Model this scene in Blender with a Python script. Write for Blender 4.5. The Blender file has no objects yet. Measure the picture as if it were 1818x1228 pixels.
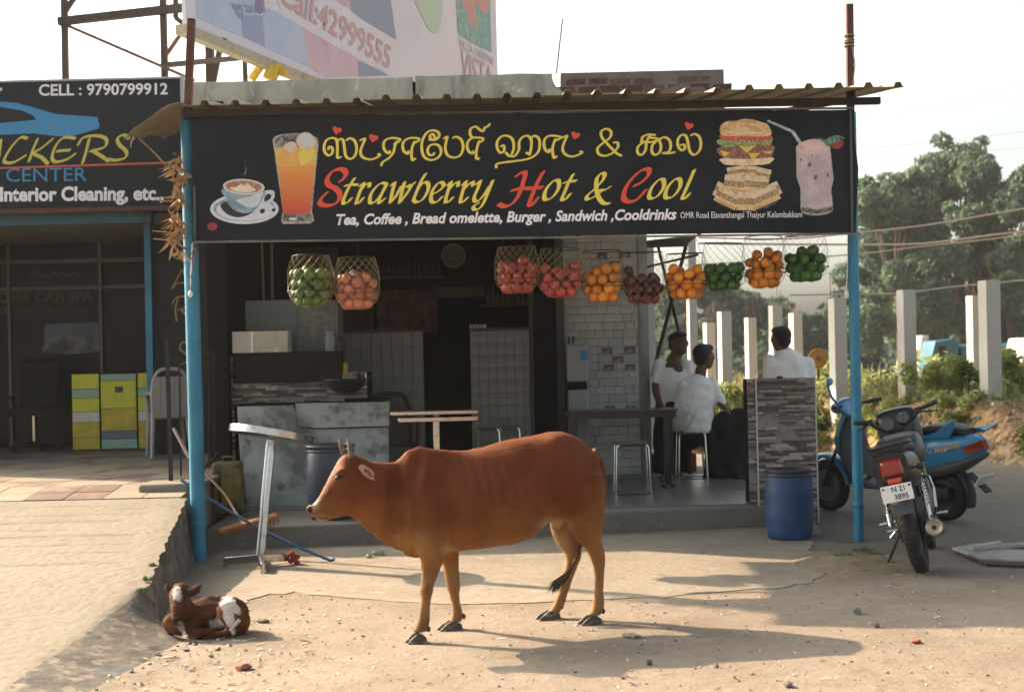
import bpy, bmesh, math, random
import numpy as np
from mathutils import Vector, Matrix, noise
R = math.radians
random.seed(7)
SC = bpy.context.scene
COL = SC.collection
V = Vector
# ---------------- camera ----------------
CAMZ, FPX, ROLL, PITCH = 1.45, 2525.0, R(1.3), R(0.59)
cam_loc = V((0, 0, CAMZ))
_f = V((0, math.cos(PITCH), math.sin(PITCH)))
_r0 = V((1, 0, 0)); _u0 = V((0, -math.sin(PITCH), math.cos(PITCH)))
_r = _r0 * math.cos(ROLL) - _u0 * math.sin(ROLL)
_u = _r0 * math.sin(ROLL) + _u0 * math.cos(ROLL)
cd = bpy.data.cameras.new("camera"); cam = bpy.data.objects.new("camera", cd); COL.objects.link(cam)
cam.matrix_world = Matrix(((_r.x, _u.x, -_f.x, 0), (_r.y, _u.y, -_f.y, 0), (_r.z, _u.z, -_f.z, CAMZ), (0, 0, 0, 1)))
cd.sensor_width = 36.0; cd.lens = 50.0; cd.clip_start = 0.1; cd.clip_end = 3000
cd.dof.use_dof = True; cd.dof.focus_distance = 9.2; cd.dof.aperture_fstop = 3.5
SC.camera = cam
# ---------------- light ----------------
SUN_DIR = V((-1.33, 0.86, 1.0)).normalized()      # towards the sun
el = math.asin(SUN_DIR.z); az = math.atan2(SUN_DIR.x, SUN_DIR.y)
W = bpy.data.worlds.new("World"); SC.world = W; W.use_nodes = True
nt = W.node_tree; bgn = nt.nodes["Background"]
sky = nt.nodes.new("ShaderNodeTexSky"); sky.sky_type = 'NISHITA'; sky.sun_disc = False
sky.sun_elevation = el; sky.sun_rotation = az; sky.dust_density = 9.0; sky.air_density = 1.0; sky.ozone_density = 0.6
hs = nt.nodes.new("ShaderNodeHueSaturation"); hs.inputs['Saturation'].default_value = .55; nt.links.new(sky.outputs[0], hs.inputs['Color'])   # dusty white sky
tn = nt.nodes.new("ShaderNodeMix"); tn.data_type = 'RGBA'; tn.blend_type = 'MULTIPLY'; tn.inputs['Factor'].default_value = 1; tn.inputs['B'].default_value = (.945, 1.0, .975, 1); nt.links.new(hs.outputs[0], tn.inputs['A'])
# pale haze brightening evenly towards the horizon, all the way round
gt = nt.nodes.new("ShaderNodeTexCoord"); gs = nt.nodes.new("ShaderNodeSeparateXYZ"); nt.links.new(gt.outputs['Generated'], gs.inputs[0])
gm = nt.nodes.new("ShaderNodeMapRange"); gm.inputs[1].default_value = 0.0; gm.inputs[2].default_value = .75; gm.inputs[3].default_value = 2.3; gm.inputs[4].default_value = .85; nt.links.new(gs.outputs[2], gm.inputs[0])
gv = nt.nodes.new("ShaderNodeVectorMath"); gv.operation = 'SCALE'; nt.links.new(tn.outputs['Result'], gv.inputs[0])
gh = nt.nodes.new("ShaderNodeMapRange"); gh.inputs[1].default_value = 0.0; gh.inputs[2].default_value = .14; gh.inputs[3].default_value = 2.0; gh.inputs[4].default_value = 1.0; nt.links.new(gs.outputs[2], gh.inputs[0])
gx = nt.nodes.new("ShaderNodeMath"); gx.operation = 'MULTIPLY'; nt.links.new(gm.outputs[0], gx.inputs[0]); nt.links.new(gh.outputs[0], gx.inputs[1]); nt.links.new(gx.outputs[0], gv.inputs['Scale'])
nt.links.new(gv.outputs[0], bgn.inputs[0]); bgn.inputs[1].default_value = 0.10
sd = bpy.data.lights.new("sun", 'SUN'); sd.energy = 4.4; sd.angle = R(0.55); sd.color = (1.0, 0.78, 0.55)
sun = bpy.data.objects.new("sun", sd); COL.objects.link(sun)
sun.rotation_mode = 'QUATERNION'; sun.rotation_quaternion = SUN_DIR.to_track_quat('Z', 'Y')
SC.view_settings.view_transform = 'Standard'; SC.view_settings.look = 'None'
SC.view_settings.exposure = 1.45; SC.view_settings.gamma = 1.0; SC.view_settings.use_curve_mapping = False
SC.cycles.max_bounces = 7; SC.cycles.diffuse_bounces = 3; SC.cycles.transparent_max_bounces = 8
SC.cycles.caustics_reflective = False; SC.cycles.caustics_refractive = False

# ---------------- placing helpers (photo pixel -> real point on a real surface) ----------------
def ray(u, v):
    return _f + _r * ((u - 909) / FPX) + _u * ((614 - v) / FPX)
def P(u, v, Y):
    d = ray(u, v); return cam_loc + d * (Y / d.y)
def G(u, v, z=0.0):
    d = ray(u, v); return cam_loc + d * ((z - CAMZ) / d.z)
class Plane:
    def __init__(s, p, n): s.p = V(p); s.n = V(n).normalized()
    def __call__(s, u, v, off=0.0):
        d = ray(u, v); t = (s.p - cam_loc).dot(s.n) / d.dot(s.n)
        return cam_loc + d * t + s.n * off

# ---------------- materials ----------------
def rgb(c): return (c[0], c[1], c[2], 1.0)
_M = {}
def mat(name, base, rough=0.6, metal=0.0, layers=(), bump=None, vary=0.0, vscale=6.0, trans=0.0, alpha=1.0, coat=0.0, emis=None, coord='Object', spec=0.5, ior=1.45, sub=0.0, rnd=0.0):
    """layers: (scale, colour, lo, hi, detail[, stretch]) noise masks laid over the base; bump: (scale, strength, detail)"""
    if name in _M: return _M[name]
    m = bpy.data.materials.new(name); m.use_nodes = True; t = m.node_tree; N = t.nodes; L = t.links
    b = N["Principled BSDF"]; b.inputs["Roughness"].default_value = rough; b.inputs["Metallic"].default_value = metal
    b.inputs["IOR"].default_value = ior
    b.inputs["Specular IOR Level"].default_value = spec
    b.inputs["Transmission Weight"].default_value = trans; b.inputs["Alpha"].default_value = alpha; b.inputs["Coat Weight"].default_value = coat
    if sub: b.inputs["Subsurface Weight"].default_value = sub; b.inputs["Subsurface Radius"].default_value = (.02, .008, .004)
    tc = N.new("ShaderNodeTexCoord"); co = tc.outputs[coord] if coord != 'World' else N.new("ShaderNodeNewGeometry").outputs['Position']
    cur = None
    if vary:
        no = N.new("ShaderNodeTexNoise"); no.inputs['Scale'].default_value = vscale; no.inputs['Detail'].default_value = 6; no.inputs['Roughness'].default_value = .65
        L.new(co, no.inputs['Vector'])
        mr = N.new("ShaderNodeMapRange"); mr.inputs[1].default_value = .3; mr.inputs[2].default_value = .7
        mr.inputs[3].default_value = 1 - vary; mr.inputs[4].default_value = 1 + vary
        L.new(no.outputs[0], mr.inputs[0])
        mx = N.new("ShaderNodeVectorMath"); mx.operation = 'SCALE'; mx.inputs[0].default_value = base[:3]; L.new(mr.outputs[0], mx.inputs['Scale'])
        cur = mx.outputs[0]
    for ly in layers:
        sc_, c_, lo, hi, det = ly[:5]
        no = N.new("ShaderNodeTexNoise"); no.inputs['Scale'].default_value = sc_; no.inputs['Detail'].default_value = det; no.inputs['Roughness'].default_value = .6
        if len(ly) > 5:
            mp = N.new("ShaderNodeMapping"); mp.inputs['Scale'].default_value = ly[5]; L.new(co, mp.inputs[0]); L.new(mp.outputs[0], no.inputs['Vector'])
        else: L.new(co, no.inputs['Vector'])
        mr = N.new("ShaderNodeMapRange"); mr.interpolation_type = 'SMOOTHSTEP'; mr.inputs[1].default_value = lo; mr.inputs[2].default_value = hi
        L.new(no.outputs[0], mr.inputs[0])
        mx = N.new("ShaderNodeMix"); mx.data_type = 'RGBA'; L.new(mr.outputs[0], mx.inputs['Factor'])
        if cur is None: mx.inputs['A'].default_value = rgb(base)
        else: L.new(cur, mx.inputs['A'])
        mx.inputs['B'].default_value = rgb(c_); cur = mx.outputs['Result']
    if rnd and cur is not None:      # fruit to fruit, tile to tile differences
        oi = N.new("ShaderNodeObjectInfo"); r1 = N.new("ShaderNodeMapRange"); r1.inputs[3].default_value = 1-rnd; r1.inputs[4].default_value = 1+rnd*.6; L.new(oi.outputs['Random'], r1.inputs[0])
        r2 = N.new("ShaderNodeVectorMath"); r2.operation = 'SCALE'; L.new(cur, r2.inputs[0]); L.new(r1.outputs[0], r2.inputs['Scale']); cur = r2.outputs[0]
    if cur is None: b.inputs["Base Color"].default_value = rgb(base)
    else: L.new(cur, b.inputs["Base Color"])
    if bump:
        no = N.new("ShaderNodeTexNoise"); no.inputs['Scale'].default_value = bump[0]; no.inputs['Detail'].default_value = bump[2] if len(bump) > 2 else 4
        L.new(co, no.inputs['Vector']); bp = N.new("ShaderNodeBump"); bp.inputs['Strength'].default_value = bump[1]; bp.inputs['Distance'].default_value = bump[3] if len(bump) > 3 else .01
        L.new(no.outputs[0], bp.inputs['Height']); L.new(bp.outputs[0], b.inputs['Normal'])
    if emis: b.inputs["Emission Color"].default_value = rgb(emis[0]); b.inputs["Emission Strength"].default_value = emis[1]
    _M[name] = m
    return m

# ---------------- mesh builder ----------------
_org = {}
def rotm(rx=0, ry=0, rz=0):
    return Matrix.Rotation(rz, 3, 'Z') @ Matrix.Rotation(ry, 3, 'Y') @ Matrix.Rotation(rx, 3, 'X')
class MB:
    def __init__(s): s.v = []; s.f = []; s.m = []; s.mi = 0
    def add(s, vs, fs):
        k = len(s.v); s.v += [V(p) for p in vs]; s.f += [tuple(i + k for i in f) for f in fs]; s.m += [s.mi] * len(fs); return s
    def box(s, c, sz, rot=None):
        a, b, d = sz[0] / 2, sz[1] / 2, sz[2] / 2; c = V(c)
        vs = [V((x * a, y * b, z * d)) for x, y, z in ((-1,-1,-1),(1,-1,-1),(1,1,-1),(-1,1,-1),(-1,-1,1),(1,-1,1),(1,1,1),(-1,1,1))]
        if rot is not None: vs = [rot @ p for p in vs]
        return s.add([p + c for p in vs], [(0,3,2,1),(4,5,6,7),(0,1,5,4),(1,2,6,5),(2,3,7,6),(3,0,4,7)])
    def bb(s, x0, x1, y0, y1, z0, z1): return s.box(((x0+x1)/2, (y0+y1)/2, (z0+z1)/2), (abs(x1-x0), abs(y1-y0), abs(z1-z0)))
    def bar(s, a, b, w, h=None, up=(0, 0, 1)):
        a, b = V(a), V(b); h = h or w; d = (b - a); l = d.length; d = d.normalized(); up = V(up)
        if abs(d.dot(up)) > .98: up = V((0, 1, 0))
        x = d.cross(up).normalized(); z = x.cross(d)
        return s.box((a + b) / 2, (w, l, h), Matrix((x, d, z)).transposed())
    def tube(s, pts, r, n=10, caps=True, flat=None):
        pts = [V(p) for p in pts]; rr = r if isinstance(r, (list, tuple)) else [r] * len(pts); rings = []
        up = None; vs = []; fs = []
        for i, p in enumerate(pts):
            d = (pts[min(i + 1, len(pts) - 1)] - pts[max(i - 1, 0)]).normalized()
            if up is None: up = V((0, 0, 1)) if abs(d.z) < .9 else V((0, 1, 0))
            x = d.cross(up)
            if x.length < 1e-5: x = d.cross(V((1, 0, 0.1)))
            x.normalize(); y = x.cross(d).normalized(); up = y
            q = rr[i]; qa, qb = q if isinstance(q, (tuple, list)) else (q, q)
            for k in range(n):
                a = 2 * math.pi * k / n; vs.append(p + x * math.cos(a) * qa + y * math.sin(a) * qb)
        for i in range(len(pts) - 1):
            for k in range(n):
                k2 = (k + 1) % n; fs.append((i*n+k, i*n+k2, (i+1)*n+k2, (i+1)*n+k))
        if caps: fs.append(tuple(range(n))[::-1]); fs.append(tuple((len(pts)-1)*n + k for k in range(n)))
        return s.add(vs, fs)
    def cyl(s, a, b, r0, r1=None, n=16, caps=True): return s.tube([a, b], [r0, r0 if r1 is None else r1], n, caps)
    def lathe(s, c, prof, n=24, axis=(0, 0, 1), closed=False):
        c = V(c); q = V((0, 0, 1)).rotation_difference(V(axis)); vs = []; fs = []
        for r, z in prof:
            for k in range(n):
                a = 2 * math.pi * k / n; vs.append(c + q @ V((r * math.cos(a), r * math.sin(a), z)))
        m = len(prof)
        for i in range(m if closed else m - 1):
            j = (i + 1) % m
            for k in range(n):
                k2 = (k + 1) % n; fs.append((i*n+k, i*n+k2, j*n+k2, j*n+k))
        if not closed:
            if prof[0][0] > 1e-6: fs.append(tuple(range(n))[::-1])
            if prof[-1][0] > 1e-6: fs.append(tuple((m-1)*n + k for k in range(n)))
        return s.add(vs, fs)
    def torus(s, c, R_, r, n=24, m=8, axis=(0, 0, 1), sy=1.0):
        return s.lathe(c, [(R_ + r * math.cos(2*math.pi*k/m), r * sy * math.sin(2*math.pi*k/m)) for k in range(m)], n, axis, True)
    def ell(s, c, rad, rot=None, n=14, m=9):
        c = V(c); vs = []; fs = []
        if not isinstance(rad, (tuple, list)): rad = (rad,) * 3
        for i in range(1, m):
            t = math.pi * i / m
            for k in range(n):
                a = 2*math.pi*k/n; p = V((math.sin(t)*math.cos(a)*rad[0], math.sin(t)*math.sin(a)*rad[1], math.cos(t)*rad[2]))
                vs.append((rot @ p if rot is not None else p) + c)
        for z, idx in ((1, None), (-1, None)):
            p = V((0, 0, z * rad[2])); vs.append((rot @ p if rot is not None else p) + c)
        T = (m-1)*n
        for i in range(m - 2):
            for k in range(n):
                k2 = (k+1) % n; fs.append((i*n+k, (i+1)*n+k, (i+1)*n+k2, i*n+k2))
        for k in range(n):
            k2 = (k+1) % n; fs.append((T, k, k2)); fs.append((T+1, (m-2)*n+k2, (m-2)*n+k))
        return s.add(vs, fs)
    def prism(s, pts, d):
        """pts: planar 3D outline, d: extrusion vector"""
        d = V(d); n = len(pts); pts = [V(p) for p in pts]
        return s.add(pts + [p + d for p in pts], [tuple(range(n)), tuple(range(2*n-1, n-1, -1))] + [(i, i+n, (i+1) % n + n, (i+1) % n) for i in range(n)])
    def face(s, pts): return s.add(pts, [tuple(range(len(pts)))])
    def loft(s, rings, caps=True):
        n = len(rings[0]); vs = [p for r in rings for p in r]; fs = []
        for i in range(len(rings) - 1):
            for k in range(n):
                k2 = (k+1) % n; fs.append((i*n+k, i*n+k2, (i+1)*n+k2, (i+1)*n+k))
        if caps: fs.append(tuple(range(n))[::-1]); fs.append(tuple((len(rings)-1)*n+k for k in range(n)))
        return s.add(vs, fs)
    def mesh(s, name, mats, org=(0, 0, 0), smooth=False):
        me = bpy.data.meshes.new(name); o = V(org)
        me.from_pydata([tuple(p - o) for p in s.v], [], s.f)
        for m in (mats if isinstance(mats, (list, tuple)) else [mats]): me.materials.append(m)
        me.polygons.foreach_set('material_index', s.m)
        me.validate(); 
        bm = bmesh.new(); bm.from_mesh(me)
        if len(bm.faces) < 60000 and s.fixn: bmesh.ops.recalc_face_normals(bm, faces=bm.faces)
        bm.to_mesh(me); bm.free()
        if smooth:
            me.polygons.foreach_set('use_smooth', [True] * len(me.polygons))
            if smooth != 'all': me.set_sharp_from_angle(angle=R(smooth if not isinstance(smooth, bool) else 40))
        me.update(); return me
    fixn = True
    def build(s, name, mats, parent=None, smooth=False, bevel=0, label=None, cat=None, group=None, kind=None, org=None, seg=2):
        o0 = _org.get(parent.name, V((0, 0, 0))) if parent else V(org) if org is not None else V((0, 0, 0))
        me = s.mesh(name, mats, o0, smooth)
        o = bpy.data.objects.new(name, me); COL.objects.link(o)
        if parent: o.parent = parent
        else: o.location = o0
        _org[o.name] = o0
        if bevel:
            b = o.modifiers.new("edge", 'BEVEL'); b.width = bevel; b.segments = seg; b.limit_method = 'ANGLE'; b.angle_limit = R(35)
            if not smooth: me.polygons.foreach_set('use_smooth', [True]*len(me.polygons)); me.set_sharp_from_angle(angle=R(50))
        tag(o, label, cat, group, kind); return o
def tag(o, label=None, cat=None, group=None, kind=None):
    if label: o['label'] = label
    if cat: o['category'] = cat
    if group: o['group'] = group
    if kind: o['kind'] = kind
    return o
def thing(name, label, cat, loc=(0, 0, 0), group=None):
    o = bpy.data.objects.new(name, None); COL.objects.link(o); o.location = loc; o.empty_display_size = .1
    _org[o.name] = V(loc); return tag(o, label, cat, group)
def copy_tree(o, loc=None, rz=None, label=None, parent=None):
    c = o.copy(); COL.objects.link(c); c.parent = parent
    if loc is not None: c.location = loc
    if rz is not None: c.rotation_euler = (c.rotation_euler.x, c.rotation_euler.y, rz)
    if label: c['label'] = label
    for ch in [x for x in list(bpy.data.objects) if x.parent == o]: copy_tree(ch, parent=c)
    return c
def noun(o): return o
def cr(pts, n=6, closed=False):
    """Catmull-Rom through points (tuples of any length)"""
    pts = [np.array(p, float) for p in pts]; out = []; m = len(pts)
    for i in range(m if closed else m - 1):
        if closed: p0, p1, p2, p3 = pts[(i-1) % m], pts[i], pts[(i+1) % m], pts[(i+2) % m]
        else: p0, p1, p2, p3 = pts[max(i-1, 0)], pts[i], pts[i+1], pts[min(i+2, m-1)]
        for k in range(n):
            t = k / n; out.append(.5*((2*p1)+(-p0+p2)*t+(2*p0-5*p1+4*p2-p3)*t*t+(-p0+3*p1-3*p2+p3)*t**3))
    if not closed: out.append(pts[-1])
    return out
def interp(xs, ys, x): return float(np.interp(x, xs, ys))
def remesh(mb, name, m, parent, voxel=.012, smooth_it=6, org=None, deform=None, **kw):
    """unite closed shapes into ONE continuous surface"""
    o0 = _org.get(parent.name, V((0,0,0))) if parent else V(org or (0,0,0))
    me = mb.mesh(name + "_src", m, o0)
    t = bpy.data.objects.new(name + "_src", me); COL.objects.link(t)
    r = t.modifiers.new("r", 'REMESH'); r.mode = 'VOXEL'; r.voxel_size = voxel
    if smooth_it: q = t.modifiers.new("s", 'SMOOTH'); q.factor = .5; q.iterations = smooth_it
    dg = bpy.context.evaluated_depsgraph_get(); dg.update()
    res = bpy.data.meshes.new_from_object(t.evaluated_get(dg)); res.name = name
    bpy.data.objects.remove(t); bpy.data.meshes.remove(me)
    if deform:
        nn = np.empty(len(res.vertices)*3, np.float32); res.vertices.foreach_get('normal', nn); cc = np.empty_like(nn); res.vertices.foreach_get('co', cc); out = []
        for i in range(0, len(cc), 3): out += list(deform(V(cc[i:i+3]) + o0, V(nn[i:i+3])) - o0)
        res.vertices.foreach_set('co', out)
    res.materials.clear(); res.materials.append(m)
    res.polygons.foreach_set('use_smooth', [True]*len(res.polygons)); res.update()
    o = bpy.data.objects.new(name, res); COL.objects.link(o)
    if parent: o.parent = parent
    else: o.location = o0
    _org[o.name] = o0
    tag(o, kw.get('label'), kw.get('cat'), kw.get('group'), kw.get('kind')); return o
def text_mesh(body, name, m, parent, corners, offset=0.0, shear=0.0, thick=0.0, bend=None):
    """flat lettering fitted into four world corners (bl, br, tr, tl)"""
    cu = bpy.data.curves.new(name, 'FONT'); cu.body = body; cu.offset = offset; cu.shear = shear; cu.resolution_u = 3
    t = bpy.data.objects.new(name + "_t", cu); COL.objects.link(t)
    dg = bpy.context.evaluated_depsgraph_get(); dg.update()
    me = bpy.data.meshes.new_from_object(t.evaluated_get(dg)); bpy.data.objects.remove(t)
    co = np.array([v.co[:] for v in me.vertices]); lo = co.min(0); hi = co.max(0)
    bl, br, tr, tl = [V(c) for c in corners]; o0 = _org.get(parent.name, V((0,0,0)))
    for v in me.vertices:
        a = (v.co.x - lo[0]) / (hi[0] - lo[0]); b = (v.co.y - lo[1]) / (hi[1] - lo[1])
        v.co = (bl*(1-a)+br*a)*(1-b) + (tl*(1-a)+tr*a)*b - o0
    me.materials.clear(); me.materials.append(m); me.name = name
    o = bpy.data.objects.new(name, me); COL.objects.link(o); o.parent = parent; _org[o.name] = o0
    return o
# ================= materials shared =================
m_blue = mat("blue_paint", (.028, .21, .335), .42, layers=((3, (.018,.15,.26), .45, .66, 7), (16, (.10,.20,.26), .60, .70, 6), (28, (.09,.05,.035), .66, .70, 5), (6, (.10,.085,.06), .62, .74, 8, (1,1,.35))), bump=(30, .1))
m_rust = mat("rusty_brown_steel", (.085, .032, .02), .75, vary=.35, vscale=9, bump=(40, .3))
m_dsteel = mat("dark_steel", (.028, .021, .018), .8, vary=.3, vscale=4)
m_black = mat("black_paint", (.012, .012, .013), .4)
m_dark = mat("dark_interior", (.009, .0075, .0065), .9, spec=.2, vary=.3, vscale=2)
m_steel = mat("stainless_steel", (.55, .52, .48), .22, metal=1, layers=((14, (.32,.29,.25), .5, .75, 4),), bump=(60, .04))
m_chrome = mat("chrome", (.6, .58, .55), .15, metal=1)
m_rubber = mat("tyre_rubber", (.018, .017, .016), .85, layers=((5, (.07,.055,.04), .5, .75, 4),), bump=(80, .3))
m_cream = mat("cream_sheet", (.42, .36, .25), .6, layers=((5, (.20,.14,.08), .5, .75, 5),), bump=(12, .1))
# ================= ground =================
def gmat():
    m = bpy.data.materials.new("dusty_ground"); m.use_nodes = True; t = m.node_tree; N = t.nodes; L = t.links; b = N["Principled BSDF"]
    b.inputs['Roughness'].default_value = .95; b.inputs["Specular IOR Level"].default_value = .15
    geo = N.new("ShaderNodeNewGeometry"); pos = geo.outputs['Position']
    def nz(sc, det, rough=.6, mp=None):
        n = N.new("ShaderNodeTexNoise"); n.inputs['Scale'].default_value = sc; n.inputs['Detail'].default_value = det; n.inputs['Roughness'].default_value = rough
        if mp: q = N.new("ShaderNodeMapping"); q.inputs['Scale'].default_value = mp; L.new(pos, q.inputs[0]); L.new(q.outputs[0], n.inputs['Vector'])
        else: L.new(pos, n.inputs['Vector'])
        return n.outputs[0]
    def mr(x, lo, hi, a=0, c=1, sm=True):
        q = N.new("ShaderNodeMapRange"); q.interpolation_type = 'SMOOTHSTEP' if sm else 'LINEAR'
        for i, y in enumerate((lo, hi, a, c)): q.inputs[i+1].default_value = y
        L.new(x, q.inputs[0]); return q.outputs[0]
    def mix(a, c, f):
        q = N.new("ShaderNodeMix"); q.data_type = 'RGBA'; L.new(f, q.inputs['Factor'])
        if isinstance(a, tuple): q.inputs['A'].default_value = rgb(a)
        else: L.new(a, q.inputs['A'])
        if isinstance(c, tuple): q.inputs['B'].default_value = rgb(c)
        else: L.new(c, q.inputs['B'])
        return q.outputs['Result']
    def math_(op, a, c):
        q = N.new("ShaderNodeMath"); q.operation = op
        for i, x in enumerate((a, c)):
            if isinstance(x, (int, float)): q.inputs[i].default_value = x
            else: L.new(x, q.inputs[i])
        return q.outputs[0]
    c = mix((.265, .212, .165), (.215, .172, .132), mr(nz(1.1, 6), .38, .66))
    c = mix(c, (.30, .25, .19), mr(nz(2.7, 8, .7, (1, 1.6, 1)), .52, .72))
    c = mix(c, (.165, .13, .092), mr(nz(5, 9, .8), .52, .72))
    c = mix(c, (.10, .08, .058), mr(nz(30, 5, .7, (1, 1.5, 1)), .60, .68))
    c = mix(c, (.185, .148, .108), mr(nz(.55, 9, .75, (1.6, 1, 1)), .54, .66))
    c = mix(c, (.38, .33, .26), mr(nz(55, 3), .68, .73))
    # greyer compacted parking ground towards the back right, asphalt beyond
    sx = N.new("ShaderNodeSeparateXYZ"); L.new(pos, sx.inputs[0])
    wob = mr(nz(.8, 5), 0, 1, -1.0, 1.0, False)
    yy = math_('ADD', sx.outputs[1], wob); xx = math_('ADD', sx.outputs[0], wob)
    g = math_('MULTIPLY', mr(yy, 8.9, 10.6), mr(xx, 1.0, 2.4))
    c = mix(c, mix((.135, .13, .118), (.10, .098, .09), mr(nz(6, 7, .7), .4, .65)), math_('MULTIPLY', g, .5))
    L.new(c, b.inputs['Base Color'])
    h = math_('ADD', math_('MULTIPLY', nz(5, 6, .65), 1.0), math_('MULTIPLY', nz(45, 5, .7), .35))
    bp = N.new("ShaderNodeBump"); bp.inputs['Strength'].default_value = .55; bp.inputs['Distance'].default_value = .04; L.new(h, bp.inputs['Height']); L.new(bp.outputs[0], b.inputs['Normal'])
    return m
m_ground = gmat()
def bank_y(x): return max(16.9, min(20.9, 20.8 - (x-4.7)*2.4))
def gz(x, y):
    """height of the ground sheet"""
    k = max(0, min(1, (y - 4) / 2)) * max(0, min(1, (16 - y) / 3)) * max(0, min(1, (8 - abs(x)) / 2))
    z = (noise.noise(V((x*.9, y*.9, 0))) * .0035 + noise.noise(V((x*4, y*4, 3))) * .0015) * k - .004
    y_0 = bank_y(x)
    if y > y_0:      # earth bank, then lower land behind it
        t = min(1, (y - y_0) / 2.4); t = t*t*(3-2*t); side = max(0, min(1, (x + 1.5) / 2.5))
        e = .74 * t * side
        if y > 24: e -= min(1, (y - 24) / 30) * 1.45 * side
        amp = min(1, (y - y_0) / 1.3) * side
        e += amp * (noise.fractal(V((x*.9, y*.9, 5)), .8, 2.1, 5) * (.24 if y < 30 else .3) + (.05*noise.noise(V((x*4.3, y*4.3, 1))) if y < 30 else 0))
        z += e
    return z
def axis(dense0, dense1, step, far0, far1):
    a = list(np.arange(dense0, dense1 + 1e-6, step)); s = step
    lo = []; x = dense0
    while x > far0: s *= 1.35; x -= s; lo.append(max(x, far0))
    hi = []; x = dense1; s = step
    while x < far1: s *= 1.35; x += s; hi.append(min(x, far1))
    return lo[::-1] + a + hi
xs = axis(-6, 11, .11, -400, 400); ys = axis(4, 30, .11, -300, 900)
g = MB(); g.fixn = False
nx = len(xs); g.v = [V((x, y, gz(x, y))) for y in ys for x in xs]
g.f = [(j*nx+i, j*nx+i+1, (j+1)*nx+i+1, (j+1)*nx+i) for j in range(len(ys)-1) for i in range(nx-1)]
m_bank = mat("bank_earth", (.33, .195, .09), .95, layers=((1.2, (.40,.27,.14), .42, .65, 8), (6, (.13,.08,.042), .48, .64, 9), (3, (.10,.12,.045), .52, .68, 8), (22, (.40,.33,.24), .60, .68, 5)), bump=(10, 1.0, 9, .09), coord='World')
g.m = [1 if (g.v[f[0]].y > bank_y(g.v[f[0]].x) + .15 + .4*noise.noise(V((g.v[f[0]].x, 1, 1))) and g.v[f[0]].x > -1.0) else 0 for f in g.f]
o = g.build("ground", [m_ground, m_bank], smooth='all', kind='structure', label="dusty beige dirt ground in front of the shop")
# paler worn concrete apron in front of the platform, thin broken edge
m_apron = mat("worn_concrete_apron", (.262, .218, .168), .92, layers=((1.5, (.215,.178,.132), .42, .66, 9), (9, (.165,.135,.10), .55, .72, 9), (5, (.30,.26,.20), .54, .72, 6), (30, (.10,.08,.06), .64, .70, 4)), bump=(18, .5, 8, .02), coord='World')
outl = [G(u, v) for u, v in ((425,1072),(500,1052),(640,1062),(800,1072),(1000,1066),(1150,1060),(1300,1048),(1400,1040),(1455,1025),(1460,1000),(1448,985),(1440,965))]
ap = MB(); base = [V((p.x, p.y, .012)) for p in cr([tuple(p) for p in outl], 5) and [V(tuple(q)) for q in cr([tuple(p) for p in outl], 5)]]
for i, p in enumerate(base): p.x += .06*noise.noise(V((i*.7, 0, 0))); p.y += .12*noise.noise(V((i*.9, 4, 0))); p.z = .0015
back = [V((2.45, 12.4, .0015)), V((-2.35, 12.4, .0015)), V((-2.3, 9.3, .0015))]
ap.prism(base + back, (0, 0, -.03)); ap.build("concrete_apron", m_apron, kind='structure')

# ---- ramp and raised floor of the left shop ----
m_ramp = mat("ramp_concrete", (.205, .172, .13), .93, layers=((1.1, (.19,.155,.11), .4, .68, 7), (7, (.155,.125,.09), .54, .72, 9), (24, (.12,.095,.07), .60, .70, 5)), bump=(18, .5, 9, .02), coord='World')
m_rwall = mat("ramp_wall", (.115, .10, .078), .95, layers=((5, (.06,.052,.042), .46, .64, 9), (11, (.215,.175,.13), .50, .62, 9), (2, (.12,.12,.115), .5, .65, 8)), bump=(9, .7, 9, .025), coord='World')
def rampz(y): return max(0.0, min(.52, .52 - (11.3 - y) * .095))
def rampx(y): return interp([6, 7.07, 7.6, 8.0, 8.1, 9.43, 11.3, 12], [-2.35, -2.22, -2.18, -2.13, -2.10, -2.30, -2.56, -2.62], y)
rp = MB(); rows = []
yr = list(np.arange(5.6, 10.79, .07))
for y in yr:
    z = rampz(y); xe = rampx(y); k = max(0, min(1, (8.15 - y) / .5)); row = []
    jag = (.022 + .03*k)*noise.noise(V((1, y*7, 0))) + .02*noise.noise(V((1, y*23, 0)))
    for x in list(np.linspace(-12, xe - .3, 16)) + [xe - .16, xe - .06]:
        row.append(V((x, y, z + .004*noise.noise(V((x*3, y*3, 0)))  + (0 if x < xe-.3 else -.02*k))))
    # groove lines of the broomed concrete
    row.append(V((xe + jag, y, z - .008 - z*.12*k)))
    row.append(V((xe + .015 + jag*1.4 + .13*k, y, z*.66*(1-.35*k))))
    row.append(V((xe + .03 + .26*k + .02*noise.noise(V((5, y*9, 0))), y, z*.3*(1-.5*k))))
    row.append(V((xe + .07 + .40*k, y, -.03)))
    rows.append(row)
nc = len(rows[0]); rp.v = [p for r in rows for p in r]
for j in range(len(rows)-1):
    for i in range(nc-1):
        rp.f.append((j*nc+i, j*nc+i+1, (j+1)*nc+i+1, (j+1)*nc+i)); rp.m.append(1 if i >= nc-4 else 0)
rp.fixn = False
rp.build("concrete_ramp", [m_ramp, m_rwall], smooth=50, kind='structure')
gr = MB()
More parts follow.
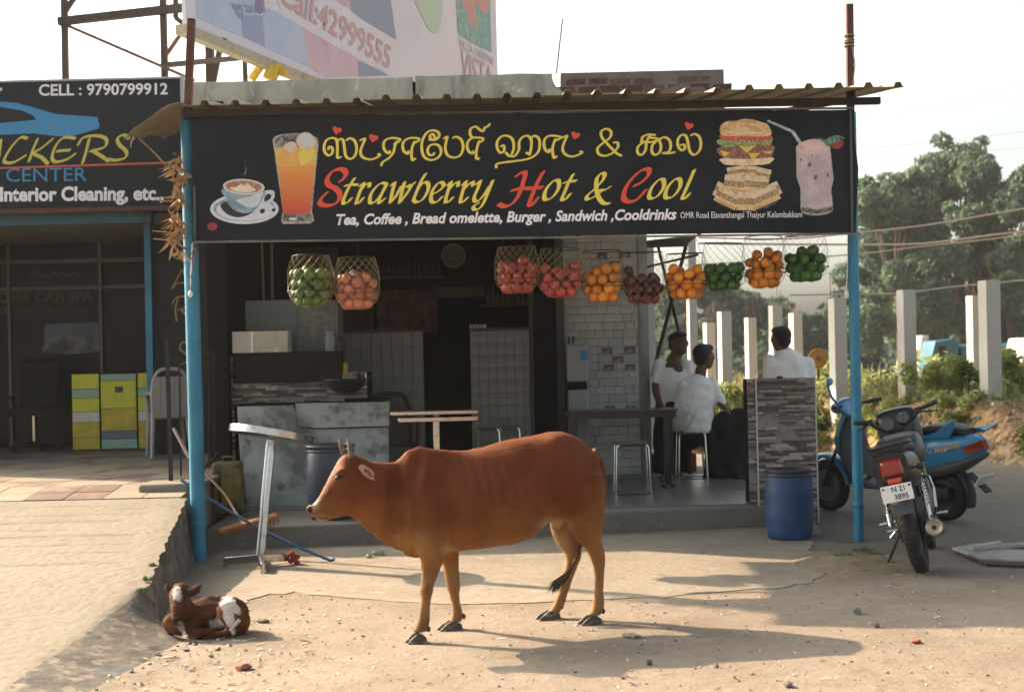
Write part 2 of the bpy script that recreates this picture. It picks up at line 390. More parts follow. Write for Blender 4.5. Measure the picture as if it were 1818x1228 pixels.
for k, y in enumerate((10.52, 10.38, 10.2, 9.98, 9.93, 9.7, 9.5, 9.46, 9.2, 8.98, 8.70, 8.66)):
    pts = []
    for i in range(26):
        x = -5.6 + i*(rampx(y) - .25 + 5.6)/25; yy = y + .02*noise.noise(V((x*2, y*5, 0))) + (x+4)*.02; pts.append(V((x, yy, rampz(yy) + .0065)))
    for a, b in zip(pts, pts[1:]):
        w = .0035 + .003*noise.noise(V((a.x*5, y*3, 0)))
        if noise.noise(V((a.x*1.7, y*9, 4))) > -.25: gr.face([a - V((0, w, 0)), b - V((0, w, 0)), b + V((0, w, 0)), a + V((0, w, 0))])
gr.build("ramp_groove", mat("groove_dirt", (.20, .155, .105), .95), kind='structure')
body = MB(); body.prism([V((-2.50,10.75,-.03)), V((-2.50,10.75,.455)), V((-2.57,11.35,.515)), V((-2.57,11.35,-.03))], (-10,0,0)); body.bb(-12, -2.62, 11.352, 20, -.03, .515); body.build("raised_floor", mat("floor_screed", (.24,.20,.15), .9, vary=.2), kind='structure')
cb = MB(); cb.bb(-2.92, -2.52, 11.0, 11.4, .3, .56); cb.build("concrete_block", m_ramp, kind='structure', bevel=.03, seg=3)
# checker tiles
tfl = thing("tile_floor", None, None, (-3, 11, .52)); tag(tfl, kind='structure')
tm = [mat("tile_red", (.20, .125, .10), .55, vary=.2, vscale=3, coord='World', layers=((3,(.32,.25,.18),.42,.68,7),)), mat("tile_cream", (.28, .24, .185), .55, vary=.15, vscale=3, coord='World', layers=((4,(.28,.23,.17),.5,.75,5),)), mat("tile_brown", (.17, .12, .095), .55, vary=.2, vscale=3, coord='World')]
tmesh = []
for m in tm:
    q = MB(); q.box((0, 0, 0), (.292, .292, .02)); tmesh.append(q.mesh("tile", m))
random.seed(3)
jn = 0
for j in range(18):
    for i in range(17):
        x = -2.53 - i*.3 - .15; y = 10.78 + j*.3 + .15
        if x < -.36*y - .3 : continue
        a = tmesh[0 if (i//2 + j//2) % 2 else 1] if random.random() > .12 else tmesh[2]
        t = bpy.data.objects.new("tile", a); COL.objects.link(t); t.parent = tfl
        z = (rampz(y) if y < 11.3 else .52) - .004 + random.uniform(-.0015, .0015)
        t.location = V((x, y, z)) - V((-3, 11, .52)); t.rotation_euler = (R(5.4) if y < 11.3 else 0, 0, 0); jn += 1

# ---- shop platform ----
m_plat = mat("platform_concrete", (.165, .15, .128), .85, layers=((2, (.15,.13,.105), .42, .66, 7), (10, (.28,.25,.205), .6, .72, 6)), bump=(20, .5, 7), coord='World')
PZ = .175
pl = MB()
pl.prism([V((-2.45, 11.25, PZ)), V((2.28, 12.05, PZ)), V((2.34, 13.3, PZ)), V((2.34, 15.75, PZ)), V((1.32, 15.75, PZ)), V((1.32, 17.2, PZ)), V((-2.62, 17.2, PZ))], (0, 0, -.25))
pl.build("shop_platform", m_plat, kind='structure', bevel=.015)
sl = MB(); sl.prism([V((2.285, 12.06, PZ)), V((2.285, 12.06, -.05)), V((2.285, 11.3, -.05)), V((2.285, 11.32, .012))], (.16, .02, 0))
sl.build("platform_buttress", m_plat, kind='structure', bevel=.01)
# grey floor tiles on the platform
m_ptile = mat("grey_floor_tile", (.16, .15, .135), .35, layers=((5, (.11,.10,.09), .4, .7, 6), (22, (.34,.32,.29), .64, .70, 4)), bump=(15, .1), coord='World')
q = MB(); q.box((0, 0, 0), (.395, .395, .012)); pme = q.mesh("tile", m_ptile)
pf = thing("platform_tiling", None, None, (0, 14, PZ)); tag(pf, kind='structure')
for j in range(13):
    for i in range(12):
        x = -2.35 + i*.4; y = 12.35 + j*.4
        if x > 2.1 or (y > 15.4 and x > 1.1) or y > 16.95 or (y < 12.4 + 0*x and x < -.2): continue
        t = bpy.data.objects.new("tile", pme); COL.objects.link(t); t.parent = pf; t.location = (x, y-14, .004)

# ================= tea shop building =================
m_plaster = mat("weathered_plaster", (.36, .375, .345), .9, layers=((2.2, (.27,.29,.26), .42, .62, 7), (1.4, (.12,.14,.12), .50, .70, 9, (3, 3, .7)), (9, (.55,.53,.48), .6, .72, 6), (18, (.14,.14,.12), .68, .75, 5)), bump=(8, .3), coord='World')
FY = 13.4
bld = thing("shop_building", "low concrete shop with weathered roof parapet, part plaster and part bare brick", "building", (0, FY, 0))
XL, XR = -2.62, 1.33
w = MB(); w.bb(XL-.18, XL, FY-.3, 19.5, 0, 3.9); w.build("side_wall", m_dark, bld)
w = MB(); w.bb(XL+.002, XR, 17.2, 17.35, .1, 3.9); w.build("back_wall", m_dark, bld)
w = MB(); w.bb(XR-.002, XR+.14, 15.25, 19.5, 0, 3.9); w.build("side_wall", m_plaster, bld)
w = MB(); w.bb(XL-.19, 2.02, FY-.25, 19.6, 3.62, 3.78); w.build("roof_slab", m_plaster, bld)
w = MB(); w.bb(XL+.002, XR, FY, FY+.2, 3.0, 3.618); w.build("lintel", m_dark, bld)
# parapet: plastered part in two lengths with a crack between
top = lambda u, v: P(u, v, FY-.23)
ztop = top(700, 139).z
xc = P(735, 150, FY-.23).x; xb = P(990, 150, FY-.23).x; xr = P(1291, 150, FY-.23).x
def rough_slab(x0, x1, z0, z1, y0, y1, rough_right=False):
    q = MB(); n = 14; pts = [V((x0, y0, z0)), V((x1, y0, z0))]
    if rough_right:
        for k in range(1, 8): pts.append(V((x1 + [0, .03, .05, .06, .03, -.02, -.04, -.05][k], y0, z0 + (z1-z0)*k/8)))
    for k in range(n+1):
        x = x1 + (x0-x1)*k/n - (.05 if rough_right and k == 0 else 0); pts.append(V((x, y0, z1 + .008*noise.noise(V((x*4, 0, 0))))))
    return q.prism(pts, (0, y1-y0, 0))
rough_slab(P(338,150,FY-.23).x, xc-.012, 3.785, ztop, FY-.25, FY-.07).build("parapet", m_plaster, bld)
rough_slab(xc+.014, xb, 3.785, ztop+.01, FY-.25, FY-.07, True).build("parapet", m_plaster, bld)
w = MB(); w.bb(xc-.04, xc+.04, FY-.19, FY-.08, 3.785, ztop-.03); w.build("crack_filler", m_dark, bld)
m_mortar = mat("grey_mortar", (.14, .135, .125), .95, vary=.25, vscale=8, bump=(20, .6, 6), coord='World')
w = MB(); w.bb(xb+.03, xr-.03, FY-.232, FY-.07, 3.785, ztop+.012); w.build("mortar_core", m_mortar, bld)
mb1 = [mat("brick_a", (.105, .050, .042), .9, vary=.3, vscale=15, bump=(40, .5)), mat("brick_b", (.085, .042, .036), .9, vary=.3, vscale=12, bump=(40, .5)), mat("brick_c", (.13, .075, .06), .9, vary=.3, vscale=12, bump=(40, .5))]
random.seed(5)
bme = []
for m in mb1:
    for k in range(2):
        q = MB(); q.box((0, 0, 0), (.19, .16, .058))
        for p in q.v: p += V([random.uniform(-.006, .006) for _ in range(3)])
        bme.append(q.mesh("brick", m))
row = 0; z = 3.80
while z < ztop - .045:
    x = xb + .07 + (.1 if row % 2 else 0) + (.0 if row > 1 else .05)
    while x < xr - .03:
        b = bpy.data.objects.new("brick", random.choice(bme)); COL.objects.link(b); b.parent = bld
        b.location = V((x, FY-.157 + random.uniform(-.006, .004), z)) - _org[bld.name]; b.scale = (random.uniform(.86,1), 1, random.uniform(.85,1)); b.rotation_euler = (0, random.uniform(-.02, .02), random.uniform(-.03, .03)); x += .208
    z += .073; row += 1
# tiled front wall piece on the right (stone-look tiles)
TY = 15.1
tx0, tx1 = P(1002, 600, TY).x, P(1133, 600, TY).x
w = MB(); w.bb(tx0, tx1+.03, TY+.01, TY+.14, .15, 3.6); w.build("front_wall", mat("grout", (.20, .20, .185), .9), bld)
ta = [mat("wall_tile_%s" % n_, tuple(x*1.02 for x in c), .45, vary=.12, vscale=9, bump=(25, .25)) for n_, c in (("pale", (.40, .41, .385)), ("grey", (.34, .35, .33)), ("warm", (.385, .375, .335)))]
tb = mat("wall_tile_dark", (.07, .065, .06), .35, layers=((12, (.25,.23,.2), .5, .6, 5),))
random.seed(9); tmd = {}
def tile_obj(parent, c, sx, sz, m):
    k = (round(sx, 2), round(sz, 2), m.name)
    if k not in tmd: q = MB(); q.box((0, 0, 0), (sx-.006, .02, sz-.006)); tmd[k] = q.mesh("tile", m)
    o = bpy.data.objects.new("tile", tmd[k]); COL.objects.link(o); o.parent = parent; o.location = V(c) - _org[parent.name]; return o
z = .22; row = 0
while z < 3.55:
    x = tx0; h = .085
    x -= random.choice((0, .05, .08))
    while x < tx1:
        wd = random.choice((.1, .15, .2))
        x0 = max(x, tx0); x1 = min(x + wd, tx1)
        if x1 - x0 > .02: tile_obj(bld, ((x0+x1)/2, TY + random.uniform(-.002, .003), z + h/2), x1-x0, h, random.choice(ta))
        x += wd
    z += h; row += 1
for (u, v) in ((1078, 623), (1118, 621), (1098, 638), (1081, 653), (1119, 652), (1069, 455), (1110, 452), (1091, 470), (1083, 722), (1119, 722)):
    c = P(u, v, TY-.012); tile_obj(bld, (c.x, TY-.014, c.z), .11, .075 if v < 700 else .03, tb)
# dark door jamb column
a0 = P(988, 600, 14.9).x; a1 = P(1003, 600, 14.9).x
w = MB(); w.bb(a0, a1, 14.9, 15.1, .17, 3.6); w.build("door_jamb", mat("jamb", (.05, .045, .04), .6), bld, bevel=.008)

# white-tiled half walls inside
def half_wall(u0, u1, v0, Y, lab, nrow, ncol):
    x0, x1 = P(u0, v0, Y).x, P(u1, v0, Y).x; z1 = P(u0, v0, Y).z
    t = thing("half_wall", lab, "wall", ((x0+x1)/2, Y, PZ))
    q = MB(); q.bb(x0, x1, Y+.012, Y+.15, PZ+.008, z1); q.build("wall_core", mat("grout_dark", (.11, .11, .10), .9), t)
    q = MB(); q.bb(x0-.01, x1+.01, Y-.02, Y+.17, z1+.002, z1+.03); q.build("cap", mat("dark_red_cap", (.10, .03, .025), .5), t)
    m = mat("small_white_tile", (.20, .20, .19), .35, vary=.2, vscale=5)
    dz = (z1-PZ-.02)/nrow; dx = (x1-x0)/ncol
    for j in range(nrow):
        for i in range(ncol): tile_obj(t, (x0+dx*(i+.5), Y, PZ+.02+dz*(j+.5)), dx, dz, m)
    return t
half_wall(604, 750, 592, 15.0, "white tiled half wall behind the brown plastic chair", 10, 8)
half_wall(834, 944, 588, 15.0, "white tiled half wall with small cups on its red top", 12, 7)
# ================= canopy =================
SA, SB = P(340, 300, 10.52), P(1516, 300, 10.80)
sdir = V((SB.x-SA.x, SB.y-SA.y, 0)).normalized(); snrm = V((sdir.y, -sdir.x, 0))
SP = Plane(SA, snrm)
can = thing("corrugated_canopy", "shop canopy of cream corrugated sheet on rusty brown beams, on two blue posts", "canopy", (0, 10.7, 0))
# corrugated sheet: trapezoid ribs, front edge sloping a little up to the right like its beam
x0c, x1c = P(322, 190, 10.4).x, P(1590, 160, 10.7).x
z0c, z1c = P(330, 190, 10.45).z, P(1560, 166, 10.7).z
nr = 24; pitch_ = (x1c - x0c)/nr
def sheet(x0, x1, zf, yf, yb, rise, name="roof_sheet", ph=0.0, parent=can):
    q = MB(); prof = []; x = x0 - ph*pitch_
    while x < x1:
        for dx, h in ((.0, 0), (.62, 0), (.70, 1), (.86, 1), (.94, 0)):
            xx = x + dx*pitch_
            if x0 <= xx <= x1: prof.append((xx, h*.034))
        x += pitch_
    rings = []
    for k in range(9):
        t = k/8; y = yf + (yb-yf)*t
        rings.append([V((xx, y + (xx-x0)*.055, zf + (z1c-z0c)*(xx-x0c)/(x1c-x0c) + rise*t + h + .004*noise.noise(V((xx*2, y*2, 0))))) for xx, h in prof])
    n = len(prof); vs = [p for r in rings for p in r] + [p - V((0, 0, .003)) for r in rings for p in r]; fs = []; off = n*9
    for i in range(8):
        for k in range(n-1):
            a, b, c, d = i*n+k, i*n+k+1, (i+1)*n+k+1, (i+1)*n+k; fs += [(a, b, c, d), (off+d, off+c, off+b, off+a)]
    for k in range(n-1): fs += [(off+k, off+k+1, k+1, k), (8*n+k, 8*n+k+1, off+8*n+k+1, off+8*n+k)]
    q.add(vs, fs); q.fixn = False
    return q.build(name, mat("corrugated_metal", (.33, .27, .18), .55, metal=.0, layers=((4, (.17,.12,.07), .5, .7, 6),), bump=(10, .1)), parent)
for i, (f0, f1) in enumerate(((0, .26), (.25, .51), (.50, .76), (.75, 1.0))):
    sheet(x0c + (x1c-x0c)*f0, x0c + (x1c-x0c)*f1, z0c + .0035*(i % 2), 10.38, 13.12, .36)
# beams
bz = lambda x: z0c - .038 + (z1c-z0c)*(x-x0c)/(x1c-x0c)
b0, b1 = P(322, 196, 10.5), P(1562, 172, 10.8)
q = MB(); q.bar((b0.x, 10.50, bz(b0.x)), (b1.x, 10.80, bz(b1.x)), .05, .052); q.build("front_beam", m_dsteel, can, bevel=.004)  # darker steel than the other beams: shade under the sheet put into its colour
q = MB(); q.bar((b0.x, 12.9, bz(b0.x)+.30), (b1.x-.4, 13.0, bz(b1.x)+.30), .05, .075); q.build("rear_beam", m_rust, can)
for k in range(5):
    x = b0.x+.12 + (b1.x-b0.x-.5)*k/4
    q = MB(); q.bar((x, 10.56+k*.06, bz(x)), (x, 12.95, bz(x)+.29), .04, .05); q.build("rafter", m_rust, can)
# posts (blue pipe) with reddish pole carried on above
def post(ub, vb, ut, vt, r, Y, up, lab, sq):
    f = G(ub, vb, 0.0); f.y = Y; f.x = P(ub, vb, Y).x
    t_ = P(ut, vt, Y); top_ = P(up[0], up[1], Y)
    t = thing("canopy_post", lab, "post", (f.x, f.y, 0), "posts holding the canopy")
    q = MB(); q.tube([V((f.x, Y, -.03)), V(((f.x*2+t_.x)/3, Y, t_.z/3)), V(((f.x+2*t_.x)/3, Y, t_.z*2/3)), t_], r, 20); q.build("blue_pipe", m_blue, t, smooth=True)
    q = MB(); q.bar(t_, top_, sq, sq, (0, 1, 0)); q.build("upper_pole", m_rust, t, bevel=.003)
    q = MB(); q.lathe((f.x + (t_.x-f.x)*.1, Y, .28), [(r+.004, -.02), (r+.008, -.012), (r+.008, .012), (r+.004, .02)], 20); q.build("pipe_collar", m_blue, t, smooth=True)
    return t
LP = post(354, 998, 333, 215, .056, 10.72, (340, 34), "thick blue pipe post with a tall rusty pole above, beside the lying calf's wall", .055)
RP = post(1525, 965, 1510, 200, .041, 10.98, (1508, 8), "slimmer blue pipe post between the blue scooter and the stone-clad pedestal", .052)
q = MB()
for v in (64, 72, 76, 82):
    c = P(1508, v, 10.98); q.torus(c, .036, .006, 14, 6, (.15*((v % 3)-1), .1, 1))
c = P(1512, 80, 10.94)
q.tube([c, c+V((.02, -.01, -.15)), c+V((.0, -.012, -.3)), c+V((.02, -.01, -.42))], .004, 5)
q.build("rope_lashing", mat("old_rope", (.20, .17, .12), .9, bump=(90, .5)), RP)
for pst, uu, vv in ((LP, 338, 522), (RP, 1503, 524)):
    c = P(uu, vv, 10.62 if pst is LP else 10.9); q = MB(); q.ell(c, (.018, .014, .026)); q.tube([c+V((0,0,.02)), c+V((.01, 0, .2)), c+V((.02, .01, .38))], .003, 5)
    tag(q.build("hanging_bulb", mat("white_plastic", (.75,.73,.70), .4), smooth=True, org=c, cat="bulb"), "small white bulb dangling on a wire beside the %s blue post" % ("thick" if pst is LP else "slim"), "bulb")
# torn sheet piece off the left end
tp = MB(); rr = []
for j in range(9):      # side overhang: drooping outward past the last rafter, ragged outer edge
    y = 10.42 + 2.7*j/8; t_ = j/8; zi = 3.40 + .34*t_; xo = -2.76 - .40*t_ + .05*noise.noise(V((j*1.7, 0, 0))) ; zo = 3.16 + .42*t_ + .03*noise.noise(V((0, j*1.3, 0)))
    if j == 0: xo, zo = -2.80, 3.12
    row = []
    for i in range(7):
        k = i/6; x = -2.40 + (xo+2.40)*k; z = zi + (zo-zi)*(k**1.6) + .02*math.sin(k*9 + j)*k; row.append(V((x, y - .05*k, z)))
    rr.append(row)
n_ = 7; vs = [p for r in rr for p in r] + [p - V((0,0,.004)) for r in rr for p in r]; fs = []; of = 9*n_
for j in range(8):
    for i in range(6): a_, b_, c_, d_ = j*n_+i, j*n_+i+1, (j+1)*n_+i+1, (j+1)*n_+i; fs += [(a_,b_,c_,d_), (of+d_,of+c_,of+b_,of+a_)]
for i in range(6): fs += [(of+i, of+i+1, i+1, i)]
for j in range(8): fs += [(j*n_+6, (j+1)*n_+6, of+(j+1)*n_+6, of+j*n_+6)]
tp.add(vs, fs); tp.fixn = False
tp.tube([P(238,243,10.4), P(233,252,10.4), P(232,262,10.4)], [.012,.008,.003], 5)
tp.build("torn_sheet", mat("torn_tarp", (.30, .245, .165), .7, vary=.3, vscale=6, bump=(8, .6)), smooth=30, org=(-2.4,10.42,3.4), label="torn tan sheet drooping beyond the canopy's end over the car wash sign", cat="roof sheet")

# ================= main sign =================
sg = thing("shop_sign", "wide black flex banner of the drinks shop with red and yellow lettering and food pictures", "sign", (SA+SB)/2 - V((0, 0, (SA.z))) )
_org[sg.name] = V(sg.location)
def spoly(px, off): return [SP(u, v, off) for u, v in px]
sb = MB(); edge = cr([(339,207),(700,204),(1100,200),(1516,195)], 4) + [(1518,250),(1524,300),(1522,350),(1521,412)]
lowr = cr([(1519,414),(1300,414),(1000,418),(700,423),(343,430)], 4); left_ = cr([(343,430),(341,320),(339,207)], 4)
out = [tuple(p) for p in edge[:-1]] + [tuple(p) for p in lowr[:-1]] + [tuple(p) for p in left_[:-1]]
sb.prism(spoly(out, 0), -snrm*.02)
m_flex = mat("black_flex_print", (.0058, .0085, .0135), .5, spec=.25, layers=((2.5, (.011,.0135,.017), .4, .6, 3),), bump=(3.5, .12, 3), coord='World')
sb.build("banner_panel", m_flex, sg)
for a, b in (((339,204),(1516,192.5)), ((343,430),(1519,415))):
    q = MB(); q.bar(SP(*a, .005), SP(*b, .005), .022, .014); q.build("banner_rail", mat("dull_aluminium", (.16,.145,.12), .5, metal=.4, vary=.3), sg)
q = MB(); q.bar(SP(1509, 197, .012), SP(1512, 412, .012), .022, .012); q.bar(SP(346, 330, .012), SP(347, 426, .012), .02, .014); q.build("edge_fold", mat("flex_fold", (.05,.055,.06), .5), sg)
for k in range(6):
    x = 380 + k*215; q = MB(); q.bar(SP(x, 206, -.04), SP(x+3, 425-k*2, -.04), .03, .03); q.build("frame_bar", m_dsteel, sg)
m_yel = mat("print_yellow", (.80, .66, .10), .45); m_red = mat("print_red", (.74, .075, .035), .45); m_wht = mat("print_white", (.86, .84, .86), .45)
CA = lambda x, y: (560 + x/5.347, 200 + y/5.347)
CB = lambda x, y: (860 + x/4.545, 200 + y/4.545)
def hull(pts):
    pts = sorted(set(pts)); 
    def half(ps):
        h = []
        for p in ps:
            while len(h) > 1 and (h[-1][0]-h[-2][0])*(p[1]-h[-2][1]) - (h[-1][1]-h[-2][1])*(p[0]-h[-2][0]) <= 0: h.pop()
            h.append(p)
        return h
    a = half(pts); b = half(pts[::-1]); return a[:-1] + b[:-1]
_lay = [0]
def pen(q, strokes, conv, L, ang, tmin, plane=None, off0=.003, dens=7):
    """calligraphic strokes: an elliptical nib swept along traced paths"""
    plane = plane or SP; a = R(ang); nib = [(L/2*math.cos(a)*math.cos(t) - tmin/2*math.sin(a)*-math.sin(t), -L/2*math.sin(a)*math.cos(t) + tmin/2*math.cos(a)*math.sin(t)) for t in [2*math.pi*i/12 for i in range(12)]]
    for st in strokes:
        pts = cr([conv(*p) for p in st], dens)
        for i, (p, r_) in enumerate(zip(pts, pts[1:])):
            h = hull([(round(c[0]+n_[0], 3), round(c[1]+n_[1], 3)) for c in (p, r_) for n_ in nib])
            q.face([plane(u, v, off0 + .00006*i) for u, v in h][::-1])
def heart(q, cx, cy, s, rot=.25, plane=None, off=.004):
    plane = plane or SP; pts = []
    for i in range(28):
        t = 2*math.pi*i/28; x = 16*math.sin(t)**3; y = -(13*math.cos(t)-5*math.cos(2*t)-2*math.cos(3*t)-math.cos(4*t))
        pts.append((cx + s*(x*math.cos(rot)-y*math.sin(rot)), cy + s*(x*math.sin(rot)+y*math.cos(rot))))
    q.face([plane(u, v, off) for u, v in pts][::-1])
tA = [[(124,348),(132,325),(160,338),(160,385),(125,408),(88,372),(84,310),(112,258),(165,243),(200,262),(210,330),(208,400),(214,432),(240,424)],
 [(205,285),(228,255),(262,262),(275,330),(290,415),(335,441),(378,405),(392,330),(368,265),(325,246),(300,262)],
 [(430,262),(470,250),(447,310),(428,375),(450,425),(520,446),(580,430),(612,405),(598,395)],
 [(705,368),(702,388),(665,368),(646,320),(660,268),(720,243),(795,252),(795,274),(750,300)], [(768,278),(752,330),(738,385),(695,435),(640,470),(626,502)],
 [(882,370),(878,392),(842,370),(828,320),(845,270),(900,243),(978,248),(975,272),(930,295)], [(940,278),(918,335),(912,395),(922,452),(946,440)],
 [(1100,250),(1085,225),(1110,205),(1135,235),(1125,262),(1085,255)], [(1085,258),(1140,260),(1175,225),(1162,185),(1110,170),(1055,195),(1015,270),(1010,350),(1032,420),(1090,452),(1155,435),(1192,385),(1180,325),(1135,303),(1085,318),(1065,360),(1080,402),(1115,405),(1125,388)],
 [(1222,245),(1252,232),(1238,290),(1233,350),(1258,408),(1320,428),(1378,402),(1402,330),(1385,262),(1342,232),(1310,240)],
 [(1495,370),(1495,388),(1460,375),(1440,325),(1452,272),(1500,240),(1585,245),(1585,268),(1545,290)], [(1553,275),(1533,340),(1525,400),(1532,448),(1552,435)],
 [(1490,240),(1468,205),(1475,155),(1520,135),(1555,160),(1590,178),(1610,142),(1635,135),(1652,112)]]
tB = [[(135,272),(156,268),(158,310),(130,325),(104,290),(104,235),(140,193),(190,190),(228,222),(237,285),(222,335)], [(175,325),(200,350),(245,350),(278,300),(280,240),(305,202),(345,188),(375,215),(378,275),(365,338)], [(340,325),(365,340)],
 [(372,212),(402,188),(438,210),(446,270),(425,330),(360,372),(250,392),(150,404),(98,418),(96,445)],
 [(525,298),(522,320),(495,305),(480,260),(490,212),(530,188),(608,196),(605,214),(570,228)], [(573,215),(553,270),(550,320),(562,366),(580,356)],
 [(632,202),(665,190),(645,240),(630,292),(650,335),(700,356),(750,345),(787,325),(775,315)],
 [(1102,348),(1062,325),(1000,262),(950,205),(942,155),(985,132),(1022,158),(1010,205),(950,252),(912,292),(922,335),(970,350),(1030,330),(1076,280),(1072,245),(1045,243)],
 [(1270,240),(1275,200),(1320,178),(1375,182)], [(1265,235),(1305,235),(1325,200),(1345,185)], [(1305,235),(1300,300),(1268,342),(1236,325),(1240,275),(1290,240),(1340,240),(1395,225),(1450,200),(1492,225),(1502,275),(1485,318),(1440,328),(1490,330),(1532,322)], [(1345,205),(1400,215),(1424,270),(1412,322),(1375,342),(1350,315),(1355,265),(1380,240)],
 [(1588,262),(1614,262),(1614,295),(1590,305),(1562,270),(1562,215),(1592,182),(1625,190),(1642,245),(1655,310),(1690,342),(1732,310),(1746,250),(1730,195),(1695,175),(1668,185)]]
q = MB(); q.fixn = False
pen(q, tA, CA, 5.2, 20, 3.3); pen(q, tB, CB, 5.2, 20, 3.3); q.build("tamil_lettering", m_yel, sg)
for cv_, cx, cy, s in ((CA,205,170,.52), (CA,550,243,.52), (CB,735,185,.50), (CB,1650,108,.50)):
    q = MB(); q.fixn = False; heart(q, *cv_(cx, cy), s); q.build("heart_print", m_red, sg)
eA = [[(370,625),(330,690),(298,750),(265,835),(272,865),(310,850),(340,815)], [(285,695),(340,683),(398,688)],
 [(425,695),(458,672),(425,745),(395,830),(387,862)], [(387,862),(418,855),(452,812)], [(425,745),(470,690),(510,672),(512,705)],
 [(672,680),(630,668),(570,712),(525,780),(518,850),(550,858),(600,812),(650,735),(675,685)], [(675,680),(635,760),(605,830),(610,860),(655,820)],
 [(722,690),(752,668),(728,760),(712,852)], [(712,855),(760,800),(815,700)], [(845,662),(820,760),(800,852)], [(800,857),(860,780),(905,705),(885,690)], [(870,700),(905,700),(938,668)],
 [(1045,582),(1005,650),(965,740),(932,825)], [(932,830),(962,852),(1020,822),(1066,745),(1072,685),(1042,660),(990,700),(955,765)],
 [(1112,775),(1170,745),(1218,695),(1192,660),(1145,690),(1105,760),(1098,832),(1125,855),(1165,840),(1200,802)],
 [(1255,690),(1288,660),(1262,735),(1240,810),(1235,850)], [(1235,852),(1268,845),(1302,808)], [(1265,735),(1310,685),(1352,660),(1355,698)],
 [(1398,688),(1430,655),(1402,735),(1382,810),(1375,850)], [(1375,852),(1408,845),(1442,808)], [(1405,735),(1450,685),(1492,658),(1495,695)],
 [(1530,680),(1565,650),(1540,725),(1508,800),(1515,842),(1550,835),(1605,775),(1650,700)], [(1682,648),(1640,755),(1600,850),(1560,908),(1512,922),(1500,890),(1545,862)]]
eB = [[(600,548),(560,550),(502,612),(482,680),(502,705),(552,680),(598,612),(598,552),(572,545)], [(715,500),(680,562),(648,640),(625,698),(652,702),(690,658)], [(645,566),(690,555),(736,553)],
 [(1005,735),(962,732),(922,685),(902,605),(908,530),(945,490),(970,502),(952,550),(885,620),(828,672),(832,702),(885,680),(950,632)], [(930,625),(970,625),(1010,602)],
 [(1445,540),(1408,542),(1350,605),(1328,672),(1348,695),(1398,672),(1445,605),(1445,545),(1420,538)], [(1575,535),(1538,538),(1480,600),(1458,668),(1478,692),(1530,670),(1577,602),(1577,542),(1552,535)],
 [(1692,465),(1652,560),(1612,650),(1597,688),(1622,692),(1652,655)]]
q = MB(); q.fixn = False
pen(q, eA, CA, 8.2, 30, 2.2); pen(q, eB, CB, 9.0, 30, 2.2); q.build("english_lettering", m_yel, sg)
rA = [[(238,650),(275,620),(290,575),(258,540),(200,542),(145,575),(110,640),(130,690),(190,720),(232,770),(222,835),(160,878),(80,880),(42,855),(58,815),(105,765)]]
rB = [[(262,510),(300,485),(330,490),(312,565),(278,662),(232,728),(170,758),(118,740)], [(472,482),(430,560),(392,650),(362,735),(385,745),(428,692)], [(225,628),(300,612),(380,612),(462,605)],
 [(1215,588),(1270,560),(1325,502),(1325,460),(1280,462),(1210,512),(1142,602),(1122,685),(1160,720),(1220,708),(1270,662),(1295,632)]]
for grp_, cv_ in ((rA, CA), (rB[:3], CB), (rB[3:], CB)):
    q = MB(); q.fixn = False; pen(q, grp_, cv_, 11, 34, 3.4); q.build("red_capital", m_red, sg)
def stext(body, u0, v0, u1, v1, dv, m, off=.003, plane=None, parent=sg, name="lettering", **k):
    """box u0..u1, baseline side v0 (bottom) .. v1 (top), dv: rise to the right"""
    plane = plane or SP
    return text_mesh(body, name, m, parent, [plane(u0, v0, off), plane(u1, v0-dv, off), plane(u1, v1-dv, off), plane(u0, v1, off)], **k)
stext("Tea, Coffee , Bread omelette, Burger , Sandwich ,Cooldrinks", 597, 406, 1201, 380, 10, m_wht, offset=.03, shear=.22, name="menu_lettering")
stext("OMR Road Elavanthangal Thaiyur Kelambakkam", 1208, 391, 1424, 376.5, 1.5, m_wht, name="address_lettering")

# ---- printed pictures: flat layers of colour ----
def layers(name, items, parent=sg, plane=None, off=.0025, step=.0004):
    q = MB(); ms = []; q.fixn = False; plane = plane or SP
    for i, (m, px) in enumerate(items):
        if m not in ms: ms.append(m)
        q.mi = ms.index(m); q.face([plane(u, v, off + step*i) for u, v in px])
    return q.build(name, ms, parent)
def el(cx, cy, rx, ry, rot=0, a0=0, a1=360, n=28):
    o_ = []
    for i in range(n + (0 if a1-a0 == 360 else 1)):
        t = R(a0 + (a1-a0)*i/n); x, y = rx*math.cos(t), ry*math.sin(t); c_, s_ = math.cos(R(rot)), math.sin(R(rot)); o_.append((cx + x*c_ - y*s_, cy + x*s_ + y*c_))
    return o_
def sm(p, n=4): return [tuple(x) for x in cr(p, n, True)]
def pr(name, c, c2=None, sc=30): return mat("print_"+name, c, .45, layers=((sc, c2, .42, .62, 4),) if c2 else (), coord='World')
P_w = pr("china", (.55,.60,.65), (.66,.68,.72), 12); P_b = pr("china_shade", (.16,.26,.35), (.30,.40,.48), 14); P_k = pr("shadow", (.02,.022,.028)); P_cof = pr("coffee", (.36,.15,.075), (.52,.30,.16), 25); P_foam = pr("foam", (.72,.58,.44), (.80,.70,.6), 40)
